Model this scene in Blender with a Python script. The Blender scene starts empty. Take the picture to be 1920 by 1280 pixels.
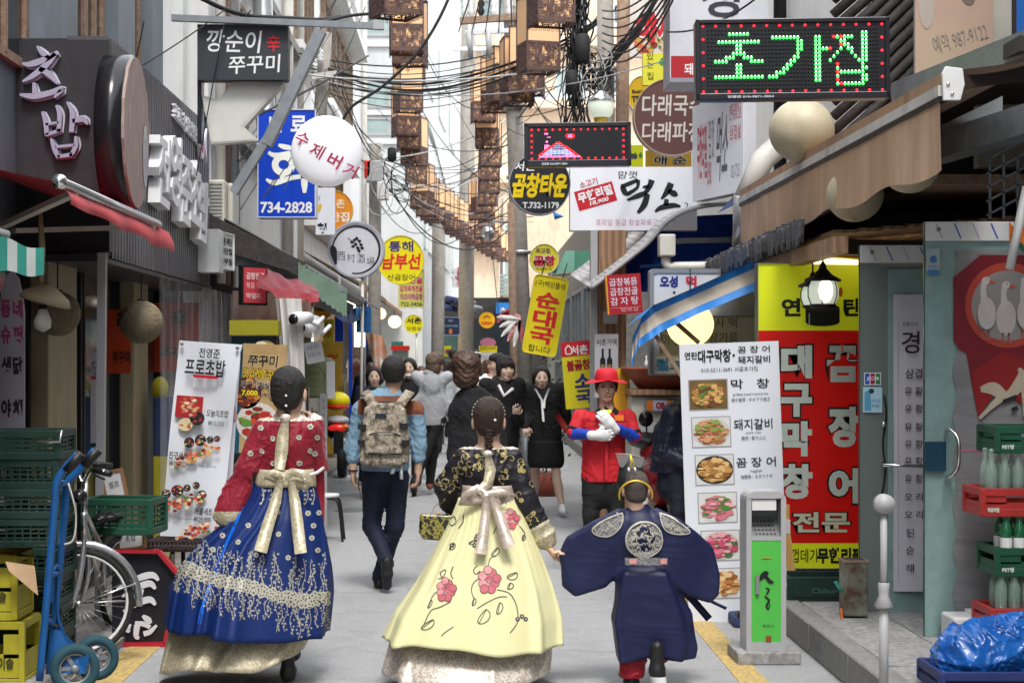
"""Lane of signs and hanbok walkers: setting, signs, overhead things, awnings, ground things, people (in that order)."""
import bpy,math,random
import numpy as np
from mathutils import Vector,Matrix
sc=bpy.context.scene
COL=sc.collection
R=math.radians
F,VX,VY,EYE=3200.0,880.0,675.0,1.67
cd=bpy.data.cameras.new('camera');cam=bpy.data.objects.new('camera',cd);COL.objects.link(cam)
cam.location=(0,0,EYE);cam.rotation_euler=(R(90),0,0)
cd.sensor_width=36;cd.lens=F/1920*36
cd.shift_x=(960-VX)/1920;cd.shift_y=(VY-640)/1920
cd.clip_start=.1;cd.clip_end=900
cd.dof.use_dof=True;cd.dof.focus_distance=10.5;cd.dof.aperture_fstop=7.0
sc.camera=cam
w=bpy.data.worlds.new('World');sc.world=w;w.use_nodes=True
nt=w.node_tree;nt.nodes.clear()
sky=nt.nodes.new('ShaderNodeTexSky');sky.sky_type='NISHITA';sky.sun_disc=False
sky.sun_elevation=R(58);sky.sun_rotation=R(190);sky.dust_density=4;sky.air_density=1.4
bw=nt.nodes.new('ShaderNodeHueSaturation');bw.inputs['Saturation'].default_value=.16
mixs=nt.nodes.new('ShaderNodeMix');mixs.data_type='RGBA';mixs.inputs[0].default_value=.62
mixs.inputs[7].default_value=(10.6,11.0,11.6,1)
bg=nt.nodes.new('ShaderNodeBackground');bg.inputs[1].default_value=.135
wo=nt.nodes.new('ShaderNodeOutputWorld')
nt.links.new(sky.outputs[0],bw.inputs['Color']);nt.links.new(bw.outputs[0],mixs.inputs[6])
nt.links.new(mixs.outputs[2],bg.inputs[0]);nt.links.new(bg.outputs[0],wo.inputs[0])
sl=bpy.data.lights.new('sun','SUN');sl.energy=1.25;sl.angle=R(14);sl.color=(1,.965,.92)
sun=bpy.data.objects.new('sun',sl);COL.objects.link(sun)
sun.rotation_euler=(R(31),R(6),0)
sc.view_settings.view_transform='Standard';sc.view_settings.look='None'
sc.view_settings.gamma=1;sc.view_settings.use_curve_mapping=False
sc.view_settings.exposure=1.15
sc.cycles.max_bounces=7;sc.cycles.transparent_max_bounces=12;sc.cycles.caustics_reflective=False;sc.cycles.caustics_refractive=False
def P(px,py,Y):return Vector(((px-VX)*Y/F,Y,EYE-(py-VY)*Y/F))
def s2l(c):return c/12.92 if c<=.04045 else((c+.055)/1.055)**2.4
def hexc(h):
 h=h.lstrip('#');h=''.join(c*2 for c in h) if len(h)==3 else h;return tuple(s2l(int(h[i:i+2],16)/255) for i in(0,2,4))
MATS={}
def mk(key,color,rough=.6,metal=0,var=.12,vs=6,bump=0,bs=60,emit=0,trans=0,alpha=1,coat=0,sheen=0,stretch=(1,1,1),dirt=0,spec=.5,color2=None,kind=None,ior=1.45,sss=0):
 m=bpy.data.materials.new(key.strip('#').replace('#',''));m.use_nodes=True;MATS[key]=m
 nt=m.node_tree;b=nt.nodes['Principled BSDF'];N,L=nt.nodes.new,nt.links.new
 c=hexc(color) if isinstance(color,str) else color
 c2=(hexc(color2) if isinstance(color2,str) else color2) if color2 else tuple(x*(1-var) for x in c)
 b.inputs['Roughness'].default_value=rough;b.inputs['Metallic'].default_value=metal
 b.inputs['Specular IOR Level'].default_value=spec;b.inputs['IOR'].default_value=ior
 b.inputs['Coat Weight'].default_value=coat;b.inputs['Sheen Weight'].default_value=sheen
 b.inputs['Transmission Weight'].default_value=trans;b.inputs['Alpha'].default_value=alpha
 if sss:b.inputs['Subsurface Weight'].default_value=sss;b.inputs['Subsurface Radius'].default_value=(.01,.004,.002)
 if emit:
  b.inputs['Emission Color'].default_value=(*c,1);b.inputs['Emission Strength'].default_value=emit
 b.inputs['Base Color'].default_value=(*c,1)
 tc=N('ShaderNodeTexCoord');mp=N('ShaderNodeMapping');mp.inputs['Scale'].default_value=stretch
 L(tc.outputs['Object'],mp.inputs['Vector'])
 col=None
 if kind is None and(var or color2):
  n=N('ShaderNodeTexNoise');n.inputs['Scale'].default_value=vs;n.inputs['Detail'].default_value=5;n.inputs['Roughness'].default_value=.6
  L(mp.outputs[0],n.inputs['Vector'])
  cr=N('ShaderNodeValToRGB');cr.color_ramp.elements[0].position=.35;cr.color_ramp.elements[1].position=.65
  cr.color_ramp.elements[0].color=(*c2,1);cr.color_ramp.elements[1].color=(*c,1)
  L(n.outputs[0],cr.inputs[0]);col=cr.outputs[0]
 elif kind=='wood':
  wv=N('ShaderNodeTexWave');wv.inputs['Scale'].default_value=vs;wv.inputs['Distortion'].default_value=6;wv.inputs['Detail'].default_value=3
  L(mp.outputs[0],wv.inputs['Vector']);cr=N('ShaderNodeValToRGB')
  cr.color_ramp.elements[0].color=(*c2,1);cr.color_ramp.elements[1].color=(*c,1);L(wv.outputs[0],cr.inputs[0]);col=cr.outputs[0]
 elif kind=='cell':
  v=N('ShaderNodeTexVoronoi');v.feature='DISTANCE_TO_EDGE';v.inputs['Scale'].default_value=vs
  n=N('ShaderNodeTexNoise');n.inputs['Scale'].default_value=vs*1.2;n.inputs['Detail'].default_value=3
  mx=N('ShaderNodeVectorMath');mx.operation='MULTIPLY_ADD';mx.inputs[1].default_value=(.12,.12,.12)
  L(mp.outputs[0],n.inputs['Vector']);L(n.outputs['Color'],mx.inputs[0]);L(mp.outputs[0],mx.inputs[2]);L(mx.outputs[0],v.inputs['Vector'])
  cr=N('ShaderNodeValToRGB');cr.color_ramp.elements[0].position=.05;cr.color_ramp.elements[1].position=.14
  cr.color_ramp.elements[0].color=(*c,1);cr.color_ramp.elements[1].color=(*c2,1);L(v.outputs[0],cr.inputs[0]);col=cr.outputs[0]
 elif kind=='camo':
  sn=N('ShaderNodeVectorMath');sn.operation='SNAP';sn.inputs[1].default_value=(.006,.006,.006)
  L(mp.outputs[0],sn.inputs[0]);n=N('ShaderNodeTexNoise');n.inputs['Scale'].default_value=vs;n.inputs['Detail'].default_value=4;n.inputs['Roughness'].default_value=.7
  L(sn.outputs[0],n.inputs['Vector']);cr=N('ShaderNodeValToRGB');cr.color_ramp.interpolation='CONSTANT'
  e=cr.color_ramp.elements;e[0].position=0;e[0].color=(*hexc('#4d4238'),1);e[1].position=.42;e[1].color=(*hexc('#7d7262'),1)
  for p_,h_ in((.5,'#a3998a'),(.57,'#8a7d6a'),(.63,'#c0b6a8')):
   q=e.new(p_);q.color=(*hexc(h_),1)
  L(n.outputs[0],cr.inputs[0]);col=cr.outputs[0]
 if dirt and col is not None or(dirt and col is None):
  n2=N('ShaderNodeTexNoise');n2 .inputs['Scale'].default_value=1.7;n2 .inputs['Detail'].default_value=8;n2 .inputs['Roughness'].default_value=.7
  m2=N('ShaderNodeMapping');m2 .inputs['Scale'].default_value=(2.2,2.2,.45);L(tc.outputs['Object'],m2 .inputs[0]);L(m2 .outputs[0],n2 .inputs['Vector'])
  r2=N('ShaderNodeMapRange');r2 .inputs[1].default_value=.48;r2 .inputs[2].default_value=.72;r2 .inputs[4].default_value=dirt;L(n2 .outputs[0],r2 .inputs[0])
  mx=N('ShaderNodeMix');mx.data_type='RGBA';mx.inputs[7].default_value=(.07,.06,.05,1)
  L(r2 .outputs[0],mx.inputs[0])
  if col is not None:L(col,mx.inputs[6])
  else:mx.inputs[6].default_value=(*c,1)
  col=mx.outputs[2]
 if col is not None:
  L(col,b.inputs['Base Color'])
  if emit:L(col,b.inputs['Emission Color'])
 if bump:
  nb=N('ShaderNodeTexNoise');nb.inputs['Scale'].default_value=bs;nb.inputs['Detail'].default_value=4;L(mp.outputs[0],nb.inputs['Vector'])
  bp=N('ShaderNodeBump');bp.inputs['Strength'].default_value=bump;bp.inputs['Distance'].default_value=.01
  L(nb.outputs[0],bp.inputs['Height']);L(bp.outputs[0],b.inputs['Normal'])
 return m
def mat(k):
 if isinstance(k,bpy.types.Material):return k
 if k in MATS:return MATS[k]
 if k.startswith('#'):return mk(k,k,rough=.55,var=.07,vs=9)
 raise KeyError(k)
GS={}
def textgeo(s,bold=0.,ext=0.,res=3,_c={}):
 k=(s,bold,ext,res)
 if k not in _c:
  cu=bpy.data.curves.new('t','FONT');cu.body=s;cu.resolution_u=res;cu.offset=bold;cu.extrude=ext
  if 'g' not in GS:GS['g']=bpy.data.scenes.new('glyphs')
  ts=GS['g'];o=bpy.data.objects.new('t',cu);ts.collection.objects.link(o);ts.view_layers[0].update()
  me=o.evaluated_get(ts.view_layers[0].depsgraph).to_mesh()
  v=np.array([tuple(a.co) for a in me.vertices]);f=[tuple(p.vertices) for p in me.polygons]
  bpy.data.objects.remove(o);bpy.data.curves.remove(cu)
  lo,hi=v.min(0),v.max(0);v[:,:2]=(v[:,:2]-(lo+hi)[:2]/2)
  _c[k]=(v,f,hi[0]-lo[0],hi[1]-lo[1])
 return _c[k]
def frame(C,Rv=(1,0,0),U=(0,0,1)):
 Rv=Vector(Rv).normalized();U=Vector(U).normalized();N=Rv.cross(U)
 m=Matrix.Identity(4);m.col[0][:3]=Rv;m.col[1][:3]=U;m.col[2][:3]=N;m.col[3][:3]=Vector(C)
 return m
def rotz(a):return Matrix.Rotation(a,4,'Z')
def T(x,y=0,z=0):return Matrix.Translation((x,y,z) if not isinstance(x,(tuple,list,Vector)) else x)
def cat(pts,n=6,closed=False):
 pts=[Vector(p) for p in pts];out=[]
 m=len(pts)
 for i in range(m if closed else m-1):
  p0=pts[(i-1)%m] if closed or i else pts[0];p1=pts[i];p2=pts[(i+1)%m];p3=pts[(i+2)%m] if closed or i+2<m else pts[-1]
  for j in range(n):
   t=j/n;out.append(.5*((2*p1)+(p2-p0)*t+(2*p0-5*p1+4*p2-p3)*t*t+(3*p1-p0-3*p2+p3)*t**3))
 if not closed:out.append(pts[-1])
 return out
class MB:
 def __init__(s):s.v=[];s.f=[];s.m=[];s.mats=[];s.sm=[]
 def mi(s,m):
  m=mat(m)
  if m not in s.mats:s.mats.append(m)
  return s.mats.index(m)
 def add(s,vs,fs,m,M=None,smooth=False):
  o=len(s.v);i=s.mi(m)
  s.v+=[tuple(M@Vector(v)) for v in vs] if M is not None else[tuple(v) for v in vs]
  for f in fs:s.f.append(tuple(o+a for a in f));s.m.append(i);s.sm.append(smooth)
 def box(s,c,d,m,M=None):
  x,y,z=[a/2 for a in d];cx,cy,cz=c
  vs=[(cx+i*x,cy+j*y,cz+k*z) for i in(-1,1) for j in(-1,1) for k in(-1,1)]
  s.add(vs,[(0,1,3,2),(4,6,7,5),(0,4,5,1),(2,3,7,6),(0,2,6,4),(1,5,7,3)],m,M)
 def bx(s,x0,x1,y0,y1,z0,z1,m,M=None):s.box(((x0+x1)/2,(y0+y1)/2,(z0+z1)/2),(x1-x0,y1-y0,z1-z0),m,M)
 def beam(s,a,b,w_,h_,m,up=(0,0,1)):
  a,b=Vector(a),Vector(b);d=b-a;L=d.length;d.normalize();u=Vector(up)
  if abs(d.dot(u))>.98:u=Vector((1,0,0))
  r=d.cross(u).normalized();u=r.cross(d)
  vs=[a+d*t*L+r*i*w_/2+u*j*h_/2 for t in(0,1) for i in(-1,1) for j in(-1,1)]
  s.add(vs,[(0,2,3,1),(4,5,7,6),(0,1,5,4),(2,6,7,3),(0,4,6,2),(1,3,7,5)],m)
 def quad(s,a,b,c,d,m):s.add([a,b,c,d],[(0,1,2,3)],m)
 def poly(s,pts,m,M=None,z=0):s.add([(p[0],p[1],z) for p in pts],[tuple(range(len(pts)))],m,M)
 def prism(s,pts,z0,z1,m,M=None,smooth=False):
  n=len(pts);vs=[(p[0],p[1],z0) for p in pts]+[(p[0],p[1],z1) for p in pts]
  s.add(vs,[tuple(range(n))[::-1],tuple(range(n,2*n))]+[(i,(i+1)%n,n+(i+1)%n,n+i) for i in range(n)],m,M,smooth)
 def disc(s,cx,cy,rx,ry,m,M=None,z=0,n=24,a0=0):s.poly([(cx+rx*math.cos(a0+2*math.pi*i/n),cy+ry*math.sin(a0+2*math.pi*i/n)) for i in range(n)],m,M,z)
 def tube(s,pts,r,m,n=8,closed=False,smooth=True,caps=True):
  pts=[Vector(p) for p in pts];k=len(pts);rs=r if isinstance(r,(list,tuple)) else[r]*k
  vs=[];pr=None
  for i,p in enumerate(pts):
   a=pts[(i-1)%k] if closed or i else p;b=pts[(i+1)%k] if closed or i<k-1 else p
   d=(b-a).normalized()
   if pr is None:
    pr=Vector((0,0,1)) if abs(d.z)<.9 else Vector((1,0,0))
   u=(pr-d*pr.dot(d));u=u.normalized() if u.length>1e-6 else d.orthogonal().normalized();pr=u;q=d.cross(u)
   for j in range(n):
    t=2*math.pi*j/n;vs.append(p+(u*math.cos(t)+q*math.sin(t))*rs[i])
  fs=[]
  for i in range(k if closed else k-1):
   for j in range(n):
    i2=(i+1)%k;fs.append((i*n+j,i*n+(j+1)%n,i2*n+(j+1)%n,i2*n+j))
  if caps and not closed:fs+=[tuple(range(n))[::-1],tuple((k-1)*n+j for j in range(n))]
  s.add(vs,fs,m,None,smooth)
 def cyl(s,a,b,r,m,n=12,r2=None):s.tube([a,b],[r,r if r2 is None else r2],m,n)
 def lathe(s,prof,m,M=None,n=24,smooth=True,a0=0,a1=2*math.pi):
  full=abs(a1-a0-2*math.pi)<1e-6;c=n if full else n+1;vs=[]
  for(r,z) in prof:
   for j in range(c):
    t=a0+(a1-a0)*j/n;vs.append((r*math.cos(t),r*math.sin(t),z))
  fs=[(i*c+j,i*c+(j+1)%c,(i+1)*c+(j+1)%c,(i+1)*c+j) for i in range(len(prof)-1) for j in range(n)]
  s.add(vs,fs,m,M,smooth)
 def ell(s,c,r,m,nu=20,nv=12,M=None):
  M2=T(*c) if M is None else M@T(*c)
  M2=M2@Matrix.Diagonal((r[0],r[1],r[2],1))
  s.lathe([(math.sin(math.pi*i/nv),-math.cos(math.pi*i/nv)) for i in range(nv+1)],m,M2,nu)
 def surf(s,f,nu,nv,m,closed=False,smooth=True,thick=0):
  vs=[f(i/nu,j/nv) for j in range(nv+1) for i in range(nu if closed else nu+1)];c=nu if closed else nu+1
  fs=[(j*c+i,j*c+(i+1)%c,(j+1)*c+(i+1)%c,(j+1)*c+i) for j in range(nv) for i in range(nu)]
  s.add(vs,fs,m,None,smooth)
 def ribbon(s,pts,wd,m,th=.004,nrm=None):
  """strip along pts; wd = half-width vectors (one or a list)"""
  pts=[Vector(p) for p in pts];k=len(pts)
  W_=[Vector(x) for x in(wd if isinstance(wd,list) else[wd]*k)]
  vs=[]
  for i,p in enumerate(pts):
   d=(pts[min(i+1,k-1)]-pts[max(i-1,0)]).normalized();n_=d.cross(W_[i].normalized())*th/2
   vs+=[p-W_[i]-n_,p+W_[i]-n_,p+W_[i]+n_,p-W_[i]+n_]
  fs=[(0,1,2,3),tuple(4*(k-1)+j for j in(3,2,1,0))]
  for i in range(k-1):
   for j in range(4):fs.append((4*i+j,4*i+(j+1)%4,4*i+4+(j+1)%4,4*i+4+j))
  s.add(vs,fs,m,None,True)
 def text(s,t,M,cx,cy,w_=None,h_=None,m='#111111',z=.003,rot=0,bold=0.,shear=0,ext=0.,outline=None,ow=.05,res=3):
  if outline:s.text(t,M,cx,cy,w_,h_,outline,z-.0015,rot,bold+ow,shear,0,None,0,res)
  v,f,tw,th=textgeo(t,bold,1.0 if ext else 0.,res)
  if outline is None and ow==0:
   v0,f0,tw,th=textgeo(t,bold-.05,0.,res)
  sx=w_/tw if w_ else h_/th;sy=h_/th if h_ else sx
  c,n=math.cos(rot),math.sin(rot);out=[]
  for(x,y,q) in v:
   x,y=x*sx+y*sy*shear,y*sy;out.append((cx+x*c-y*n,cy+x*n+y*c,z+(q+1)*ext/2 if ext else z))
  s.add(out,f,m,M)
 def brush(s,pts,m,M=None,z=.003,n=5,ext=0):
  """calligraphic stroke: pts = (x, y, half-width)"""
  q=cat([(a,b,c) for a,b,c in pts],n);L_,R_=[],[]
  for i,p in enumerate(q):
   d=q[min(i+1,len(q)-1)]-q[max(i-1,0)];d.z=0;d.normalize();nx,ny=-d.y*p.z,d.x*p.z
   L_.append((p.x+nx,p.y+ny));R_.append((p.x-nx,p.y-ny))
  for i in range(len(q)-1):
   qd=[L_[i],L_[i+1],R_[i+1],R_[i]]
   if ext:s.prism(qd,z,z+ext,m,M)
   else:s.poly(qd,m,M,z)
 def build(s,name,parent=None,world=True,smooth=None,bevel=0,label=None,mats=None):
  me=bpy.data.meshes.new(name)
  v=np.array(s.v,dtype=float)
  off=np.zeros(3)
  if parent is not None and world:off=np.array(wloc(parent))
  elif parent is None and world:off=np.array(((v[:,0].min()+v[:,0].max())/2,(v[:,1].min()+v[:,1].max())/2,v[:,2].min()))
  me.from_pydata((v-off).tolist(),[],s.f)
  for m_ in s.mats:me.materials.append(m_)
  me.polygons.foreach_set('material_index',s.m)
  me.polygons.foreach_set('use_smooth',[True]*len(s.f) if smooth else(s.sm if smooth is None else[False]*len(s.f)))
  me.update()
  o=bpy.data.objects.new(name,me);COL.objects.link(o)
  if parent is not None:o.parent=parent
  elif world:o.location=off
  if bevel:
   b=o.modifiers.new('bevel','BEVEL');b.width=bevel;b.segments=2;b.limit_method='ANGLE';b.angle_limit=R(40)
  if label:o['label']=label
  return o
def wloc(o):
 l=Vector(o.location)
 while o.parent is not None:o=o.parent;l=l+Vector(o.location)
 return l
def tag(o,label,category,group=None):
 o['label']=label;o['category']=category
 if group:o['group']=group
 return o
def thing(name,label,category,loc=(0,0,0),group=None,rz=0):
 o=bpy.data.objects.new(name,None);COL.objects.link(o);o.location=loc;o.rotation_euler=(0,0,rz);o.empty_display_size=.1
 return tag(o,label,category,group)
def part(name,parent,fn,**k):
 b=MB();fn(b);return b.build(name,parent,**k)
def box_part(name,parent,x0,x1,y0,y1,z0,z1,m,bevel=0,label=None):
 b=MB();b.bx(x0,x1,y0,y1,z0,z1,m);return b.build(name,parent,bevel=bevel,label=label)
def kids(o,_i={}):return[c for c in bpy.data.objects if c.parent==o]
def dup(o,loc=None,rz=None,label=None,group=None,parent=None,_k=None):
 k=_k if _k is not None else kids(o)
 c=o.copy();COL.objects.link(c)
 if loc is not None:c.location=loc
 if rz is not None:c.rotation_euler=(0,0,rz)
 if label:c['label']=label
 if group:c['group']=group
 if parent is not None:c.parent=parent
 for ch in k:dup(ch,parent=c)
 return c
def struct(o):o['kind']='structure';return o
def stuff(o):o['kind']='stuff';return o
def piece(o,name,parent,loc,rot=None):
 """another copy of a piece sharing its mesh"""
 c=bpy.data.objects.new(name,o.data);COL.objects.link(c);c.parent=parent;c.location=loc
 if rot:c.rotation_euler=rot
 return c
rnd=random.Random(7)
def sign(name,label,category,x0,y0,x1,y1,Y,th=.10,face='#e8e8ea',side='#b8b8bc',frame_w=0,frame_m=None,texts=(),roll=0,yaw=0,shape='rect',corner=0,group=None,extra=None,M=None,size=None,back=None):
 """board facing the camera side of the lane. texts in photo pixels of its own place"""
 if M is None:
  C=P((x0+x1)/2,(y0+y1)/2,Y);ca,sa=math.cos(yaw),math.sin(yaw)
  M=frame(C,(ca,sa,0),(0,0,1))@Matrix.Rotation(roll,4,'Z');k=Y/F
  w_,h_=(x1-x0)*k/max(ca,.3),(y1-y0)*k
 else:
  w_,h_=size;k=1
 loc=M.translation
 t=thing(name,label,category,loc,group)
 if shape=='rect':
  if corner:
   c=corner*k;out=[]
   for(sx,sy,a) in((1,1,0),(-1,1,90),(-1,-1,180),(1,-1,270)):
    for q in range(5):
     g=R(a+q*22.5);out.append((sx*(w_/2-c)+c*math.cos(g),sy*(h_/2-c)+c*math.sin(g)))
  else:out=[(w_/2,h_/2),(-w_/2,h_/2),(-w_/2,-h_/2),(w_/2,-h_/2)]
 else:out=[(w_/2*math.cos(2*math.pi*i/48),h_/2*math.sin(2*math.pi*i/48)) for i in range(48)]
 b=MB();b.prism(out,-th,-.002,side,M);f_=frame_w*k
 o=b.build('casing',t,bevel=.004)
 b=MB();sx=(w_/2-f_)/(w_/2);sy=(h_/2-f_)/(h_/2)
 if frame_w:
  b.prism([(x*sx,y*sy) for x,y in out],-.002,.002,face,M)
  b2=MB();n=len(out)
  for i in range(n):
   a,c=out[i],out[(i+1)%n];b2 .prism([a,c,(c[0]*sx,c[1]*sy),(a[0]*sx,a[1]*sy)],-.002,.012,frame_m or side,M)
  b2 .build('frame',t)
 else:b.prism(out,-.002,.002,face,M)
 b.build('face',t)
 if texts or extra:
  b=MB()
  for tx in texts:
   s_,cx,cy,tw,th_,m_=tx[:6];o_=dict(tx[6]) if len(tx)>6 else{}
   if size is None:cx,cy=(cx-(x0+x1)/2)*k,-(cy-(y0+y1)/2)*k
   b.text(s_,M,cx,cy,tw*k if tw else None,th_*k if th_ else None,m_,z=o_.pop('z',.006),**o_)
  if extra:extra(b,M,k)
  b.build('lettering',t)
 return t,M,k
mk('asphalt',(.47,.47,.475),rough=.88,color2=(.30,.30,.305),vs=150,bump=.7,bs=420,dirt=.22)
mk('slab',(.38,.37,.36),rough=.8,color2=(.21,.205,.2),vs=30,bump=.25,bs=160,dirt=.4)
mk('kerbstone',(.27,.265,.26),rough=.8,var=.3,vs=40,bump=.2,dirt=.4)
mk('yellowline',(.62,.42,.12),rough=.8,color2=(.28,.22,.12),vs=40,bump=.2)
mk('concrete',(.30,.29,.27),rough=.85,var=.3,vs=14,bump=.25,dirt=.5)
mk('polecon',(.34,.315,.28),rough=.8,var=.25,vs=14,bump=.15,dirt=.4)
mk('rustpole',(.22,.12,.075),rough=.8,color2=(.30,.22,.16),vs=18,bump=.3)
mk('whitewall',(.70,.70,.69),rough=.8,var=.08,vs=3,dirt=.22,bump=.05)
mk('palewall',(.58,.60,.60),rough=.7,var=.08,vs=2,dirt=.15)
mk('beigewall',(.74,.57,.41),rough=.85,var=.12,vs=4,dirt=.25)  # distance haze put into the colour: far beige walls paled to look washed out
mk('greyclad',(.12,.115,.125),rough=.45,metal=.3,var=.25,vs=9,stretch=(1,1,.15))
mk('darkclad',(.035,.034,.038),rough=.45,var=.25,vs=9)
mk('bluegrey',(.15,.18,.21),rough=.6,var=.2,vs=7,dirt=.3,stretch=(1,1,.3))
mk('woodplank',(.40,.24,.14),rough=.6,color2=(.24,.13,.07),kind='wood',vs=5,stretch=(1,1,.25),dirt=.2)
mk('palewood',(.36,.27,.24),rough=.6,color2=(.28,.20,.175),kind='wood',vs=9,stretch=(2,2,.5),bump=.2)
mk('fauxwood',(.66,.45,.30),rough=.75,color2=(.50,.32,.20),kind='wood',vs=2.6,stretch=(.4,1.0,.30),dirt=.15,bump=.1)
mk('browncloth',(.42,.29,.2),rough=.8,var=.2)
mk('orangepanel',(.62,.24,.07),rough=.5,var=.25,vs=3)
mk('glassdark',(.02,.025,.03),rough=.08,var=0,spec=.8)
mk('glassgreen',(.055,.10,.085),rough=.08,var=.2,vs=3,spec=.8)
mk('window',(.16,.22,.22),rough=.08,var=.35,vs=2,spec=.9)
mk('palewindow',(.36,.46,.44),rough=.1,var=.25,vs=2,spec=.9)
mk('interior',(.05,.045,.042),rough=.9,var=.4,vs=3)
mk('cream',(.35,.29,.18),rough=.6,var=.15,dirt=.2)
mk('steel',(.55,.56,.57),rough=.32,metal=.85,var=.15,vs=20)
mk('chrome',(.75,.75,.75),rough=.15,metal=1,var=0)
mk('greysteel',(.27,.29,.31),rough=.5,metal=.4,var=.2,vs=12,dirt=.3)
mk('greyplastic',(.42,.42,.43),rough=.45,var=.1,dirt=.1)
mk('acbeige',(.60,.58,.50),rough=.55,var=.1,dirt=.25)
mk('whiteplastic',(.74,.74,.73),rough=.4,var=.06,dirt=.12)
mk('pvcpipe',(.62,.60,.55),rough=.45,var=.1,dirt=.3)
mk('black',(.012,.012,.013),rough=.5,var=.2)
mk('blackgloss',(.012,.012,.014),rough=.2,var=0)
mk('rubber',(.02,.02,.022),rough=.75,var=.3,vs=20)
mk('wire',(.02,.02,.022),rough=.6,var=.3,vs=5)
mk('wirepale',(.5,.5,.5),rough=.6,var=.2)
mk('redawn',(.50,.055,.06),rough=.7,var=.2,vs=5,color2=(.36,.035,.045),bump=.1,bs=20)
mk('redtarp',(.26,.018,.028),rough=.45,spec=.3,var=.3,vs=9,bump=.6,bs=9)
mk('greencloth',(.03,.24,.20),rough=.7,var=.15)
mk('palecloth',(.45,.49,.47),rough=.8,var=.15)
mk('navycloth',(.03,.05,.14),rough=.8,var=.3)
mk('bluecanvas',(.02,.19,.55),rough=.6,var=.2,vs=5)
mk('bluetarp',(.02,.10,.62),rough=.35,var=.35,vs=6,bump=.5,bs=8)
mk('darktile',(.06,.05,.05),rough=.8,var=.4,vs=20,bump=.3)
mk('shingle',(.16,.16,.17),rough=.8,color2=(.075,.075,.08),vs=30,bump=.4)
mk('clearpvc',(.75,.76,.78),rough=.12,var=0,alpha=.09,spec=.8)
mk('milkypvc',(.70,.71,.72),rough=.3,var=.1,vs=4,alpha=.5)
mk('glasspane',(.42,.62,.57),rough=.03,var=0,alpha=.35,spec=.9)
mk('glassfrost',(.30,.45,.43),rough=.35,var=.25,vs=5,alpha=.88,dirt=.1)
mk('glassgrey',(.20,.235,.22),rough=.2,var=.1,vs=2,alpha=.93)
mk('bottlegreen',(.02,.16,.06),rough=.06,var=0,alpha=.75,spec=.9)
mk('bottleclear',(.34,.48,.40),rough=.06,var=0,alpha=.42,spec=.9)
mk('crategreen',(.010,.085,.048),rough=.5,var=.25,dirt=.2)
mk('cratedeep',(.005,.030,.022),rough=.5,var=.3,dirt=.15)
mk('cratered',(.45,.03,.025),rough=.5,var=.2,dirt=.15)
mk('crateyellow',(.48,.42,.02),rough=.5,var=.2,dirt=.25)
mk('cratenavy',(.02,.035,.16),rough=.5,var=.25,dirt=.15)
mk('cardboard',(.42,.28,.16),rough=.85,var=.2,vs=12,dirt=.15)
mk('truckblue',(.008,.10,.32),rough=.35,var=.2,dirt=.15)
mk('tyreblue',(.02,.075,.10),rough=.8,var=.3)
mk('bag',(.015,.14,.50),rough=.18,color2=(.008,.07,.30),vs=5,alpha=.93,bump=.5,bs=16)
mk('lantern',(1,.62,.34),rough=.75,var=.04,vs=3)
mk('lantern2',(.72,.44,.26),rough=.75,var=.05,vs=3)
mk('lattice',(.15,.085,.078),rough=.7,var=.3,vs=20)
mk('ball',(.56,.50,.36),rough=.45,var=.1,vs=6,color2=(.46,.40,.27))
mk('balllit',(1,.78,.27),rough=.5,var=0,emit=1.0)
mk('rattan',(.26,.21,.14),rough=.9,kind='cell',color2=(.13,.10,.065),vs=38,bump=.8,bs=60)
mk('lampglow',(1,.93,.66),rough=.4,var=0,emit=3.0)
mk('lampglass',(.55,.60,.50),rough=.2,var=.1,emit=.35)
mk('bulb',(1,.95,.8),var=0,emit=5)
mk('shopglow',(.9,1,.85),var=0,emit=1.1)
mk('warmglow',(1,.78,.38),var=0,emit=1.3)
mk('ledred',(1,.015,.02),var=0,emit=1.8)
mk('ledgreen',(.05,1,.12),var=0,emit=1.25)
mk('ledpale',(.75,1,.6),var=0,emit=1.5)
mk('ledpink',(1,.28,.62),var=0,emit=1.3)
mk('ledblue',(.45,.65,1),var=0,emit=.9)
mk('ledoff',(.018,.022,.018),rough=.4,var=.2)
mk('softwhite',(.84,.84,.87),rough=.35,var=.02,emit=.12)
mk('signwhite',(.76,.77,.82),rough=.4,var=.03,emit=.05)
mk('acrylicblack',(.014,.014,.02),rough=.3,var=0)
mk('yellow',(.80,.70,.0),rough=.45,var=.05)
mk('lime',(.62,.68,.01),rough=.4,var=.04,vs=2,emit=.08)
mk('red',(.70,.02,.012),rough=.4,var=.05)
mk('dkred',(.40,.015,.03),rough=.5,var=.1)
mk('signblue',(.0,.05,.52),rough=.35,var=.05)
mk('paper',(.74,.74,.74),rough=.75,var=.04,vs=3)
mk('paperlilac',(.62,.60,.65),rough=.8,var=.06,vs=3)
mk('bannerwhite',(.70,.72,.77),rough=.5,var=.03,vs=2)
mk('orangeprint',(.80,.20,.02),rough=.5,var=.08)
mk('postergreige',(.45,.31,.14),rough=.5,color2=(.35,.22,.09),vs=5)
mk('foliage',(.045,.075,.025),rough=.7,var=.4,vs=20)
mk('skin',(.62,.40,.29),rough=.5,var=.12,vs=16,sss=.12)
mk('skin2',(.52,.33,.23),rough=.55,var=.12,vs=16,sss=.1)
mk('skinpale',(.70,.49,.38),rough=.5,var=.08,vs=16,sss=.1)
mk('lips',(.45,.12,.10),rough=.4,var=.1)
mk('eyedark',(.012,.01,.009),rough=.7,var=0,spec=.2)
mk('brow',(.05,.032,.025),rough=.8,var=0)
mk('hairblack',(.010,.009,.009),rough=.5,color2=(.03,.026,.025),vs=190,stretch=(1,1,.10),bump=.9,bs=260)
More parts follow.
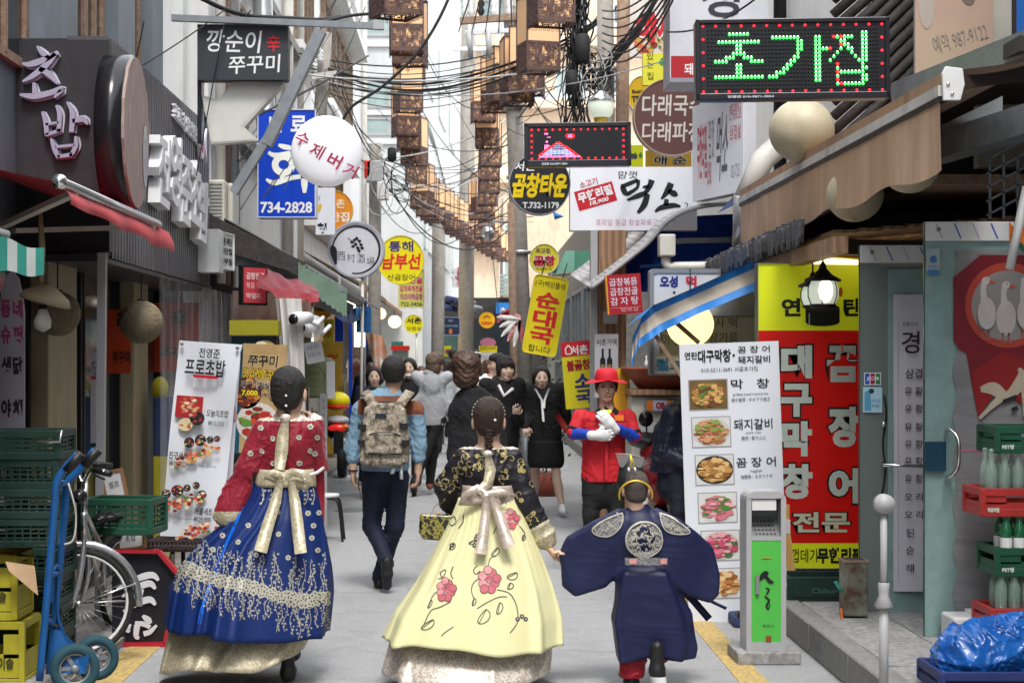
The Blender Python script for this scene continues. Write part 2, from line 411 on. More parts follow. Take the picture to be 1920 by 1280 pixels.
mk('hairbrown',(.055,.028,.018),rough=.5,color2=(.018,.010,.008),vs=190,stretch=(1,1,.10),bump=.9,bs=260)
mk('haircurl',(.03,.017,.012),rough=.5,color2=(.085,.04,.022),vs=22,bump=.9,bs=45)
mk('hairash',(.15,.10,.065),rough=.55,color2=(.06,.04,.028),vs=26,bump=.8,bs=50)
mk('hairred',(.10,.035,.02),rough=.45,color2=(.05,.02,.012),vs=50,stretch=(1,1,.15))
mk('redsilk',(.22,.006,.020),rough=.55,sheen=.15,vs=5,color2=(.24,.006,.02),spec=.35,bump=.15,bs=300)
mk('bluesatin',(.004,.022,.13),rough=.5,color2=(.003,.018,.11),vs=3,stretch=(3,3,.6),spec=.4,bump=.12,bs=300)
mk('blueedge',(.0,.12,.62),rough=.35,var=.05)
mk('goldlace',(.58,.52,.38),rough=.5,kind='cell',color2=(.36,.31,.20),vs=34,metal=.25,bump=.15,bs=90)
mk('golddamask',(.66,.60,.44),rough=.38,kind='cell',color2=(.50,.43,.28),vs=22,metal=.3)
mk('pinkdamask',(.62,.52,.44),rough=.38,kind='cell',color2=(.50,.40,.33),vs=26,metal=.3)
mk('silverlace',(.78,.72,.64),rough=.42,kind='cell',color2=(.52,.43,.35),vs=24,metal=.3)
mk('yellowsatin',(.74,.71,.41),rough=.55,color2=(.70,.66,.35),vs=2.5,stretch=(2,2,.5),spec=.35,bump=.1,bs=300)
mk('blacksatin',(.016,.015,.02),rough=.5,var=.2,spec=.4,bump=.1,bs=300)
mk('goldthread',(.50,.40,.17),rough=.5,metal=.3,var=.2)
mk('silverthread',(.50,.48,.40),rough=.55,metal=.1,var=.15)
mk('flowerpink',(.62,.14,.17),rough=.6,var=.25,vs=30)
mk('flowerpale',(.70,.30,.30),rough=.6,var=.2,vs=30)
mk('inkline',(.08,.07,.07),rough=.7,var=0)
mk('navysatin',(.008,.011,.046),rough=.5,spec=.4,color2=(.012,.016,.062),vs=9,bump=.1,bs=300)
mk('dragoncloth',(.42,.40,.34),rough=.5,kind='cell',color2=(.045,.05,.11),vs=48,metal=.2)
mk('redtrouser',(.34,.006,.02),rough=.6,var=.15)
mk('denim',(.20,.33,.44),rough=.85,var=.18,vs=14,bump=.2,bs=200)
mk('darkjean',(.010,.014,.038),rough=.8,var=.4,vs=12)
mk('camo','#8a8070',kind='camo',vs=17,rough=.8)
mk('suede',(.20,.07,.035),rough=.9,var=.2,vs=14)
mk('greyhood',(.36,.36,.38),rough=.9,var=.1,vs=12,bump=.2,bs=200)
mk('lighthood',(.44,.45,.48),rough=.9,var=.1,vs=12)
mk('blackknit',(.012,.012,.014),rough=.9,var=.3,vs=8,bump=.2)
mk('blackcloth',(.010,.010,.011),rough=.8,var=.3,vs=6)
mk('redshirt',(.55,.012,.022),rough=.75,var=.12,vs=7)
mk('redhat',(.58,.01,.03),rough=.7,var=.15,vs=12)
mk('bluesleeve',(.01,.05,.42),rough=.6,var=.12)
mk('glovewhite',(.74,.74,.73),rough=.9,var=.1,vs=40)
mk('neon',(.62,.85,.05),rough=.7,var=0)
mk('quilt',(.018,.024,.055),rough=.45,var=.4,vs=20)
mk('navyjean',(.015,.02,.035),rough=.8,var=.3)
mk('suit',(.04,.05,.085),rough=.8,var=.2)
mk('whitecloth',(.78,.77,.75),rough=.85,var=.06)
mk('tweed',(.12,.10,.09),rough=.95,color2=(.05,.045,.045),vs=60)
mk('shoewhite',(.76,.76,.76),rough=.6,var=.08)
mk('snake',(.30,.26,.05),rough=.25,kind='cell',color2=(.02,.018,.01),vs=22,coat=.4)
mk('gauze',(.25,.25,.25),rough=.7,var=.2,alpha=.72)
mk('goldpaint',(.75,.50,.06),rough=.35,metal=.4,var=.1)
class SDF:
 def __init__(s,lo,hi,h):
  s.lo=np.array(lo,float);s.h=h
  s.n=np.maximum(((np.array(hi)-s.lo)/h).astype(int)+2,4)
  s.D=np.full(s.n,.3,np.float32)
  s.ax=[(s.lo[i]+h*np.arange(s.n[i])).astype(np.float32) for i in range(3)]
 def _sl(s,lo,hi,pad):
  a=np.clip(((np.array(lo)-pad-s.lo)/s.h).astype(int),0,s.n-1);b=np.clip(((np.array(hi)+pad-s.lo)/s.h).astype(int)+2,1,s.n)
  b=np.maximum(b,a+1)
  sl=tuple(slice(a[i],b[i]) for i in range(3))
  X=s.ax[0][sl[0]][:,None,None];Y=s.ax[1][sl[1]][None,:,None];Z=s.ax[2][sl[2]][None,None,:]
  return sl,X,Y,Z
 def _put(s,sl,d,k,op):
  o=s.D[sl];d=np.broadcast_to(d,o.shape)
  if op=='u':
   h=np.maximum(k-np.abs(o-d),0)/max(k,1e-6);s.D[sl]=np.minimum(o,d)-h*h*k*.25
  else:
   d=-d;h=np.maximum(k-np.abs(o-d),0)/max(k,1e-6);s.D[sl]=np.maximum(o,d)+h*h*k*.25
 def cone(s,a,b,ra,rb,k=.02,scl=(1,1,1),op='u'):
  a=np.array(a,float);b=np.array(b,float);r=max(ra,rb)
  sl,X,Y,Z=s._sl(np.minimum(a,b)-r,np.maximum(a,b)+r,k+.02)
  q=np.array(scl,float);px,py,pz=(X-a[0])/q[0],(Y-a[1])/q[1],(Z-a[2])/q[2];ba=(b-a)/q
  t=np.clip((px*ba[0]+py*ba[1]+pz*ba[2])/max(ba.dot(ba),1e-9),0,1)
  d=np.sqrt((px-t*ba[0])**2+(py-t*ba[1])**2+(pz-t*ba[2])**2)-(ra+(rb-ra)*t)
  s._put(sl,d*q.min(),k,op)
 def ell(s,c,r,k=.02,Rm=None,op='u'):
  c=np.array(c,float);r=np.array(r,float);m=r.max()
  sl,X,Y,Z=s._sl(c-m,c+m,k+.02);x,y,z=X-c[0],Y-c[1],Z-c[2]
  if Rm is not None:
   Rm=np.array(Rm);x,y,z=(Rm[0,0]*x+Rm[1,0]*y+Rm[2,0]*z),(Rm[0,1]*x+Rm[1,1]*y+Rm[2,1]*z),(Rm[0,2]*x+Rm[1,2]*y+Rm[2,2]*z)
  k0=np.sqrt((x/r[0])**2+(y/r[1])**2+(z/r[2])**2);k1=np.sqrt((x/r[0]**2)**2+(y/r[1]**2)**2+(z/r[2]**2)**2)+1e-9
  s._put(sl,k0*(k0-1)/k1,k,op)
 def poly(s,pts,y0,half,rad=.01,k=.02,op='u',yf=None):
  """polygon in the x-z plane with depth half about y0 (yf adds a depth offset field)"""
  P_=np.array(pts,float);lo=(P_[:,0].min()-rad,y0-half-rad-(.12 if yf else 0),P_[:,1].min()-rad);hi=(P_[:,0].max()+rad,y0+half+rad+(.12 if yf else 0),P_[:,1].max()+rad)
  sl,X,Y,Z=s._sl(lo,hi,k+.02);x,z=X[:,0,:],Z[0,0,:][None,:];x=np.broadcast_to(x,(X.shape[0],Z.shape[2]));z=np.broadcast_to(z,x.shape)
  d=np.full(x.shape,1e9);sg=np.ones(x.shape);n=len(P_)
  for i in range(n):
   a,b=P_[i],P_[i-1];e=b-a;wx,wz=x-a[0],z-a[1];t=np.clip((wx*e[0]+wz*e[1])/max(e.dot(e),1e-9),0,1)
   d=np.minimum(d,(wx-e[0]*t)**2+(wz-e[1]*t)**2)
   c1,c2,c3=z>=a[1],z<b[1],e[0]*wz>e[1]*wx
   fl=(c1&c2&c3)|(~c1&~c2&~c3);sg=np.where(fl,-sg,sg)
  d2=(sg*np.sqrt(d))[:,None,:]
  yy=Y-y0 if yf is None else Y-y0-yf(X,Z)
  dy=np.abs(yy)-half
  dd=np.minimum(np.maximum(d2,dy),0)+np.sqrt(np.maximum(d2,0)**2+np.maximum(dy,0)**2)-rad
  s._put(sl,dd,k,op)
 def zcut(s,z,above=True):s.D=np.maximum(s.D,(z-s.ax[2] if above else s.ax[2]-z)[None,None,:].astype(np.float32))
 def fold(s,amp,fr,seed=0,strz=1.):
  r_=np.random.RandomState(seed);X=s.ax[0][:,None,None];Y=s.ax[1][None,:,None];Z=s.ax[2][None,None,:]*strz
  m=np.abs(s.D)<.05
  idx=np.nonzero(m);x,y,z=s.ax[0][idx[0]],s.ax[1][idx[1]],s.ax[2][idx[2]]*strz;t=0
  for o in range(3):
   a,b,c=[(lambda g:g/np.linalg.norm(g))(r_.randn(3)) for _ in range(3)];f=fr*(1.9**o)
   w_=np.sin(f*.5*(c[0]*x+c[1]*y+c[2]*z)+o*2);q=np.sin(f*(a[0]*x+a[1]*y+a[2]*z)+3.2*np.sin(f*.37*(b[0]*x+b[1]*y+b[2]*z)+o+1.7*w_)+1.5*w_);t=t+(.45-(1-np.abs(q))**2*1.6)/(1.35**o)
  s.D[idx]+=(amp*t*.5).astype(np.float32)
 def mesh(s):
  D=s.D;I=D<0
  cnt=np.zeros(s.n-1,np.int8)
  cs=[(i,j,k) for i in(0,1) for j in(0,1) for k in(0,1)]
  for(i,j,k) in cs:cnt+=I[i:s.n[0]-1+i,j:s.n[1]-1+j,k:s.n[2]-1+k]
  ix=np.argwhere((cnt>0)&(cnt<8));idm=np.full(s.n-1,-1,np.int32);idm[tuple(ix.T)]=np.arange(len(ix))
  acc=np.zeros((len(ix),3));num=np.zeros(len(ix))
  vals={c:D[ix[:,0]+c[0],ix[:,1]+c[1],ix[:,2]+c[2]] for c in cs}
  for c in cs:
   for a in range(3):
    if c[a]==0:
     e=list(c);e[a]=1;va,vb=vals[c],vals[tuple(e)];cr=(va<0)!=(vb<0)
     t=np.where(cr,va/np.where(cr,va-vb,1),0)
     for q in range(3):acc[:,q]+=cr*(c[q]+(t if q==a else 0))
     num+=cr
  V=(ix+acc/num[:,None])*s.h+s.lo
  fs=[]
  for a in range(3):
   o=[1,1,1];o[a]=0;b,c=(a+1)%3,(a+2)%3
   s0=tuple(slice(o[q],s.n[q]-1) for q in range(3));s1=list(s0);s1[a]=slice(1,s.n[a]);s1=tuple(s1)
   A_,B_=I[s0],I[s1];cr=np.argwhere(A_!=B_)
   ins=A_[tuple(cr.T)];base=cr+np.array(o)
   def g(db,dc):
    q=base.copy();q[:,b]+=db;q[:,c]+=dc;return idm[tuple(q.T)]
   q=np.stack([g(-1,-1),g(0,-1),g(0,0),g(-1,0)],1)
   q[~ins]=q[~ins][:,::-1]
   fs.append(q[(q>=0).all(1)])
  return V,np.concatenate(fs)
def sdf_build(name,s,material,parent,zones=(),label=None,relax=1):
 V,Fc=s.mesh()
 me=bpy.data.meshes.new(name);n=len(Fc)
 me.vertices.add(len(V));me.vertices.foreach_set('co',V.astype(np.float32).ravel())
 me.loops.add(n*4);me.loops.foreach_set('vertex_index',Fc.astype(np.int32).ravel())
 me.polygons.add(n);me.polygons.foreach_set('loop_start',np.arange(0,4*n,4,dtype=np.int32))
 me.materials.append(mat(material));mi=np.zeros(n,np.int32)
 if zones:
  c=V[Fc].mean(1)
  for i,(fn,m) in enumerate(zones):me.materials.append(mat(m));mi[fn(c[:,0],c[:,1],c[:,2])]=i+1
 me.polygons.foreach_set('material_index',mi);me.polygons.foreach_set('use_smooth',np.ones(n,bool))
 me.update(calc_edges=True);me.validate()
 o=bpy.data.objects.new(name,me);COL.objects.link(o);o.parent=parent
 if label:o['label']=label
 return o,V,Fc
def hand(s,w_,d,t,n,curl=.5,sz=1.,k=.012,spread=1.):
 """palm with four unequal fingers and a thumb leaving the side of the palm"""
 w_,d,t,n=[np.array(a,float) for a in(w_,d,t,n)];d/=np.linalg.norm(d);t-=d*t.dot(d);t/=np.linalg.norm(t);n=np.cross(d,t)*np.sign(np.dot(np.cross(d,t),n) or 1)
 s.ell(w_+d*.048*sz,(.040*sz,.017*sz,.050*sz),.02,np.stack([t,n,d],1))
 for i,(ln,of) in enumerate(((.066,.031),(.074,.0105),(.069,-.010),(.054,-.029))):
  b=w_+d*(.084-.006*abs(i-1.2))*sz+t*of*sz;a1,a2=curl*.8,curl*2.0
  d1=d*math.cos(a1)+n*math.sin(a1)+t*(.07*(1.2-i))*spread;d2=d*math.cos(a2)+n*math.sin(a2)
  m=b+d1*ln*.5*sz;e=m+d2*ln*.5*sz
  s.cone(b-d*.02*sz,m,.0095*sz,.0088*sz,.006);s.cone(m,e,.0088*sz,.007*sz,.004)
 b=w_+d*.022*sz+t*.028*sz;m=b+(d*.55+t*.8+n*.2)*.036*sz;e=m+(d*.9+t*.15+n*.45)*.032*sz
 s.cone(b,m,.013*sz,.0105*sz,.014);s.cone(m,e,.0105*sz,.008*sz,.006)
class Person:
 def __init__(p,label,px,Y,Ht=1.72,psi=0.,over=None,head_yaw=None,pitch=0.,bulk=1.,group=None,shoulder=.185,lean=0):
  p.Y=Y;p.x0=(px-VX)*Y/F;p.t=thing('person',label,'person',(p.x0,Y,0),group)
  p.psi=psi;p.Ht=Ht;k=Ht/1.72;p.k=k;p.bulk=bulk
  sh=shoulder
  J=dict(pelvis=(0,0,.93),waist=(0,0,1.06),chest=(0,-.01,1.28),neck=(0,.01,1.44),head=(0,-.02,1.603),shL=(-sh,0,1.405),shR=(sh,0,1.405),elL=(-sh-.05,.03,1.14),elR=(sh+.05,.03,1.14),wrL=(-sh-.06,-.05,.90),wrR=(sh+.06,-.05,.90),hiL=(-.085,0,.90),hiR=(.085,0,.90),knL=(-.10,-.015,.49),knR=(.10,-.015,.49),anL=(-.11,.02,.085),anR=(.11,.02,.085))
  c,s_=math.cos(psi),math.sin(psi)
  p.J={a:np.array((v[0]*k*c-v[1]*k*s_,v[0]*k*s_+v[1]*k*c,v[2]*k)) for a,v in J.items()}
  for a,v in(over or{}).items():p.J[a]=np.array(p.pt(*v) if len(v)<4 else v[:3],float)
  hy=psi if head_yaw is None else head_yaw
  cy,sy,cp,sp=math.cos(hy),math.sin(hy),math.cos(pitch),math.sin(pitch)
  Rz=np.array([[cy,-sy,0],[sy,cy,0],[0,0,1]]);Rx=np.array([[1,0,0],[0,cp,-sp],[0,sp,cp]])
  p.HR=Rz@Rx;p.hk=(k*.35+.65)
 def pt(p,px,py,dy=0.):return((px-VX)*(p.Y+dy)/F-p.x0,dy,EYE-(py-VY)*(p.Y+dy)/F)
 def h(p,*q):return p.J['head']+p.HR@(np.array(q)*p.hk)
 def grid(p,names,pad,h):
  a=np.array([p.J[n] for n in names]);return SDF(a.min(0)-pad,a.max(0)+pad,h)
 def hd(p,s,k=.03):
  H_,E,hk=p.h,s.ell,p.hk
  E(H_(0,.012,.032),np.array((.076,.093,.086))*hk,k,p.HR);E(H_(0,-.022,-.028),np.array((.064,.068,.080))*hk,k,p.HR)
  E(H_(0,-.058,-.088),np.array((.030,.026,.022))*hk,.03,p.HR)
  for sd in(-1,1):
   E(H_(.034*sd,-.062,-.022),np.array((.025,.026,.026))*hk,.025,p.HR)
   E(H_(.079*sd,.012,-.008),np.array((.010,.021,.033))*hk,.01,p.HR)
   E(H_(.031*sd,-.098,.010),np.array((.015,.007,.007))*hk,.014,p.HR,op='s')
  s.cone(H_(0,-.085,.012),H_(0,-.104,-.026),.007*hk,.012*hk,.012)
  E(H_(0,-.087,-.058),np.array((.022,.010,.006))*hk,.008,p.HR)
  s.cone(p.J['neck']+np.array((0,0,-.03)),H_(0,.018,-.06),.054*p.k,.050*hk,.03)
 def body(p,m='skin',h=.007,hands=(),legs=True,arms=True,lips=True):
  J,k=p.J,p.k;s=p.grid(J.keys(),.16,h);p.hd(s)
  A=(J['chest']+J['neck'])/2
  s.cone(J['chest'],J['pelvis'],.105*k,.105*k,.05,(1.1,.7,1));s.cone(J['shL'],J['shR'],.045*k,.045*k,.05)
  s.cone(J['neck'],J['chest'],.05*k,.08*k,.05)
  if arms:
   for q in 'LR':s.cone(J['sh'+q],J['el'+q],.042*k,.036*k,.02);s.cone(J['el'+q],J['wr'+q],.036*k,.026*k,.015)
  if legs:
   for q in 'LR':s.cone(J['hi'+q],J['kn'+q],.070*k,.046*k,.03);s.cone(J['kn'+q],J['an'+q],.046*k,.032*k,.02);s.ell(J['kn'+q]*.65+J['an'+q]*.35+np.array((0,.012*math.cos(p.psi),0)),(.046*k,.05*k,.10*k),.03)
  for hd_ in hands:hand(s,**hd_)
  o,V,Fc=sdf_build('body',s,m,p.t);p.skinm=m
  return o
 def face(p,smile=0,brow='brow',eyes=True):
  """eyes, eyebrows, lips"""
  H_,Rm=p.h,Matrix(p.HR.tolist()).to_4x4()
  for sd in(-1,1):
   b=MB();M=T(*H_(.031*sd,-.0905,.010))@Rm;b.ell((0,0,0),(.0125*p.hk,.005,.0050*p.hk),'eyedark',12,8,M)
   b.build('eye',p.t,world=False)
   b=MB();b.tube([H_(sd*x,y,z) for x,y,z in((.013,-.096,.026),(.031,-.097,.0315),(.050,-.084,.026))],[.0016,.0024,.0012],brow,6);b.build('eyebrow',p.t,world=False)
  b=MB()
  q=[(-.025,-.092,-.056+.006*smile),(-.010,-.1005,-.060),(0,-.101,-.0605),(.010,-.1005,-.060),(.025,-.092,-.056+.006*smile)]
  b.tube([H_(*a) for a in q],[.002,.0052,.0055,.0052,.002],'lips' if smile<2 else 'lips',8);b.build('lips',p.t,world=False)
 def hair(p,style='short',m='hairblack',h=.007,label=None):
  H_,E,hk=p.h,None,p.hk
  c=p.J['head'];g=.16 if style!='long' else .36;s=SDF(c-np.array((.19,.19,g+.08)),c+np.array((.19,.19,.20)),h)
  E=lambda q,r,k=.02,op='u':s.ell(H_(*q),np.array(r)*hk,k,p.HR,op)
  if style=='short':
   E((0,.016,.040),(.086,.103,.096));E((0,.045,-.005),(.074,.066,.085));E((0,-.04,.075),(.070,.055,.045))
   for sd in(-1,1):E((sd*.070,-.005,.02),(.018,.04,.045))
   E((0,-.075,-.035),(.095,.062,.083),.02,'s');E((0,0,-.125),(.14,.14,.062),.03,'s')
  elif style=='curly':
   E((0,.018,.045),(.102,.112,.100));E((0,.055,-.03),(.088,.070,.09));E((.02,-.03,.09),(.08,.07,.05))
   E((0,-.088,-.035),(.085,.062,.085),.02,'s')
  elif style=='bangs':
   E((0,.014,.040),(.090,.106,.098));E((0,.045,-.02),(.080,.070,.10));E((0,-.062,.048),(.072,.042,.038))
   for sd in(-1,1):E((sd*.074,-.012,-.01),(.017,.045,.06))
   E((0,-.105,-.045),(.072,.058,.073),.012,'s')
  elif style in('bob','long'):
   E((0,.014,.038),(.088,.104,.096));dn=-.05 if style=='bob' else-.26
   s.cone(H_(0,.045,-.02),H_(0,.06,dn),.080*hk,(.070 if style=='bob' else .07)*hk,.04)
   for sd in(-1,1):s.cone(H_(sd*.074,-.005,.03),H_(sd*.076,.015,dn-.02),.022*hk,.020*hk,.03)
   E((0,-.096,-.022),(.071,.074,.106),.012,'s');E((0,-.06,-.13),(.058,.07,.06),.015,'s')
  elif style=='bun':
   E((0,.012,.036),(.083,.100,.094));E((0,.05,-.01),(.072,.055,.075));E((0,-.085,-.04),(.09,.065,.085),.02,'s');E((0,0,-.14),(.14,.14,.055),.03,'s')
  elif style=='beanie':
   E((0,.010,.046),(.096,.110,.100));E((0,.0,.155),(.03,.03,.03));E((0,-.09,-.045),(.10,.075,.065),.01,'s')
   s.cone(H_(0,.04,-.02),H_(0,.05,-.05),.09*hk,.08*hk,.02)
  s.fold(.003 if style!='curly' else .009,60 if style!='curly' else 42,5)
  if style in('short','curly','bangs'):s.fold(.003,120,8)
  return sdf_build('hair' if style!='beanie' else 'beanie',s,m,p.t,label=label)[0]
 def top(p,m,h=.009,hem=.84,sleeve=1.,loose=1.,fold=.010,fr=28,seed=1,hood=False,collar=True,zones=(),name='jacket',label=None,wr=.040,extra=None,cutneck=True):
  J,k=p.J,p.k;b=p.bulk*loose;s=p.grid([a for a in J if a[:2] not in('kn','an')],.20,h)
  s.cone(J['chest'],J['pelvis']+np.array((0,0,-.02)),.148*k*b,.142*k*b,.06,(1.08,.74,1));s.cone(J['waist'],(J['pelvis']+np.array((0,0,-.1))),.14*k*b,.145*k*b,.05,(1.05,.74,1))
  s.cone(J['shL']*.92+J['chest']*.08,J['shR']*.92+J['chest']*.08,.060*k*b,.060*k*b,.06);s.cone(J['neck'],J['chest'],.055*k*b,.11*k*b,.05)
  for q in 'LR':
   e,w_=J['el'+q],J['wr'+q]
   s.cone(J['sh'+q],e,.064*k*b,.053*k*b,.035)
   if sleeve>.55:w2=e+(w_-e)*min(1,(sleeve-.5)*2);s.cone(e,w2,.053*k*b,wr*k*b,.03)
  if hood:
   n=J['neck'];f=np.array((math.sin(p.psi),-math.cos(p.psi),0))
   u_=np.array((f[1],-f[0],0));rg=[n+(f*math.cos(a)*.075+u_*math.sin(a)*.080)*k+np.array((0,0,(.015-.035*math.cos(a))*k)) for a in[R(i*30) for i in range(13)]]
   for a,c in zip(rg,rg[1:]):s.cone(a-np.array((0,0,.02)),c-np.array((0,0,.02)),.027*k,.027*k,.015)
   s.ell(n-f*.085*k+np.array((0,0,-.11*k)),(.095*k,.040*k,.12*k),.05)
  elif collar:s.cone(J['neck']+np.array((0,0,-.02)),J['neck']+np.array((0,0,.028)),.064*k,.060*k,.02)
  if extra:extra(s)
  s.fold(fold,fr,seed,.7)
  s.zcut(hem)
  if sleeve<=.55:
   pass
  return sdf_build(name,s,m,p.t,zones,label)[0]
 def pants(p,m,h=.01,top=None,loose=1.,fold=.008,name='trousers',seed=3,hemz=None,zones=()):
  J,k=p.J,p.k;s=p.grid(['pelvis','hiL','hiR','knL','knR','anL','anR'],.22,h);b=loose
  s.cone(J['pelvis']+np.array((0,0,.05)),J['pelvis']+np.array((0,0,-.06)),.135*k*p.bulk,.14*k*p.bulk,.04,(1.05,.78,1))
  for q in 'LR':s.cone(J['hi'+q],J['kn'+q],.090*k*b,.064*k*b,.03);s.cone(J['kn'+q],J['an'+q],.062*k*b,.050*k*b,.025)
  s.fold(fold,30,seed);s.fold(fold*.4,80,seed+2,2.)
  s.zcut((top or p.J['pelvis'][2]+.09),False)
  return sdf_build(name,s,m,p.t,zones)[0]
 def shoes(p,m='black',sole='black',tip=None,h=.007):
  for i,q in enumerate('LR'):
   a=p.J['an'+q];f=np.array((math.sin(p.psi),-math.cos(p.psi),0.))
   pit=(tip or(0,0))[i];d=f*math.cos(pit)+np.array((0,0,math.sin(pit)))
   u=np.cross(d,np.cross(f,(0,0,1.)));u=u/np.linalg.norm(u);u*=np.sign(u[2]) or 1
   s=SDF(a-.2,a+.2,h);b0=a-u*.045-d*.035;b1=a-u*.052+d*.15
   s.cone(b0,b1,.037,.034,.02);s.cone(a-u*.01,a-u*.02+d*.05,.042,.034,.03);s.ell(b0+d*.10,(.043,.043,.03),.02)
   V,Fc=s.mesh()
   def zn(x,y,z,u=u,a=a):return((x-a[0])*u[0]+(y-a[1])*u[1]+(z-a[2])*u[2])<-.068
   sdf_build('shoe',s,m,p.t,[(zn,sole)])
 def mesh(p,name,fn,label=None,**kw):
  b=MB();fn(b);return b.build(name,p.t,world=False,label=label,**kw)
# SETTING
m=mat('asphalt').node_tree;N,L=m.nodes.new,m.links.new;bs_=m.nodes['Principled BSDF'];src=bs_.inputs['Base Color'].links[0].from_socket
tc=N('ShaderNodeTexCoord');nz=N('ShaderNodeTexNoise');nz.inputs['Scale'].default_value=1.6;nz.inputs['Detail'].default_value=6;va=N('ShaderNodeVectorMath');va.operation='MULTIPLY_ADD';va.inputs[1].default_value=(.9,.9,0)
vo=N('ShaderNodeTexVoronoi');vo.feature='DISTANCE_TO_EDGE';vo.inputs['Scale'].default_value=.55;cr=N('ShaderNodeMapRange');cr.inputs[1].default_value=.004;cr.inputs[2].default_value=.014;cr.inputs[3].default_value=.22;cr.inputs[4].default_value=0
n3=N('ShaderNodeTexNoise');n3 .inputs['Scale'].default_value=.9;mr=N('ShaderNodeMapRange');mr.inputs[1].default_value=.45;mr.inputs[2].default_value=.6
mu=N('ShaderNodeMath');mu.operation='MULTIPLY';mx=N('ShaderNodeMix');mx.data_type='RGBA';mx.inputs[7].default_value=(.09,.09,.09,1)
L(tc.outputs['Object'],nz.inputs['Vector']);L(nz.outputs['Color'],va.inputs[0]);L(tc.outputs['Object'],va.inputs[2]);L(va.outputs[0],vo.inputs['Vector']);L(vo.outputs[0],cr.inputs[0]);L(tc.outputs['Object'],n3 .inputs['Vector']);L(n3 .outputs[0],mr.inputs[0]);L(cr.outputs[0],mu.inputs[0]);L(mr.outputs[0],mu.inputs[1]);L(mu.outputs[0],mx.inputs[0]);L(src,mx.inputs[6])
v2=N('ShaderNodeTexVoronoi');v2 .inputs['Scale'].default_value=5;r2=N('ShaderNodeMapRange');r2 .inputs[1].default_value=.05;r2 .inputs[2].default_value=.09;r2 .inputs[3].default_value=.35;r2 .inputs[4].default_value=0;m2=N('ShaderNodeMix');m2 .data_type='RGBA';m2 .inputs[7].default_value=(.12,.115,.11,1);L(tc.outputs['Object'],v2 .inputs['Vector']);L(v2 .outputs[0],r2 .inputs[0]);L(r2 .outputs[0],m2 .inputs[0]);L(mx.outputs[2],m2 .inputs[6]);L(m2 .outputs[2],bs_.inputs['Base Color'])
b=MB();b.bx(-250,250,-60,500,-.05,0,'asphalt');struct(b.build('ground'))
b=MB();b.bx(1.40,1.55,-2,17.0,.0,.004,'yellowline');struct(b.build('road_marking'))
b=MB();b.bx(-1.99,-1.80,-2,20.0,.0,.004,'yellowline');struct(b.build('road_marking'))
pav=struct(part('pavement',None,lambda b:b.bx(1.99,6.5,-2,48,0,.13,'concrete')))
kb=MB();kb.box((0,0,.09),(.125,.985,.18),'kerbstone');k0=None
for i in range(30):
 y=6.2+i*1.0
 if k0 is None:k0=kb.build('kerb_stone',pav,world=False,bevel=.008);k0 .location=(1.9925-pav.location.x,y-pav.location.y,0)
 else:
  c=piece(k0,'kerb_stone',pav,(1.9925-pav.location.x+rnd.uniform(-.004,.004),y-pav.location.y,rnd.uniform(-.004,.002)));c.modifiers.new('bevel','BEVEL').width=.008
slabs=[]
for v in range(3):
 b=MB();b.box((0,0,.02),(.392,.592,.04),'slab');slabs.append(b)
s0=None
for j in range(18):
 for i in range(3):
  x=2.26+i*.4;y=6.3+j*.6
  if s0 is None:s0=slabs[0].build('slab',pav,world=False,bevel=.004);s0 .location=(x-pav.location.x,y-pav.location.y,.128)
  else:
   c=piece(s0,'slab',pav,(x-pav.location.x,y-pav.location.y+(.3 if i%2 else 0),.128+rnd.uniform(-.004,.004)),(rnd.uniform(-.006,.006),rnd.uniform(-.006,.006),0));c.modifiers.new('bevel','BEVEL').width=.004
pavl=struct(part('pavement',None,lambda b:b.bx(-6.5,-2.02,-2,48,0,.05,'concrete')))
b=MB();b.box((0,0,.02),(.292,.292,.04),'slab');s1=b.build('slab',pavl,world=False,bevel=.004);first=True
for j in range(20):
 for i in range(2):
  loc=(-2.20-i*.3-pavl.location.x,7.2+j*.3-pavl.location.y,.035+rnd.uniform(-.003,.003))
  if first:s1 .location=loc;first=False
  else:piece(s1,'slab',pavl,loc).modifiers.new('bevel','BEVEL').width=.004
b=MB()
mk('patch',(.40,.40,.405),rough=.85,var=.3,vs=60,bump=.5,bs=220)
for(x,y,w_,l) in((-.9,14,.5,3.4),(.7,22,.7,5),(-.4,31,1.1,4)):b.bx(x-w_/2,x+w_/2,y-l/2,y+l/2,0,.003,'patch')
struct(b.build('road_patch'))
def building(name,label,x0,x1,y0,y1,z1,m,category='building',extra=None,z0=0,group=None):
 t=thing(name,label,category,((x0+x1)/2,(y0+y1)/2,0),group)
 box_part('wall',t,x0,x1,y0,y1,z0,z1,m);return t
def win_side(t,x,sgn,y0,y1,z0,z1,n=2,rows=1,fm='whiteplastic',gm='window',d=.05,name='window'):
 """window on a wall along the lane; sgn = +1 wall facing +x"""
 b=MB();fw=.06
 for yy in[y0+(y1-y0)*i/n for i in range(n+1)]:b.bx(x-.01*sgn if sgn>0 else x-d,x+d if sgn>0 else x+.01,yy-fw/2,yy+fw/2,z0,z1,fm)
 for zz in[z0+(z1-z0)*i/rows for i in range(rows+1)]:b.bx(min(x,x+.9*d*sgn),max(x,x+.9*d*sgn),y0,y1,zz-fw/2,zz+fw/2,fm)
 f=b.build(name,t)
 b=MB();b.bx(min(x+.005*sgn,x+.02*sgn),max(x+.005*sgn,x+.02*sgn),y0,y1,z0,z1,gm);b.build('pane',f)
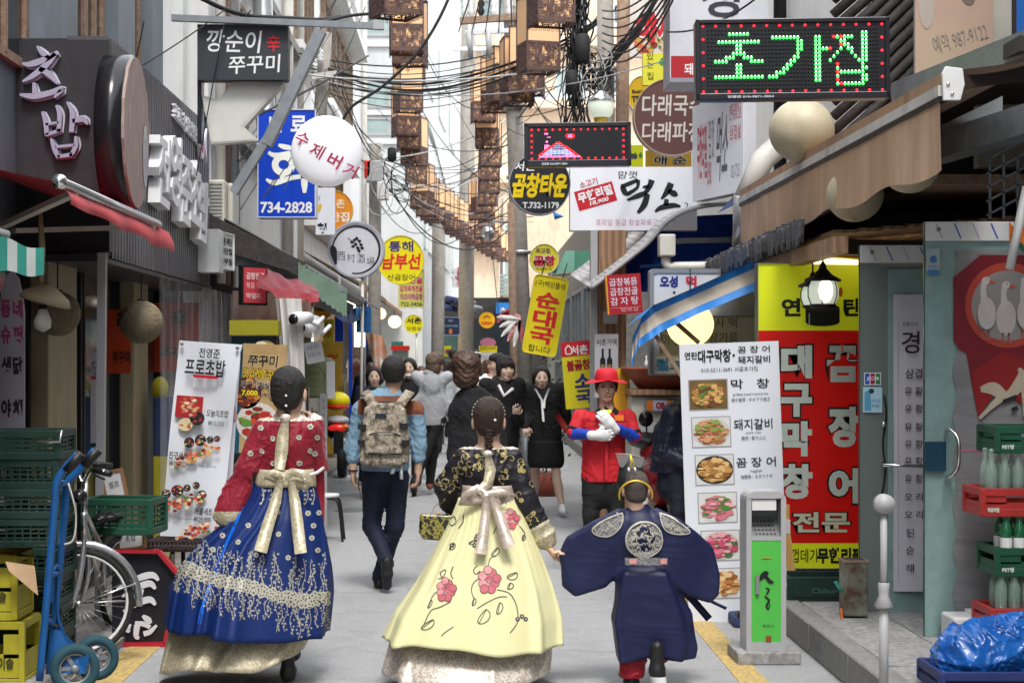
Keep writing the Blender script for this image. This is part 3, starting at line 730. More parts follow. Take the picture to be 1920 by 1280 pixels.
def win_front(t,y,x0,x1,z0,z1,n=2,rows=1,fm='whiteplastic',gm='window',d=.05,name='window'):
 b=MB();fw=.07
 for xx in[x0+(x1-x0)*i/n for i in range(n+1)]:b.bx(xx-fw/2,xx+fw/2,y-d,y+.01,z0,z1,fm)
 for zz in[z0+(z1-z0)*i/rows for i in range(rows+1)]:b.bx(x0,x1,y-d*.9,y,zz-fw/2,zz+fw/2,fm)
 f=b.build(name,t)
 b=MB();b.bx(x0,x1,y-.02,y-.005,z0,z1,gm);b.build('pane',f)
def winpx(t,y,px0,px1,py0,py1,**k):
 a,c=P(px0,py1,y),P(px1,py0,y);win_front(t,y,a.x,c.x,a.z,c.z,**k)
A=thing('shop_building','sushi shop front with slate blue upper floor, cream pillars and dark glass','building',(-2.9,13,0))
box_part('upper_wall',A,-6,-2.95,4.0,16.0,2.35,9.5,'bluegrey')
for i,(y0,y1) in enumerate(((11.25,12.2),(13.6,14.3),(15.1,15.6))):box_part('pilaster',A,-2.95,-2.80,y0,y1,3.4,9.4,'bluegrey')
for(y0,y1) in((10.2,11.2),(12.25,12.9),(12.95,13.55),(14.35,15.05)):
 win_side(A,-2.95,1,y0,y1,3.6,7.5,2,2,'rustpole','glassdark')
box_part('fascia_top',A,-2.95,-2.60,11.15,15.5,3.5,3.77,'darkclad')
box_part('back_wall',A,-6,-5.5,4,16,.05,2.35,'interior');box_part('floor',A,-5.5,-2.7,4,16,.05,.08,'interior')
box_part('end_wall',A,-6,-2.62,15.6,15.75,.05,9.5,'whitewall')
for(y0,y1) in((10.95,11.75),(13.75,14.35),(9.2,9.5)):box_part('pillar',A,-3.0,-2.70,y0,y1,.05,2.35,'cream',bevel=.01)
for(y0,y1) in((11.78,12.35),(12.4,13.70),(14.4,15.6),(9.6,10.9)):
 b=MB();b.bx(-2.86,-2.84,y0,y1,.3,2.3,'glassdark');b.bx(-2.88,-2.80,y0,y0+.05,.05,2.35,'black');b.bx(-2.88,-2.80,y1-.05,y1,.05,2.35,'black');b.bx(-2.88,-2.79,y0,y1,.05,.3,'darkclad');b.build('shop_window',A)
box_part('soffit',A,-3.1,-2.352,10.9,15.62,2.30,2.345,'darkclad')
b=MB();b.bx(-2.62,-2.352,11.12,15.35,2.33,3.78,'greyclad');b.build('fascia',A)
b=MB();f0=None;n=0
b.bx(-.006,.006,-.035,.035,0,1.44,'greyclad')
for i in range(42):
 y=11.22+i*.1
 loc=(-2.346-A.location.x,y-A.location.y,2.335)
 if f0 is None:f0=b.build('flute',A,world=False,bevel=.003);f0 .location=loc
 else:piece(f0,'flute',A,loc)
B_=building('white_building','narrow white rendered building with pipes beside the arrow sign',-6,-2.45,16.0,23.5,9.5,'whitewall')
for(y0,y1,z0,z1) in((17.6,18.6,4.2,5.4),(19.9,21.2,4.2,5.4),(17.6,18.6,6.4,7.6),(19.9,21.2,6.4,7.6)):win_side(B_,-2.45,1,y0,y1,z0,z1,2,1,'rustpole','window')
for i,y in enumerate((16.25,16.7,17.2,22.3)):part('pipe',B_,lambda b:b.cyl((-2.37,y,2.4),(-2.37,y,9.3),(.05,.035,.06,.07)[i],('pvcpipe','rustpole','steel','pvcpipe')[i]))
for z in(4.0,5.9,7.9):box_part('ledge',B_,-2.5,-2.3,16,23.5,z-.12,z,'concrete')
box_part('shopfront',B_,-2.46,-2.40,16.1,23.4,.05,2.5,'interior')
d_=part('duct',B_,lambda b:b.tube(cat([(-2.30,18.6,7.5),(-2.25,18.6,5.4),(-2.2,18.4,4.4),(-2.1,18.2,3.7),(-1.95,17.9,3.35)],6),.11,'steel',14))
C_=building('tall_white_building','tall plain white building with brown barred windows beyond the round white signs',-8,-2.6,23.5,41.5,16,'whitewall')
for(y0,y1,z0,z1) in((29.8,36.8,6.3,8.0),(29.8,36.8,9.2,10.8),(27,34,4.0,5.2),(24.4,27.6,6.3,8.0)):
 win_side(C_,-2.6,1,y0,y1,z0,z1,6,1,'rustpole','palewindow',.09)
 box_part('canopy',C_,-2.6,-2.2,y0-.3,y1+.3,z1+.12,z1+.24,'whitewall');box_part('sill',C_,-2.6,-2.35,y0-.3,y1+.3,z0-.22,z0-.1,'whitewall')
part('pipe',C_,lambda b:b.cyl((-2.5,40.6,2),(-2.5,40.6,15),.07,'pvcpipe'));part('pipe',C_,lambda b:b.cyl((-2.5,25.3,2),(-2.5,25.3,15),.05,'pvcpipe'))
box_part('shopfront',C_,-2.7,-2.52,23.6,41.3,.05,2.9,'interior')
D_=thing('panelled_block','pale grey panelled block with bands of pale green glass behind the left string of lanterns','building',(-2.5,46,0))
b=MB();q0=[(-9,44.5),(-1.22,44.5),(-.35,66),(-9,66)];b.prism(q0,0,22,'palewall');b.build('wall',D_)
for(py0,py1) in((-150,-40),(2,66),(146,200),(222,252)):winpx(D_,44.5,684,776,py0,py1,n=2,rows=1,fm='greyplastic',gm='palewindow')
for py in(-20,80,208,262):c=P(684,py,44.5);box_part('band',D_,-2.95,-1.2,44.42,44.5,c.z-.12,c.z,'whitewall')
M_=frame((-1.22,44.49,0),(.87,21.5,0))
for i,(u,z0,z1) in enumerate(((.6,4.6,7.6),(5,4.6,7.6),(10,4.6,7.6),(15,4.6,7.6),(.6,9,11),(7,9,11),(13,9,11))):
 b=MB();b.bx(u,u+3.6,z0,z1,.0,.05,'palewindow',M_)
 for q in range(5):b.bx(u+q*.88,u+q*.88+.07,z0,z1,.05,.1,'whiteplastic',M_)
 b.build('window',D_)
b=MB();b.add([(0,8.2,.12),(16,6.3,.12),(16,8.2,.12)],[(0,1,2)],'whitewall',M_);b.build('panel',D_)
E_=building('louvred_building','dark grey louvred upper floor above the far left shops',-6,-1.45,46,60,5.9,'greysteel')
b=MB();b.bx(0,.05,-.06,.06,2.9,5.8,'bluegrey');l0=None
for i in range(40):
 loc=(-1.45-E_.location.x,46.3+i*.33-E_.location.y,0)
 if l0 is None:l0=b.build('louvre',E_,world=False);l0 .location=loc
 else:piece(l0,'louvre',E_,loc)
box_part('roof_edge',E_,-1.6,-1.25,46,60,5.9,6.02,'greysteel');box_part('roof_edge',E_,-1.6,-1.25,46,60,2.7,2.85,'greysteel')
G_=building('beige_block','beige rendered apartment block closing the view at the centre',-1.0,9.0,78,92,24,'beigewall')
for(a,c,d,e,g) in((858,886,84,186,'window'),(905,935,95,175,'palewindow'),(1042,1100,132,186,'palewindow'),(1120,1160,130,186,'window'),(858,886,262,320,'window'),(905,940,262,318,'window'),(1040,1095,250,300,'window'),(905,960,0,40,'window'),(1040,1100,0,45,'palewindow'),(855,890,0,40,'palewindow'),(1130,1170,10,60,'window'),(900,950,400,440,'window'),(860,885,400,440,'palewindow'),(960,1010,400,440,'window')):
 winpx(G_,78,a,c,d,e,n=2,rows=1,fm='whiteplastic',gm=g,d=.12)
for(py0,py1) in((62,90),(192,206),(330,345),(445,470)):
 a=P(850,py1,78);c=P(850,py0,78);box_part('balcony',G_,-1.0,9,77.3,78,a.z,c.z,'beigewall');box_part('railing',G_,-1.0,9,77.35,77.4,c.z,c.z+.35,'palewall')
part('downpipe',G_,lambda b:b.cyl(P(942,640,77.1),P(942,420,77.1),.15,'whiteplastic'))
H_b=building('glass_tower','hazy white glass office tower behind the centre rooftops',-14,2.5,120,135,60,'palewall')
for i in range(8):
 z=16+i*3.6;win_front(H_b,120,-13,2,z,z+2.5,9,1,'whiteplastic','palewindow',.2)
I_=thing('far_shopfront','dark bar front with blue fascia at the far bend of the lane','building',(0,50,0))
box_part('wall',I_,-2.2,4.5,50,56,0,3.5,'interior')
box_part('door_frame',I_,-.95,-.2,49.9,50,0,2.9,'glassgreen');box_part('door_frame',I_,.15,1.6,49.9,50,0,2.9,'glassdark')
a,c=P(930,588,49.8),P(1010,574,49.8);box_part('fascia',I_,a.x,c.x+1.4,49.7,49.9,a.z,c.z+.1,'bluecanvas')
box_part('upper_floor',I_,1.0,4.5,50.2,56,3.5,6.5,'beigewall');winpx(I_,50.2,945,985,420,520,n=2,rows=3,fm='whiteplastic',gm='palewindow')
for i in range(6):
 a=P(930,545+i*6,49.6)
for i in range(6):box_part('shutter_slat',I_,.9,1.55,49.75,49.8,3.55+i*.11,3.63+i*.11,'palewindow')
J_=building('right_far_row','low shop row with grey window frames beyond the utility pole on the right',2.15,7,24,47,4.3,'concrete')
for i,y in enumerate((25,28.5,32,35.5,39)):win_side(J_,2.15,-1,y,y+2.9,.3,3.0,3,2,'greysteel','glassgreen',.06,'shop_window')
K_=building('right_white_building','white metal panelled building standing behind the angled white sign',2.95,8,12.5,24,10,'whitewall')
for i in range(22):
 b=None
pn=MB();pn.bx(-.03,0,-.245,.245,0,6.9,'whiteplastic');p0=None
for i in range(22):
 loc=(2.95-K_.location.x,12.8+i*.5-K_.location.y,3.0)
 if p0 is None:p0=pn.build('panel',K_,world=False,bevel=.006);p0 .location=loc
 else:piece(p0,'panel',K_,loc).modifiers.new('bevel','BEVEL').width=.006
part('downpipe',K_,lambda b:b.cyl((2.84,15.6,2.9),(2.84,15.6,10),.06,'black'))
box_part('shopfront',K_,2.9,2.96,12.6,23.9,.13,2.9,'interior')
N_=thing('right_shop_building','dark shop building with brown steel beams over the glass doors','building',(3.2,10,0))
box_part('wall',N_,3.9,8,5,12.4,.13,9,'bluegrey');box_part('side_wall',N_,2.85,8,12.2,12.5,.13,3.2,'bluegrey')
box_part('side_wall',N_,3.05,8,12.42,12.5,3.2,9,'bluegrey')
box_part('return_wall',N_,3.25,8,10.9,11.0,2.9,7.5,'acbeige')
b=MB()
for i in range(22):
 z=3.0+i*.105;b.tube([(2.62,12.3,z),(2.9,12.25,z+.25),(3.2,12.2,z+.55)],.036,'darktile',8)
stuff(b.build('ribbed_roof',N_))
for(z,w_) in((2.72,.16),(3.12,.14)):part('beam',N_,lambda b:b.beam(P(1690,300,10.5)+Vector((0,0,z-2.72)),P(2050,190,8.6)+Vector((0,0,z-2.72)),.14,w_,'greysteel'))
b=MB();a,c,d,e=P(1755,240,10.3),P(1880,180,9.4),P(1880,245,9.4),P(1755,310,10.3);b.quad(a,c,d,e,'palewall');b.quad(a+Vector((0,.05,-.01)),e+Vector((0,.05,0)),d+Vector((0,.05,0)),c+Vector((0,.05,0)),'palewall');b.build('panel',N_)
box_part('ceiling',N_,2.9,4.0,9.0,12.2,3.3,3.38,'interior')
box_part('lower_soffit',N_,2.75,4.0,10.2,12.2,2.72,2.78,'darkbrown' if 'darkbrown' in MATS else 'rustpole')
part('window_grille',N_,lambda b:[b.beam(P(1850,300+i*26,9.6),P(1990,225+i*26,9.6),.012,.012,'greysteel') for i in range(5)]+[b.beam(P(1856+i*26,290,9.6),P(1856+i*26,410,9.6),.012,.012,'greysteel') for i in range(4)])
building('side_building','plain rendered building on the left of the lane behind the viewpoint',-8,-3.0,-30,3.9,9.5,'concrete')
building('side_building','plain rendered building on the right of the lane behind the viewpoint',3.5,9,-30,4.9,9.5,'concrete')
building('end_building','pale building closing the lane far behind the viewpoint',-12,12,-44,-34,12,'palewall')
# SIGNS, LEFT SIDE
WL='#e9e9ea';INK='#16161c'
t,M,k=sign('shop_sign','dark shop sign with big raised lavender brush letters above the red awning','sign',30,75,205,472,11.1,th=.55,face='darkclad',side='darkclad')
def chobap(b,M,k,ci):
 X=lambda px,py:((px-117.5)*k,-(py-273.5)*k)
 def st(pts,e=.035):
  for mm,dz,g in(('#c9c6cf',.018,1.0),('#a7a3ba',.045,.62)):
   b.brush([(*X(px,py),wd*k*g) for px,py,wd in pts],mm,M,.004 if dz<.02 else .02,4,dz)
 for s_ in(([(74,90,3),(84,102,8),(96,112,5)],[(46,122,3),(60,124,8),(86,116,9),(112,102,6)],[(108,104,7),(92,124,9),(68,144,8),(47,156,3)],[(78,132,7),(96,142,9),(112,160,3)],[(68,158,4),(70,178,8)],[(42,180,4),(66,184,8),(96,178,8),(120,170,8),(106,186,3)]) if ci==0 else([(84,212,4),(90,232,7),(92,256,6)],[(110,200,4),(116,218,7),(114,250,6)],[(90,236,4),(114,232,4)],[(90,256,5),(118,246,5)],[(130,194,3),(140,214,8),(138,250,7)],[(140,230,6),(160,226,9),(168,236,3)],[(100,262,3),(106,280,7),(114,298,6)],[(146,258,4),(146,276,7),(136,296,5)],[(108,278,4),(144,274,4)],[(112,296,5),(140,292,6)])):st(s_)
for ci in(0,1):part('letter',t,lambda b:chobap(b,M,k,ci))
t=thing('round_wooden_sign','wood faced disc sign in a deep black drum seen edge on at the building corner','sign',(-2.2,11.05,2.7))
Mw=frame((-2.34,11.05,3.14),(0,1,0))
part('drum',t,lambda b:b.prism([(.43*math.cos(i*R(10)),.50*math.sin(i*R(10))) for i in range(36)],0,.17,'blackgloss',Mw,True))
def wd(b):
 b.prism([(.415*math.cos(i*R(10))*(1+.02*math.sin(i*2.1)),.485*math.sin(i*R(10))) for i in range(36)],.17,.19,'palewood',Mw)
part('wood_face',t,wd);part('cut_out',t,lambda b:b.prism([(.26+.09*math.cos(i*R(20)),-.12+.21*math.sin(i*R(20))) for i in range(18)],.19,.194,'blackgloss',Mw))
t=thing('fascia_lettering','stacked raised white brush letters standing out from the fluted grey fascia','sign',(-2.3,13.5,2.7))
Mf=frame((-2.335,13.4,2.98),(0,1,0))
for i,(s_,u,v,hh) in enumerate((('전',-.95,.12,.62),('영',-.38,.18,.66),('준',.2,.06,.62),('초',.72,.1,.62),('밥',1.2,-.02,.62))):
 b=MB();b.text(s_,Mf,u*.88+.02,v-.03,.50,hh*.86,'#e2e2e4',z=0,bold=.02,ext=.09,rot=-.06,shear=.12,res=2);b.build('letter',t,label=None)
t=thing('fascia_caption','small white raised letters with a pink fish mark near the fascia top','sign',(-2.3,14.3,3.5))
b=MB();b.text('프로초밥전문점',Mf,.60,.62,1.25,.13,'#e2e2e6',z=.0,bold=.02,ext=.03,rot=-.05);b.build('lettering',t)
b=MB();b.prism([(1.32+.11*math.cos(i*R(20)),.57+.15*math.sin(i*R(20))) for i in range(18)],0,.035,'#e6e2e8',Mf);b.prism([(1.42,.57),(1.58,.72),(1.55,.57),(1.58,.42)],0,.035,'#e6e2e8',Mf);b.prism([(1.30+.06*math.cos(i*R(20)),.57+.1*math.sin(i*R(20))) for i in range(18)],.035,.04,'#b03a78',Mf);b.build('fish_mark',t)
t,M,k=sign('address_sign','small white box sign with dark writing on the end of the fluted fascia','sign',0,0,0,0,1,th=.18,face='whiteplastic',side='whiteplastic',frame_w=.012,size=(.50,.33),M=frame((-2.17,15.2,2.64),(.14,.99,0)),texts=[('서촌계단',0,.085,.40,.07,INK,{'bold':.03}),('계단집',0,.0,.38,.06,INK,{'bold':.03}),('체부동',0,-.09,.40,.06,INK,{'bold':.02})])
part('mounting_box',t,lambda b:b.bx(-2.35,-2.16,14.72,15.0,2.43,2.8,'whiteplastic'))
t=thing('arrow_sign','white arrow shaped lightbox pointing down left under the charcoal brush lettered board','sign',P(455,210,14))
M=frame(P(460,150,14));k=14/F
def ar(b):
 X=lambda L_:[((px-460)*k,-(py-150)*k) for px,py in L_]
 b.prism(X([(440,148),(539,148),(458,238),(485,264),(396,270),(378,178),(410,188)]),-.14,0,'#c9c6bd',M)
 b.prism(X([(443,151),(533,150),(452,238),(478,262),(398,267),(381,182),(408,194)]),0,.004,'#cfcdc6',M)
part('casing',t,ar);part('edge',t,lambda b:b.bx(P(370,0,14).x,P(378,0,14).x,14,14.14,P(0,268,14).z,P(0,120,14).z,'acrylicblack'))
sign('board_sign','charcoal board with white brush letters and a red character hung on the steel arm','sign',370,46,540,150,13.9,th=.16,face='#34363c',side='#1c1d20',texts=[('깡순이',438,78,102,42,WL,{'shear':.1,'bold':.012,'rot':-.03}),('辛',513,82,24,32,'#c81a28',{'bold':.02}),('쭈꾸미',477,121,96,34,WL,{'shear':.1,'bold':.012,'rot':.04})])
t=thing('sign_bracket','grey steel arm with a thick diagonal strut reaching over the lane','bracket',P(345,300,14))
part('beam',t,lambda b:b.beam(P(322,34,13.85),P(718,50,13.85),.06,.05,'greysteel'))
part('strut',t,lambda b:b.beam(P(602,58,13.8),P(500,272,13.8),.13,.09,'greysteel'));part('strut',t,lambda b:b.beam(P(500,262,13.78),P(438,362,13.78),.08,.07,'greysteel'))
part('end_cap',t,lambda b:b.beam(P(700,49.5,13.84),P(720,50.2,13.84),.064,.054,'greyplastic'))
def hoe(b,M,k):
 X=lambda px,py:((px-537.5)*k,-(py-306.5)*k);Wt='#eef0e6'
 for pts in([(522,272,2.5),(535,276,5),(550,278,3)],[(503,286,3),(518,292,5),(545,287,4.5)],[(499,336,2),(515,343,5),(545,334,4.5),(575,330,4)],[(570,325,6),(571,345,6),(571,362,3)],[(529,325,5),(530,334,5)]):
  b.brush([(*X(a,c),w_*k) for a,c,w_ in pts],Wt,M,.006)
 ring=[(532+16*math.cos(R(i*18)),309+15*math.sin(R(i*18))) for i in range(21)]
 b.brush([(*X(a,c),6.2*k) for a,c in ring],Wt,M,.007,2)
sign('blue_sign','tall bright blue sign with a big white letter and phone number behind the steel arm','sign',483,205,592,408,17,th=.25,face='signblue',side='#d9d9de',frame_w=1.6,frame_m='#d9dbe4',texts=[('보',515,234,26,30,'#e8eaf0',{'bold':.03}),('료',560,232,30,30,'#e8eaf0',{'bold':.03}),('734-2828',537,389,97,21,'#f0f0f0',{'bold':.03})],extra=hoe)
t=thing('round_sign','big domed white round sign with slanting magenta letters','sign',P(613,283,15.6))
M=frame(P(613,283,15.6),(1,.10,0));r_=67*15.6/F
b=MB();b.lathe([(0.001,.075),(r_*.35,.071),(r_*.65,.058),(r_*.85,.036),(r_*.97,.008),(r_,-.03),(r_*.98,-.07),(.0,-.07)],'softwhite',M,48);b.build('casing',t)
b=MB()
for s_,u,v in(('수',566,263),('제',594,285),('버',627,303),('거',657,321)):
 b.text(s_,M,(u-613)*15.6/F*.98,-(v-283)*15.6/F,25*15.6/F,27*15.6/F,'#b0134f',z=.076 if u in(594,627) else .066,rot=-.42,bold=.012,shear=.1)
b.build('lettering',t)
part('hanger',t,lambda b:b.tube(cat([P(640,232,15.7),P(660,200,15.7),P(720,160,15.7),P(790,90,15.7),P(840,0,15.7),P(850,-60,15.7)],5),.014,'wire',8))
def tav(b,M,k):
 for i in range(26):
  a=R(-100+i*11);w_=(.008+.018*abs(math.sin(a*.5+1.2)))
  a2=R(-100+(i+1)*11);q=46*k
  b.poly([((q-w_)*math.cos(a),(q-w_)*math.sin(a)),(q*math.cos(a),q*math.sin(a)),(q*math.cos(a2),q*math.sin(a2)),((q-w_)*math.cos(a2),(q-w_)*math.sin(a2))],INK,M,.006)
 b.brush([(-46*k*.98,8*k,.01),(-43*k,-2*k,.04),(-38*k,-28*k,.012)],INK,M,.0065)
 for(x,y) in((-8,14),(-1,10),(6,16),(-6,6),(3,3),(9,9),(-3,18),(1,21),(11,3),(5,-2)):b.disc(x*k,y*k,3.6*k,2.8*k,INK,M,.006,8,x)
 b.brush([(-16*k,22*k,.003),(0,8*k,.004),(8*k,-12*k,.003)],INK,M,.006);b.brush([(0,24*k,.003),(8*k,10*k,.004),(14*k,0,.003)],INK,M,.006)
sign('round_sign','round white tavern sign with a black brushed ring and four thin characters','sign',615,415,721,521,19,th=.16,face='#c6c6cc',side='#b9bac4',frame_w=4,frame_m='#a4a6b2',shape='round',texts=[(c,x,y,15,16,INK,{'bold':-.012}) for c,x,y in(('西',640,480),('村',658,483),('酒',677,485),('場',695,490))],extra=tav)
part('sign_post',None,lambda b:b.cyl(P(680,520,19.05),P(676,860,19.05),.018,'pvcpipe'))
tag(bpy.data.objects['sign_post'],'thin pale post standing under the round tavern sign','post')
sign('round_sign','round yellow sign with purple and red letters beside the tavern sign','sign',708,441,795,533,22.5,th=.15,face='yellow',side='#c9b800',frame_w=1.2,frame_m='#d8cf40',shape='round',texts=[('통해',752,462,46,20,'#2a1470',{'bold':.02}),('남부선',752,490,72,30,'#d8141e',{'bold':.03,'shear':.1}),('산곰장어',752,520,52,12,'#1c1c1c',{})])
sign('menu_sign','yellow framed sign of pink letters and a phone number below the yellow round sign','sign',746,505,796,577,25.5,th=.12,face='#d9d46a',side='#d8d8d8',frame_w=1,texts=[('전골',780,526,24,12,'#c8287a',{'bold':.03}),('김치찌개전골',771,541,42,12,'#c8287a',{'bold':.03}),('치즈야채곱창',771,556,42,12,'#b82890',{'bold':.03}),('722-3456',771,570,40,8,'#2c5a1c',{'bold':.02})])
box_part('post',None,P(796,0,25.4).x,P(803,0,25.4).x,25.3,25.45,P(0,578,25.4).z,P(0,470,25.4).z,'whiteplastic');tag(bpy.data.objects['post'],'short white upright strip on the edge of the yellow menu sign','post')
sign('lightbox_sign','white vertical sign with a black letter between the blue sign and the tavern sign','sign',592,352,628,440,18.6,th=.1,face='#dfe0e8',side='#c8c8d0',texts=[('첫',604,428,20,20,'#181820',{'bold':.04}),('♥',598,390,10,16,'#d8b400',{}),('〃',598,372,5,10,'#404060',{})])
sign('round_sign','half hidden orange round sign with pale letters beyond the white vertical sign','sign',590,357,662,429,20.5,th=.1,face='#e08a10',side='#e8c060',frame_w=1,shape='round',texts=[('서촌',630,382,34,18,'#f6d9b4',{'bold':.03}),('안집',637,407,36,18,'#f6e9d4',{'bold':.03})])
sign('round_sign','amber round beer sign with dark lettering beside the cameras','sign',571,529,627,601,18,th=.12,face='#e2a208',side='#a86c10',frame_w=1.5,frame_m='#b8780c',shape='round',texts=[('ICHIBAN',602,580,42,7,'#2c2408',{'bold':.04}),('り',610,560,16,26,'#3c2c08',{'bold':.04})])
sign('round_sign','small yellow round sign on a white post far down the left side','sign',757,589,794,626,30,th=.1,face='yellow',side='#e8e8e0',frame_w=1.5,frame_m='#e8e4b0',shape='round',texts=[('서촌',776,601,28,12,'#1c1a10',{'bold':.03}),('오락실',776,616,28,8,'#5a4c10',{})])
t_=part('sign_post',None,lambda b:b.cyl(P(781,625,30.05),P(781,720,30.05),.02,'whiteplastic'));tag(t_,'white post of the small yellow round sign far down the lane','post')
sign('beer_sign','dark blue square beer sign with rounded corners on the dark far shopfront','sign',826,594,863,629,40,th=.12,face='#1b2440',side='#5c6a8c',frame_w=1.6,frame_m='#7c8cae',corner=5,texts=[('BEER',845,601,9,4,'#9ab',{}),('STATION',845,611,26,4,'#8fc0d0',{}),('▮',845,621,6,9,'#c8702c',{})])
sign('round_sign','small amber round beer sign on the far dark shopfront','sign',898,585,928,615,42,th=.1,face='#f0b010',side='#d89010',shape='round',texts=[('KIRIN',913,606,20,6,'#c03c10',{'bold':.04}),('︽',913,594,14,7,'#40300c',{})])
sign('ground_sign','yellow topped pavement sign with a pink bowl picture among the far crowd','sign',898,648,932,700,33,th=.06,face='#c8c4c0',side='#999',texts=[('곱창요리',915,652,30,8,'#a89000',{'bold':.1,'z':.009}),('메뉴',915,670,20,10,'#909098',{})],extra=lambda b,M,k:(b.poly([(-17*k,26*k),(17*k,26*k),(17*k,14*k),(-17*k,14*k)],'#d8c810',M,.006),b.disc(0,32*k,15*k,9*k,'#b06a80',M,.004)))
sign('ground_sign','small lime sign with a pink mark beside the far dark heads','sign',829,648,846,668,36,th=.06,face='#c4c400',side='#886',texts=[('●',839,659,9,9,'#8c3060',{})])
t=thing('projecting_letters','red and white raised letters projecting from the dark louvred upper floor','sign',P(865,520,44))
for s_,px,m_ in(('집',852,'#d9d9e0'),('꾼',863,'#d01824'),('술',870,'#c01420')):
 b=MB();b.text(s_,frame(P(px,520,44),(1,.5,0)),0,0,.22,.5,m_,z=0,bold=.05,ext=.12);b.build('letter',t)
t=thing('surfboard_sign','pointed white board painted with pink and navy letters at the left edge','sign',P(22,800,10.2))
M=frame(P(22,655,10.2),(1,.12,0));k=10.2/F
o=[(math.copysign(1,math.sin(a))*0+22*math.sin(a)*(1 if math.cos(a)<0 else(1-abs(math.cos(a))**2.2*.35)),150*math.cos(a)) for a in[R(i*10) for i in range(36)]]
o=[(-23,-150),(23,-150),(23,70),(19,105),(12,135),(0,150),(-12,135),(-19,105),(-23,70)]
part('board',t,lambda b:b.prism([(x*k,y*k) for x,y in o],-.04,0,'#a8a2ae',M))
def sb(b):
 for s_,x,y,m_ in(('동',-11,76,'#a03060'),('네',11,76,'#a03060'),('슈',-11,28,'#a03060'),('퍼',11,28,'#a03060'),('생',-10,-30,'#141428'),('닭',11,-30,'#141428'),('야',-10,-110,'#141428'),('채',11,-110,'#141428')):b.text(s_,M,x*k,y*k,18*k,34*k,m_,bold=.05)
part('lettering',t,sb)
t=thing('menu_screen','red lit menu screen hanging beneath the dark awning','screen',P(478,535,14.6))
M=frame(P(477,535,14.6),(.72,.7,0));
part('casing',t,lambda b:b.box((0,0,-.02),(.27,.34,.05),'black',M));b=MB();b.box((0,0,.007),(.235,.30,.006),'mred' if 'mred' in MATS else mk('mred','#b83a44',emit=.08,var=.1),M)
b.text('곱창전골',M,0,.08,.19,.06,'#f2dfe0',z=.014,bold=.02);b.text('볶음 정식',M,0,0,.19,.05,'#f2dfe0',z=.014);b.text('막걸리',M,-.02,-.09,.15,.05,'#f2dfe0',z=.014,bold=.02);b.build('display',t)
part('hanger',t,lambda b:b.cyl(P(482,512,14.7),P(482,480,14.7),.008,'black'))
def food(b,M,cx,cy,rx,ry,cols,n=40,plate='#d8d8d6',seed=0,rect=None,z=.004,size=.28):
 r_=random.Random(seed)
 if rect:b.poly([(cx-rect[0],cy-rect[1]),(cx+rect[0],cy-rect[1]),(cx+rect[0],cy+rect[1]),(cx-rect[0],cy+rect[1])],rect[2],M,z)
 if plate:b.disc(cx,cy,rx,ry,plate,M,z+.0008,22)
 for i in range(n):
  a,d=r_.uniform(0,6.28),math.sqrt(r_.random())*.80;x,y=cx+rx*d*math.cos(a),cy+ry*d*math.sin(a);q=r_.uniform(.5,1)*size
  b.disc(x,y,rx*q,ry*q*r_.uniform(.35,.9),r_.choice(cols),M,z+.0012+i*.00005,7,r_.uniform(0,3))
SUSHI=['#c8543c','#e0a088','#b83a34','#e6d2b4','#d87a50','#7c3024','#d8b860','#5a7a3a']
t=thing('standing_banner','white standing banner of sushi sets and prices leaning at the shop door','banner',P(375,1010,10.6))
def bq(px,py,Y=10.6):return P(px,py,Y)
Q=[bq(336,638),bq(452,646),bq(412,1012),bq(300,1004)]
def banner_frame(Q):
 C=(Q[0]+Q[1]+Q[2]+Q[3])/4;Rv=(Q[1]-Q[0]);U=(Q[0]-Q[3]);Rv=Rv.normalized();U=(U-Rv*U.dot(Rv)).normalized();return frame(C,Rv,U)
Ms=Matrix.Identity(4);C0=sum(Q,Vector())/4
u_,v_=(Q[1]-Q[0]+Q[2]-Q[3])/2,(Q[0]-Q[3]+Q[1]-Q[2])/2
Ms.col[0][:3]=u_;Ms.col[1][:3]=v_;Ms.col[2][:3]=u_.cross(v_).normalized();Ms.col[3][:3]=C0
b=MB();b.surf(lambda a,c:Q[3].lerp(Q[2],a).lerp(Q[0].lerp(Q[1],a),c)+Vector((0,.02*math.sin(a*3.1)+.012*math.sin(c*9+a*4),0)),8,14,'bannerwhite');b.build('cloth',t,label=None)
b=MB();S_=lambda*a,**kk:b.text(*a,**kk)
def UV(px,py):
 d=P(px,py,10.6)-C0;A_=np.array([[u_.x,v_.x],[u_.z,v_.z]]);s_=np.linalg.solve(A_,[d.x,d.z]);return s_[0],s_[1]
def btx(s_,px,py,w_,h_,m_,**kk):u,v=UV(px,py);b.text(s_,Ms,u,v,w_/116,h_/368,m_,z=kk.pop('z',.03),**kk)
for a in(('전영준',394,662,40,18,INK),('프로초밥',386,689,76,32,INK),('오늘의초밥',409,775,42,14,INK),('₩10,000',406,794,30,11,INK),('친구세트',336,853,36,14,INK),('₩39,900',334,869,32,11,INK),('커플세트',383,958,34,14,INK),('₩29,900',380,973,32,11,INK),('초밥18p+우동',390,874,34,6,'#555560'),('초밥14p+튀김',352,972,34,6,'#555560')):btx(*a,bold=.02 if a[4]>12 else 0,shear=.08 if a[4]>17 else 0)
u,v=UV(388,706);b.prism([(u-.2,v-.008),(u+.18,v-.008),(u+.21,v+.008),(u-.23,v+.008)],.028,.03,'#b8142c',Ms)
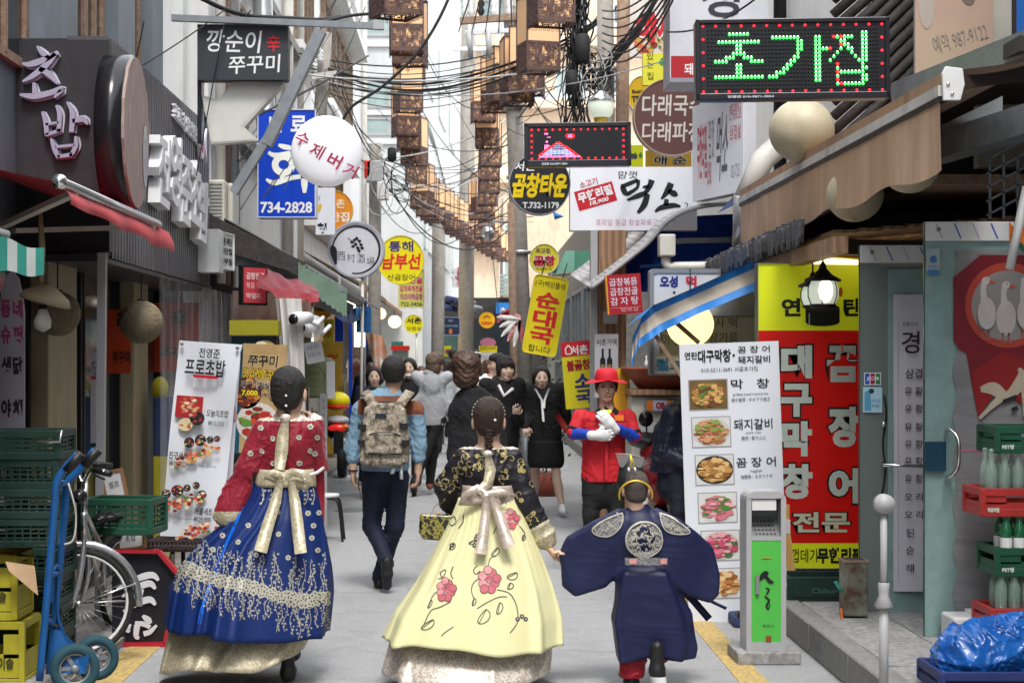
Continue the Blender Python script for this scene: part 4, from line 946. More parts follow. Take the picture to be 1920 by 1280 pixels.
for(cx,cy,rx,ry,pl,n,sd,rc) in((356,762,22,22,None,34,1,(.22,.055,'#a81e28')),(371,784,14,13,'#1c1c20',8,2,None),(349,795,14,12,'#d8c8a0',14,3,None),(356,829,10,10,'#22242a',10,4,None),(377,825,11,11,'#202028',12,5,None),(395,824,7,7,'#303030',7,6,None),(408,822,6,6,'#40342c',6,7,None),(313,925,9,9,'#22242a',8,8,None),(334,919,12,11,'#202028',12,9,None),(352,914,7,7,'#302c2c',7,10,None),(369,909,7,7,'#40342c',6,11,None),(380,926,9,8,'#1c1c20',8,12,None)):
 u,v=UV(cx,cy);food(b,Ms,u,v,rx/116,ry/368,SUSHI,n,pl,sd,rc,z=.026)
for(x0,y0,x1,y1,sd) in((332,868,402,838,20),(322,948,374,930,21),(345,1000,400,985,22)):
 for q in range(60):
  f_=q/60;r2=random.Random(sd*100+q);u,v=UV(x0+(x1-x0)*f_-14+r2 .uniform(0,28),y0+(y1-y0)*f_+r2 .uniform(-9,9));b.disc(u,v,.035,.008,r2 .choice(SUSHI),Ms,.028+q*.00004,7,r2 .random())
b.build('lettering',t)
part('grommet',t,lambda b:[b.ell(tuple(q+Vector((dx,-.02,-.02))),(.012,.012,.012),'greysteel',8,6) for q,dx in((Q[0],.02),(Q[1],-.02))])
part('pole',t,lambda b:(b.cyl(Q[0]+Vector((0,.05,0)),Q[2]+Vector((-.05,.3,-.2)),.009,'greysteel'),b.cyl(Q[1]+Vector((0,.05,0)),Q[3]+Vector((0,.3,-.2)),.009,'greysteel'),b.cyl(C0+Vector((0,.2,0)),Vector((C0 .x,C0 .y+.5,0)),.01,'greysteel')))
t=thing('standing_banner','pale back of a second banner peeping out behind the sushi banner','banner',P(430,1000,10.75))
b=MB();b.add([P(448,648,10.75),P(452,648,10.75),P(430,985,10.75),P(395,985,10.75)],[(0,1,2,3)],'bannerwhite');b.prism([(0,0),(.05,.02),(.03,.1),(-.02,.08)],0,.003,'#c89aa0',frame(P(432,790,10.74)));b.build('cloth',t)
def oct_(b,M,k):
 X=lambda px,py:((px-493)*k,-(py-745)*k)
 food(b,M,*X(462,735),28*k,30*k,['#8c3a1c','#b0561c','#6a2412','#c08030'],30,'#3c2418',31,None)
 food(b,M,*X(485,790),40*k,38*k,['#a8281c','#c84428','#7c1c14','#5c8c34','#98b860','#c8a878'],60,'#cfc8c0',32,None)
sign('standing_banner','brown food banner with black and yellow brush letters behind the sushi banner','banner',452,645,534,850,11.6,th=.02,face='postergreige',side='#30261c',roll=R(-2.5),frame_w=0,texts=[('쭈꾸미',490,676,56,22,'#18110c',{'shear':.1,'bold':.02,'outline':'#d8c090','ow':.03}),('맛있게',470,700,34,18,'#c8a818',{'bold':.03,'outline':'#401c10','ow':.06}),('쭈꾸미',505,702,40,18,'#c8a818',{'bold':.03,'outline':'#401c10','ow':.06}),('쭈꾸미정식',478,722,52,14,'#1c1428',{'bold':.02,'outline':'#d8c8b0','ow':.05,'z':.012}),('7,000',468,738,30,12,'#d8c818',{'bold':.04,'z':.012}),('(볶음밥)',505,740,28,7,'#201814',{})],extra=oct_)
t=thing('ground_sign','black pavement sign with red edge and sideways white brush letters behind the bicycle','sign',P(285,1210,10.0))
M=frame(P(280,1125,10.0));k=10.0/F
o=[(-60,93),(13,91),(55,42),(28,-84),(35,-89),(-60,-90)];o=[(-70,93),(18,92),(56,48),(30,-80),(-70,-82)]
part('board',t,lambda b:b.prism([(x*k,y*k) for x,y in o],-.05,0,'acrylicblack',M))
def rim(b):
 for i in range(len(o)-1):a,c=o[i],o[i+1];b.beam(M@Vector((a[0]*k,a[1]*k,0)),M@Vector((c[0]*k,c[1]*k,0)),.02,.07,'dkred',up=(0,-1,0))
 b.beam(M@Vector((-70*k,-85*k,0)),M@Vector((36*k,-85*k,0)),.03,.12,'dkred',up=(0,-1,0))
part('frame',t,rim)
def hexl(b):
 for pts in([(-60,22,2),(-20,42,5),(6,48,5),(18,38,2)],[(-50,8,2),(-20,26,5),(2,32,5),(12,22,2)],[(-34,20,6),(-32,-12,5)],[(-16,22,6),(-22,-8,5)],[(-48,-20,2),(-20,-4,5),(2,2,5),(12,-8,2)],[(-12,-28,2),(-2,-36,5),(4,-42,2)],[(-26,-42,3),(-8,-44,4),(2,-50,3)],[(-22,-46,5),(-24,-66,4),(-18,-70,2)],[(-10,-62,4),(2,-58,4),(14,-46,2)],[(-36,-44,3),(-40,-54,4),(-36,-58,2)]):
  b.brush([(x*k,y*k,w_*k*1.15) for x,y,w_ in pts],'#d8d8dc',M,.003,4,.012)
part('lettering',t,hexl)
# SIGNS, RIGHT SIDE
FONT={'초':["......#######.......","....................","..#############.....","........#...........",".......###..........","......#...#.........","...###.....###......","...##........###....",".........#..........",".........#..........",".###############....","...................."]}
def led_panel(name,label,x0,y0,x1,y1,Y,cols,rows,lit,dots,base,texts=()):
 C=P((x0+x1)/2,(y0+y1)/2,Y);M=frame(C,(1,-.02,0))@Matrix.Rotation(R(.6),4,'Z');k=Y/F;w_,h_=(x1-x0)*k,(y1-y0)*k
 t=thing(name,label,'sign',C)
 b=MB();b.box((0,0,-.06),(w_,h_,.12),'acrylicblack',M);b.build('casing',t,bevel=.012)
 b=MB();bw=8*k
 for(cx,cy,sx,sy) in((0,h_/2-bw/2,w_,bw),(0,-h_/2+bw/2+2*k,w_,bw+4*k),(-w_/2+bw/2,0,bw,h_),(w_/2-bw/2,0,bw,h_)):b.box((cx,cy,.008),(sx,sy,.016),'acrylicblack',M)
 b.build('frame',t,bevel=.004)
 iw,ih=w_-40*k if cols>45 else w_-44*k,h_-(34 if cols<50 else 26)*k;dx,dy=iw/cols,ih/rows
 hexa=[(math.cos(i*R(60)),math.sin(i*R(60))) for i in range(6)]
 def dot(b,x,y,r_,m_):b.add([(x+r_*a,y+r_*c,.003) for a,c in hexa]+[(x,y,.003+r_*.9)],[(i,(i+1)%6,6) for i in range(6)],m_,M)
 off=MB();on=MB()
 for j in range(rows):
  for i in range(cols):
   x,y=-iw/2+(i+.5)*dx,ih/2-(j+.5)*dy;c=lit(i,j)
   if c:
    for cc,ddx,ddy,f_ in(c if isinstance(c,list) else[(c,0,0,.42)]):dot(on,x+ddx*dx,y+ddy*dy,f_*min(dx,dy),cc)
   else:dot(off,x,y,.34*min(dx,dy),'ledoff')
 stuff(off.build('unlit_diodes',t));stuff(on.build('lit_diodes',t))
 br=MB()
 nx,ny=dots
 for i in range(nx):
  x=-w_/2+14*k+(w_-28*k)*i/(nx-1)
  for y in(h_/2-13*k,-h_/2+15*k):dot(br,x,y,(2.6 if cols<50 else 1.9)*k,'ledred')
 for i in range(1,ny-1):
  y=-h_/2+15*k+(h_-28*k)*i/(ny-1)
  for x in(-w_/2+14*k,w_/2-14*k):dot(br,x,y,(2.6 if cols<50 else 1.9)*k,'ledred')
 stuff(br.build('border_lamps',t))
 b=MB();b.text(base,M,-w_*.22,-h_/2+5*k,w_*.24,5*k,'#c8ccd8',z=.018,bold=.03);b.build('lettering',t)
 part('bracket',t,lambda b:b.beam(M@Vector((w_*.3,-h_*.1,-.1)),M@Vector((w_*.3+.3,0,-1.0)),.04,.04,'black'))
 return t
G1=["................................................","......######...............................##...","..................########....##...######..##...","...############..........##...##.....##....##...","........##...............##...##.....###...##...","........##...............##...#####..#.##..##...",".......####..............#....##....#...#..##...",".....###..###...........##....##...#.....#.##...","..####......####.......##.....##..#.......###...","........##............##......##....#......#....","........##...........##.......##....#......##...","........##.........###........##....########....","..##############.###..........##....#......##...","..............................##....#......##...","....................................########....","................................................"]
def lit1(i,j):
 if G1[j][i]!='#':return None
 if 33<=i<=37 and 2<=j<=14 and(i+j)%2:return[('ledred',0,0,.46)]
 return[('ledgreen',0,-.14,.44),('ledpale',0,.22,.24)]
led_panel('led_sign','large LED board showing bright green letters within red border lamps',1305,35,1667,186,10.2,48,16,lit1,(15,6),None,'전광판 010-9871-7854') if False else led_panel('led_sign','large LED board showing bright green letters within red border lamps',1305,35,1667,186,10.2,48,16,lit1,(15,6),'전광판 010-9871-7854')
def lit2(i,j):
 cx=17;h=j-11
 roof=abs(i-cx);
 if j in(26,27) and 3<=i<=33:return 'ledpink'
 if 12<=j<26:
  e=(j-12)*1.05
  if e-1<=roof<=e+1.8:return 'ledred'
  if roof<e-1:
   if(j-14)%2==0 or 20<=j<=24:return 'ledblue' if(i+j)%7 else 'ledpink'
   return 'ledpink' if roof>4 and j>17 else None
 if(i-26)**2/14+(j-6)**2/6<1:return 'ledred' if abs(i-26)>1 or abs(j-6)>1 else 'ledpink'
 if(7<=i<=10 and 15<=j<=19) or(7<=i<=9 and j in(3,4)) or(9<=i<=11 and j in(7,)) or(8<=i<=9 and j in(11,12)):return 'ledpink'
 return None
led_panel('led_sign','small LED board showing a red and pink pixel house picture',983,230,1183,312,15,64,30,lit2,(14,6),'전광판 010-9871-7854')
sign('round_sign','black round sign with yellow brush letters and a phone number','sign',954,287,1070,403,15.6,th=.14,face='#23242b',side='#8a8c94',frame_w=1.6,frame_m='#9c9ea8',shape='round',texts=[('서촌',985,312,40,18,'#e8e8e8',{'shear':.15,'bold':.02}),('곱창타운',1012,348,102,46,'#e8c800',{'bold':.045,'shear':.14}),('T.732-1179',1014,385,68,12,'#e8e8ea',{'bold':.03})])
def mk_so(b,M,k):
 X=lambda px,py:((px-1188)*k,-(py-373)*k);m_=INK
 for pts in([(1164,350,3),(1180,345,4),(1196,338,3)],[(1167,350,5),(1172,362,5),(1180,366,2)],[(1196,338,4),(1195,352,3),(1178,364,4)],[(1205,352,2),(1217,350,4)],[(1222,338,6),(1218,350,5),(1210,362,4)],[(1176,376,2),(1196,368,5),(1212,362,4)],[(1214,364,5),(1208,384,6),(1196,400,3)],[(1258,344,6),(1252,358,6),(1240,374,2)],[(1252,358,3),(1264,364,6),(1270,368,2)],[(1250,374,4),(1248,386,5)],[(1228,398,2),(1240,390,5),(1262,386,5),(1276,388,2)]):
  b.brush([(*X(a,c),w_*k) for a,c,w_ in pts],m_,M,.006)
 Mr=M@T(*X(1116,366),0)@Matrix.Rotation(R(16),4,'Z')
 b.poly([(-37*k,-21*k),(37*k,-21*k),(37*k,16*k),(-37*k,16*k)],'#c4182e',Mr,.006)
 b.text('무한리필',Mr,0,2*k,66*k,20*k,'#f0e8ea',z=.009,bold=.05);b.text('18,900',Mr,4*k,-14*k,36*k,9*k,'#f0e8ea',z=.009,bold=.03,shear=.2)
 b.text('소고기',Mr,-6*k,25*k,34*k,13*k,'#b0182c',z=.008,bold=.01)
sign('lightbox_sign','long white sign with large black brush letters and a tilted red stamp','sign',1069,313,1307,432,16.2,th=.2,face='signwhite',side='#c8c8ce',texts=[('맘껏',1177,328,36,14,INK,{'shear':.15}),('2',1287,386,8,12,'#303038',{}),('프라임 등급 참숯화로구이',1180,417,126,12,'#b02860',{'bold':-.01}),('서촌',1258,412,18,5,'#555',{})],extra=mk_so)
t,M,k=sign('lightbox_sign','white sign with pink and grey lettering turned sharply along the lane under the LED board','sign',0,0,0,0,1,th=.12,face='signwhite',side='#d0d0d6',size=(1.02,.86),M=frame(P(1345,277,15.0),(.30,-.954,0)),texts=[(q[0],q[1]*.55,q[2]*.8,q[3]*.55,q[4]*.8)+q[5:] for q in[('무한리필',-.55,0,.36,.62,'#d8606c',{'bold':.02}),('18,900',-.28,-.28,.16,.3,'#c85060',{}),('맘껏',-.2,.12,.2,.45,'#888',{}),('먹소',.2,0,.42,.75,'#6c6c74',{'bold':.01,'shear':.1}),('한우곱창전골',.66,.34,.4,.18,'#d09098',{'bold':.02}),('삼겹살',.66,.12,.4,.16,'#d09098',{'bold':.02}),('02-725',.66,-.3,.3,.14,'#a0a0a8',{})]])
b=MB();b.quad(P(1345,400,14.6),P(1415,366,14.3),P(1418,328,15),P(1393,350,15.2),'navycloth');t2=b.build('awning_corner');tag(t2,'small dark blue awning corner under the angled white sign','awning')
sign('round_sign','brown round sign with two lines of cream brush letters','sign',1188,146,1334,292,17.2,th=.16,face='#5e3c38',side='#b8aa98',frame_w=1.6,frame_m='#a89888',shape='round',texts=[('다래국수',1262,198,116,40,'#cdc4bb',{'bold':.015,'shear':.05}),('다래파전',1260,248,112,38,'#cdc4bb',{'bold':.015,'shear':.05})])
sign('lightbox_sign','tall pale sign with one huge dark letter above the brown round sign','sign',1256,-60,1440,155,14.5,th=.5,face='#c9c9d0',side='#a9a9ae',texts=[('성',1350,-4,74,74,'#2c2a34',{'bold':.02}),('돼지',1300,130,34,22,'#e6dede',{'bold':.02,'z':.009})],extra=lambda b,M,k:b.poly([(-90*k,-98*k),(-40*k,-98*k),(-40*k,-58*k),(-90*k,-58*k)],'#a81420',M,.006) or b.poly([(-92*k,-107*k),(92*k,-107*k),(92*k,-99*k),(-92*k,-99*k)],'#8c8c92',M,.006))
sign('banner_sign','food photo banner with red letters at the top right of the utility pole','sign',1180,-40,1254,107,19,th=.06,face='#d8cfc8',side='#888',texts=[('야',1213,52,42,58,'#c81c28',{'bold':.07,'outline':'#eee','ow':.06,'z':.02}),('시',1245,54,26,52,'#c81c28',{'bold':.07,'outline':'#eee','ow':.06,'z':.02})],extra=lambda b,M,k:(food(b,M,-8*k,-42*k,27*k,30*k,['#d0643c','#5c8c3c','#e0b080','#8c2c1c','#c8a040'],60,None,41,None),food(b,M,24*k,-46*k,12*k,24*k,['#b04c2c','#4c7c34','#d8a870'],24,None,42,None)))
sign('lightbox_sign','narrow yellow sign with vertical black letters under the food photo banner','sign',1205,100,1253,160,18.5,th=.08,face='#dcd838',side='#a8a440',texts=[('있',1219,106,12,14,INK,{}),('는',1219,122,12,12,INK,{}),('집',1219,143,12,14,INK,{}),('♣',1242,116,14,14,'#1c9050',{})])
sign('round_sign','mustard yellow round sign peeping out behind the brown round sign','sign',1176,142,1234,214,19,th=.1,face='#cda40c',side='#d8d8d0',shape='round',frame_w=1,texts=[("Bob's",1196,172,22,7,'#2c2408',{'bold':.03}),('TE',1192,186,16,12,'#3c2c08',{'bold':.06})])
sign('lightbox_sign','small yellow sign with black brush letters above the long white sign','sign',1211,282,1296,314,17.6,th=.06,face='#e2b63c',side='#c89c30',texts=[('애 순',1257,301,62,16,INK,{'bold':.02,'shear':.1,'outline':'#eee','ow':.03})])
sign('lightbox_sign','tiny lime panel with green leaf marks left of the small yellow sign','sign',1183,272,1206,314,18.4,th=.05,face='#bcc400',side='#9a9',texts=[('♣♣',1196,291,18,10,'#2c7c3c',{})])
sign('hanging_sign','tilted yellow sign with big red letters hanging on two chains','sign',990,517,1055,666,17,th=.14,face='#e2cf08',side='#b8a800',frame_w=1.2,frame_m='#e8dc50',corner=8,roll=R(-10),texts=[('(구)백암뜰애',1022,534,56,14,'#2c2814',{}),('순',1022,563,44,30,'#cc1420',{'bold':.03}),('대',1022,597,44,31,'#cc1420',{'bold':.03}),('국',1022,629,44,31,'#cc1420',{'bold':.03}),('합니다',1022,655,42,13,'#2c2814',{})],extra=lambda b,M,k:[b.tube([(M@Vector((x*k,74*k,-.03))),(M@Vector((x*k+.02,74*k+.16,-.03)))],.006,'wire',5) for x in(-20,20)])
sign('round_sign','yellow round sign with pink edged red letters above the tilted yellow sign','sign',993,457,1048,513,20.5,th=.12,face='#ddd028',side='#e8e4c0',frame_w=1,shape='round',texts=[('최고집',1018,470,26,9,'#503070',{'bold':.02}),('곱창',1021,489,40,20,'#b81c3c',{'bold':.04,'outline':'#f0e0e0','ow':.05}),('숙성의 맛',1020,504,30,6,'#50481c',{})])
sign('menu_sign','square red sign with three rows of white letters and an orange edge','sign',1137,514,1203,588,15.2,th=.1,face='#a00c20',side='#c8742c',roll=R(4),texts=[('곱창볶음',1170,528,52,15,'#d8c8d8',{'bold':.01}),('곱창전골',1170,546,52,15,'#d8c8d8',{'bold':.01}),('감 자 탕',1170,564,52,15,'#d8c8d8',{'bold':.01}),('털보집',1178,580,32,8,'#d0a8b0',{})],extra=lambda b,M,k:(b.poly([(-28*k,-26*k),(30*k,-26*k),(30*k,-25*k),(-28*k,-25*k)],'#d08080',M,.006),b.poly([(-33*k,-37*k),(-30*k,-37*k),(-30*k,37*k),(-33*k,37*k)],'#d0902c',M,.006)))
sign('banner_sign','vertical orange sign with a white arrow and white block letters','sign',1113,441,1158,560,16.6,th=.05,face='#e0581c',side='#c04c18',texts=[('방',1148,466,16,34,'#f0e8e0',{'bold':.06}),('다래',1136,493,24,18,'#c83040',{'bold':.04,'z':.01}),('세',1128,538,20,24,'#c83040',{'bold':.05,'z':.01}),('-30',1127,554,14,6,'#4c2414',{})],extra=lambda b,M,k:b.prism([(-17*k,-12*k),(0,19*k),(17*k,-12*k),(8*k,-12*k),(8*k,-48*k),(-13*k,-48*k),(-13*k,-12*k)],.003,.007,'#e8e4e2',M))
def bottles(b,M,k,cx,cy,n=2,h=46):
 for i in range(n):
  x=(cx+i*13)*k;y=cy*k;b.prism([(x-5*k,y),(x+5*k,y),(x+5*k,y+h*.55*k),(x+2*k,y+h*.68*k),(x+2*k,y+h*k),(x-2*k,y+h*k),(x-2*k,y+h*.68*k),(x-5*k,y+h*.55*k)],.004,.007,'#1c1c28',M)
  b.disc(x,y+h*.25*k,5*k,6*k,'#9a7c50',M,.008,10)
sign('poster','white bottle poster with thin black letters on the wooden post','poster',1115,626,1159,745,15.8,th=.01,face='#c6c6cc',side='#aaa',texts=[('서촌가맥',1137,641,38,13,'#1c1c24',{})],extra=lambda b,M,k:bottles(b,M,k,-7,-14))
sign('standing_banner','leaning red and yellow banner with blue and red letters beside the wooden post','banner',1056,640,1114,765,16.4,th=.02,face='#e0d21c',side='#999',roll=R(5),texts=[('서촌',1090,656,32,18,'#eae4e4',{'bold':.03,'z':.01}),('불곱창',1086,684,44,20,'#a01420',{'bold':.04}),('소',1092,714,32,26,'#1c2470',{'bold':.04}),('국',1092,744,32,26,'#1c2470',{'bold':.04})],extra=lambda b,M,k:(b.poly([(-29*k,36*k),(29*k,36*k),(29*k,63*k),(-29*k,63*k)],'#c81828',M,.006),b.brush([(-22*k,48*k,.006),(-15*k,56*k,.006),(-8*k,48*k,.006)],'#eee',M,.009),b.brush([(-20*k,48*k,.005),(-20*k,41*k,.005),(-10*k,41*k,.005),(-10*k,48*k,.005)],'#eee',M,.009)))
sign('lightbox_sign','grey framed white lightbox with navy and red letters under the blue tarpaulin','sign',1218,504,1425,704,14.2,th=.15,face='#c4c6c8',side='#8c8e90',frame_w=8,frame_m='#7e8084',corner=6,texts=[('오성',1254,528,34,22,'#1c1c70',{'bold':.05}),('먹',1296,528,20,22,'#b8243c',{'bold':.05}),('·',1264,548,5,5,INK,{})])
sign('lightbox_sign','grey board with rows of black letters behind the lit yellow globe','sign',1238,592,1420,668,13.9,th=.05,face='#9a9c9c',side='#6c6e70',frame_w=3,frame_m='#74767a',texts=[('찬',1250,611,16,18,INK,{'bold':-.005}),('미수',1258,637,34,22,INK,{'bold':-.005}),('사 떡',1361,605,40,20,INK,{'bold':-.005}),('참기름',1356,633,54,20,INK,{'bold':-.005})])
sign('lightbox_sign','white lightbox with sky blue block letters above the red basin','sign',1228,664,1345,702,13.6,th=.1,face='#bfc6cc',side='#85888c',frame_w=3,frame_m='#8c8e92',texts=[('털보',1256,683,54,24,'#2c78b8',{'bold':.05})])
def yeon(b,M,k):
 X=lambda px,py:((px-1517)*k,-(py-780)*k)
 b.poly([X(1422,1018),X(1612,1018),X(1612,620),X(1422,620)],mk('signred','#c40c04',rough=.4,emit=.08,var=.05),M,.004)
 q=X(1542,592);b.prism([(q[0]-32*k,q[1]+14*k),(q[0]-32*k,q[1]-12*k)]+[(q[0]-32*k*math.cos(a),q[1]-12*k-8*k*math.sin(a)) for a in[R(i*15) for i in range(1,12)]]+[(q[0]+32*k,q[1]-12*k),(q[0]+32*k,q[1]+14*k)],.005,.007,'#10120e',M)
 b.disc(q[0],q[1]+14*k,32*k,8*k,'#20241c',M,.0075,24);b.poly([(q[0]-26*k,q[1]-18*k),(q[0]-24*k,q[1]-18*k),(q[0]-24*k,q[1]+4*k),(q[0]-26*k,q[1]+4*k)],'#c8ccc0',M,.008)
 for dx in(-34,34):b.disc(q[0]+dx*k,q[1]+44*k,4*k,9*k,'#c8601c',M,.006,10)
WO={'bold':.055,'outline':'#0c0c08','ow':.035,'z':.012,'res':3}
t,M,k=sign('tall_sign','tall lime and red sign with huge outlined white letters and a coal briquette print','sign',1420,493,1614,1066,11.6,th=.12,face='lime',side='#50544c',frame_w=1.5,frame_m='#6c7068',texts=[('연',1483,576,36,34,'#0e100a',{'bold':.04}),('탄',1598,576,34,34,'#0e100a',{'bold':.04}),('대',1493,678,58,62,'#dfeadc',WO),('구',1493,750,58,62,'#dfeadc',WO),('막',1493,822,58,66,'#dfeadc',WO),('창',1493,902,60,66,'#dfeadc',WO),('꼼',1580,682,60,68,'#dfeadc',WO),('장',1582,800,60,76,'#dfeadc',WO),('어',1582,910,58,66,'#dfeadc',WO),('전문',1539,978,108,38,'#e4e2c4',{'bold':.035,'outline':'#0c0c08','ow':.03,'z':.012}),('돼지껍데기',1490,1041,84,26,'#1c1c08',{'bold':.01}),('무한리필',1575,1041,86,30,'#101008',{'bold':.05})],extra=yeon)
bpy.data.objects['lettering'].name
MENU=[(['#6c4424','#b08040','#8c3428','#5c7c2c','#d8a868'],'#7c5c30'),(['#b8704c','#d09468','#98503c','#8c9c4c'],'#c8c4bc'),(['#c89858','#a87840','#e0b878','#8c5c2c'],'#3c342c'),(['#d07888','#b85868','#e8b0b0','#4c7c34'],'#d8d4d0'),(['#c04c68','#d87890','#a83c50','#e0a0a8','#3c6c34'],'#c8b8b0'),(['#b87840','#d09c60','#985c2c','#e0c090'],'#d8d4cc')]
def menu(b,M,k):
 X=lambda px,py:((px-1376)*k,-(py-913)*k)
 for i,(px,py) in enumerate(((1334,738),(1337,808),(1341,879),(1344,950),(1347,1021),(1350,1092))):
  x,y=X(px,py);b.poly([(x-37*k,y-29*k),(x+37*k,y-29*k),(x+37*k,y+29*k),(x-37*k,y+29*k)],'#9a9a9e',M,.004)
  b.poly([(x-35*k,y-27*k),(x+35*k,y-27*k),(x+35*k,y+27*k),(x-35*k,y+27*k)],'#d4d4d2' if i else '#6c5428',M,.0045)
  food(b,M,x,y,35*k,26.5*k,MENU[i][0],120,MENU[i][1],50+i,None,z=.005,size=.24)
sign('menu_banner','tall white menu banner with six food photographs in front of the red sign','banner',1283,642,1469,1184,10.9,th=.012,face='bannerwhite',side='#b8b8bc',roll=R(2.0),texts=[('연탄',1304,664,24,14,INK,{'bold':.02}),('대구막창',1348,666,62,24,INK,{'bold':.03}),('·',1384,666,5,5,INK),('꼼 장 어',1422,656,60,13,INK,{'bold':.01}),('돼지갈비',1422,675,60,14,INK,{'bold':.02}),('010-5211-3691 시골초가집',1375,692,106,9,INK),('막   창',1413,720,72,18,INK,{'bold':.01}),('grilled beef intestines',1413,740,66,6,'#444'),('烤牛皺胃 / 牛ギアラ焼き',1413,750,72,8,'#444'),('돼지갈비',1416,796,72,20,INK,{'bold':.01}),('pork ribs',1416,812,28,6,'#444'),('豬排 / 豚カルビ',1416,822,46,8,'#444'),('꼼 장 어',1419,867,74,18,INK,{'bold':.01}),('hagfish',1419,884,22,6,'#444'),('海鰻魚 / ヌタウナギ',1419,894,60,8,'#444'),('부드러운 소주',1396,1156,80,10,'#333'),('처음처럼',1396,1171,76,10,INK,{'bold':.02})],extra=menu)
t=thing('water_base','dark blue water filled base under the white menu banner','base',P(1400,1190,10.9))
b=MB();a=P(1415,1190,10.9);b.box((a.x,10.85,.035),(.34,.4,.07),'navycloth');b.build('tank',t,bevel=.015);part('foot',t,lambda b:b.box((a.x-.05,10.7,.08),(.2,.1,.03),'black'))
part('paper',None,lambda b:None) if False else None
def bans(b,M,k):
 b.disc(-52*k,40*k,16*k,60*k,'#b3a69c',M,.005,28);b.brush([(10*k,60*k,3*k),(20*k,36*k,5*k),(32*k,30*k,4*k),(40*k,52*k,3*k)],'#76685c',M,.006);b.brush([(-22*k,66*k,3*k),(-16*k,58*k,4*k),(-8*k,68*k,3*k)],'#8a7a70',M,.006)
mk('bannerbeige',(.48,.36,.25),rough=.6,color2=(.46,.30,.24),vs=1.4)
sign('banner_sign','faded beige banner with ghostly grey lettering behind the LED board','sign',1716,-80,1862,150,10.8,th=.04,face='bannerbeige',side='#a09488',texts=[('예약 987-9122',1800,72,104,34,'#8c8478',{'rot':.28,'bold':-.01})],extra=bans)
sign('lightbox_sign','cornflower blue sign edge at the very top right','sign',1906,-80,2030,66,10.4,th=.1,face='#1c64b4',side='#181818')
sign('lightbox_sign','glowing orange panel at the far left edge beside the dark brush lettered sign','sign',-60,48,31,312,11.2,th=.4,face='orangepanel',side='#5c2c10',frame_w=2,frame_m='#3c2010')
# OVERHEAD: lanterns, poles, cables, lamps
def lantern_proto():
 t=thing('hanging_lantern','square orange paper lantern with a dark brown lattice skirt','lantern',(0,0,0))
 w_,hh,lh=.17,.47,.28
 b=MB();b.bx(-w_,w_,-w_,w_,lh,lh+hh,'lantern');b.build('lamp_shade',t,world=False)
 b=MB()
 for x in(-w_,w_):
  for y in(-w_,w_):b.bx(x-.008,x+.008,y-.008,y+.008,0,lh+hh,'lattice')
 for z in(lh+hh,lh):b.bx(-w_-.009,w_+.009,-w_-.009,w_+.009,z-.007,z+.007,'lattice')
 b.build('frame',t,world=False)
 b=MB();r_=random.Random(3);n,m=13,12
 for s_ in range(4):
  M=rotz(s_*math.pi/2)@frame((0,-w_-.004,0))
  for i in range(n):
   for j in range(m):
    x,y=-w_+(i+.5)*2*w_/n,(j+.5)*lh/m
    if r_.random()<.80:b.box((x,y,0),(2*w_/n*(1.05 if r_.random()<.7 else .6),lh/m*(1.05 if r_.random()<.6 else .5),.006),'lattice',M@T(0))
  b.box((0,.012,0),(2*w_,.024,.008),'lattice',M);b.box((0,lh-.01,0),(2*w_,.02,.008),'lattice',M)
  for i in range(9):b.tube([M@Vector((-w_+.02+i*.04+.014*math.cos(a),-.012+.014*math.sin(a),0)) for a in(0,1.2,2.4,3.6,4.8)],.003,'lattice',3,True)
 stuff(b.build('lattice_skirt',t,world=False))
 b=MB();b.bx(-w_*.93,w_*.93,-w_*.93,w_*.93,.05,lh,'lantern');b.build('inner_shade',t,world=False)
 b=MB();b.text('수',frame((0,-w_-.003,lh+.28)),-.06,.02,.06,.07,'#5c2a18',z=0);b.build('lettering',t,world=False)
 b=MB();b.cyl((0,0,lh+hh),(0,0,lh+hh+.35),.004,'wire',5);b.build('cord',t,world=False)
 return t
def ORD(n):return(['','first','second','third','fourth','fifth','sixth','seventh','eighth','ninth','tenth','eleventh','twelfth','thirteenth','fourteenth','fifteenth','sixteenth','seventeenth','eighteenth','nineteenth','twentieth']+['twenty '+q for q in('first','second','third','fourth','fifth','sixth','seventh','eighth','ninth')])[n]
LP=lantern_proto();LPk=kids(LP)
LEFT=[(742,32,14.6,.45),(762,100,18.5,.1),(769,123,19.5,-.15),(768,157,26,-.5),(765,210,25,.35),(760,255,26,.3),(766,281,27,.1),(777,310,27.5,-.3),(780,343,29,.1),(792,390,30,-.25),(799,405,31,.1)]
LEFT+=[(806+i*9.2,412+i*5.2,32+i*1.05,.3*math.sin(i*2.3)) for i in range(16)]
RIGHT=[(1033,47,15.6,.25),(1009,136,17.2,.28),(988,178,19.3,-.2),(969,197,19.6,.12),(941,192,24,.3),(926,210,24.5,-.1),(906,228,26,.1),(914,277,26.5,-.1),(919,312,29,.12),(918,338,30,0),(917,362,31,.1),(915,385,32,-.1),(904,398,33,.3),(898,412,34,-.2),(912,428,35,0),(905,446,37,.1),(918,456,39,.2),(925,462,41,0)]
for L_,side in((LEFT,'left'),(RIGHT,'right')):
 for i,(px,py,Y,rz) in enumerate(L_):
  lab='orange paper lantern, %s from the near end of the %s string'%(ORD(i+1),side)
  g='lanterns of the %s string over the lane'%side
  dup(LP,P(px,py,Y),rz,lab,g,_k=LPk)
for c in LPk:bpy.data.objects.remove(c)
bpy.data.objects.remove(LP)
def pole(name,label,p0,p1,r0,r1,m,fn=None,cat_='utility pole'):
 t=thing(name,label,cat_,p1 if p1 .z<p0 .z else p0);part('pole',t,lambda b:b.tube([p1,p1 .lerp(p0,.5),p0],[r1,(r0+r1)/2,r0],m,16))
 if fn:fn(t)
 return t
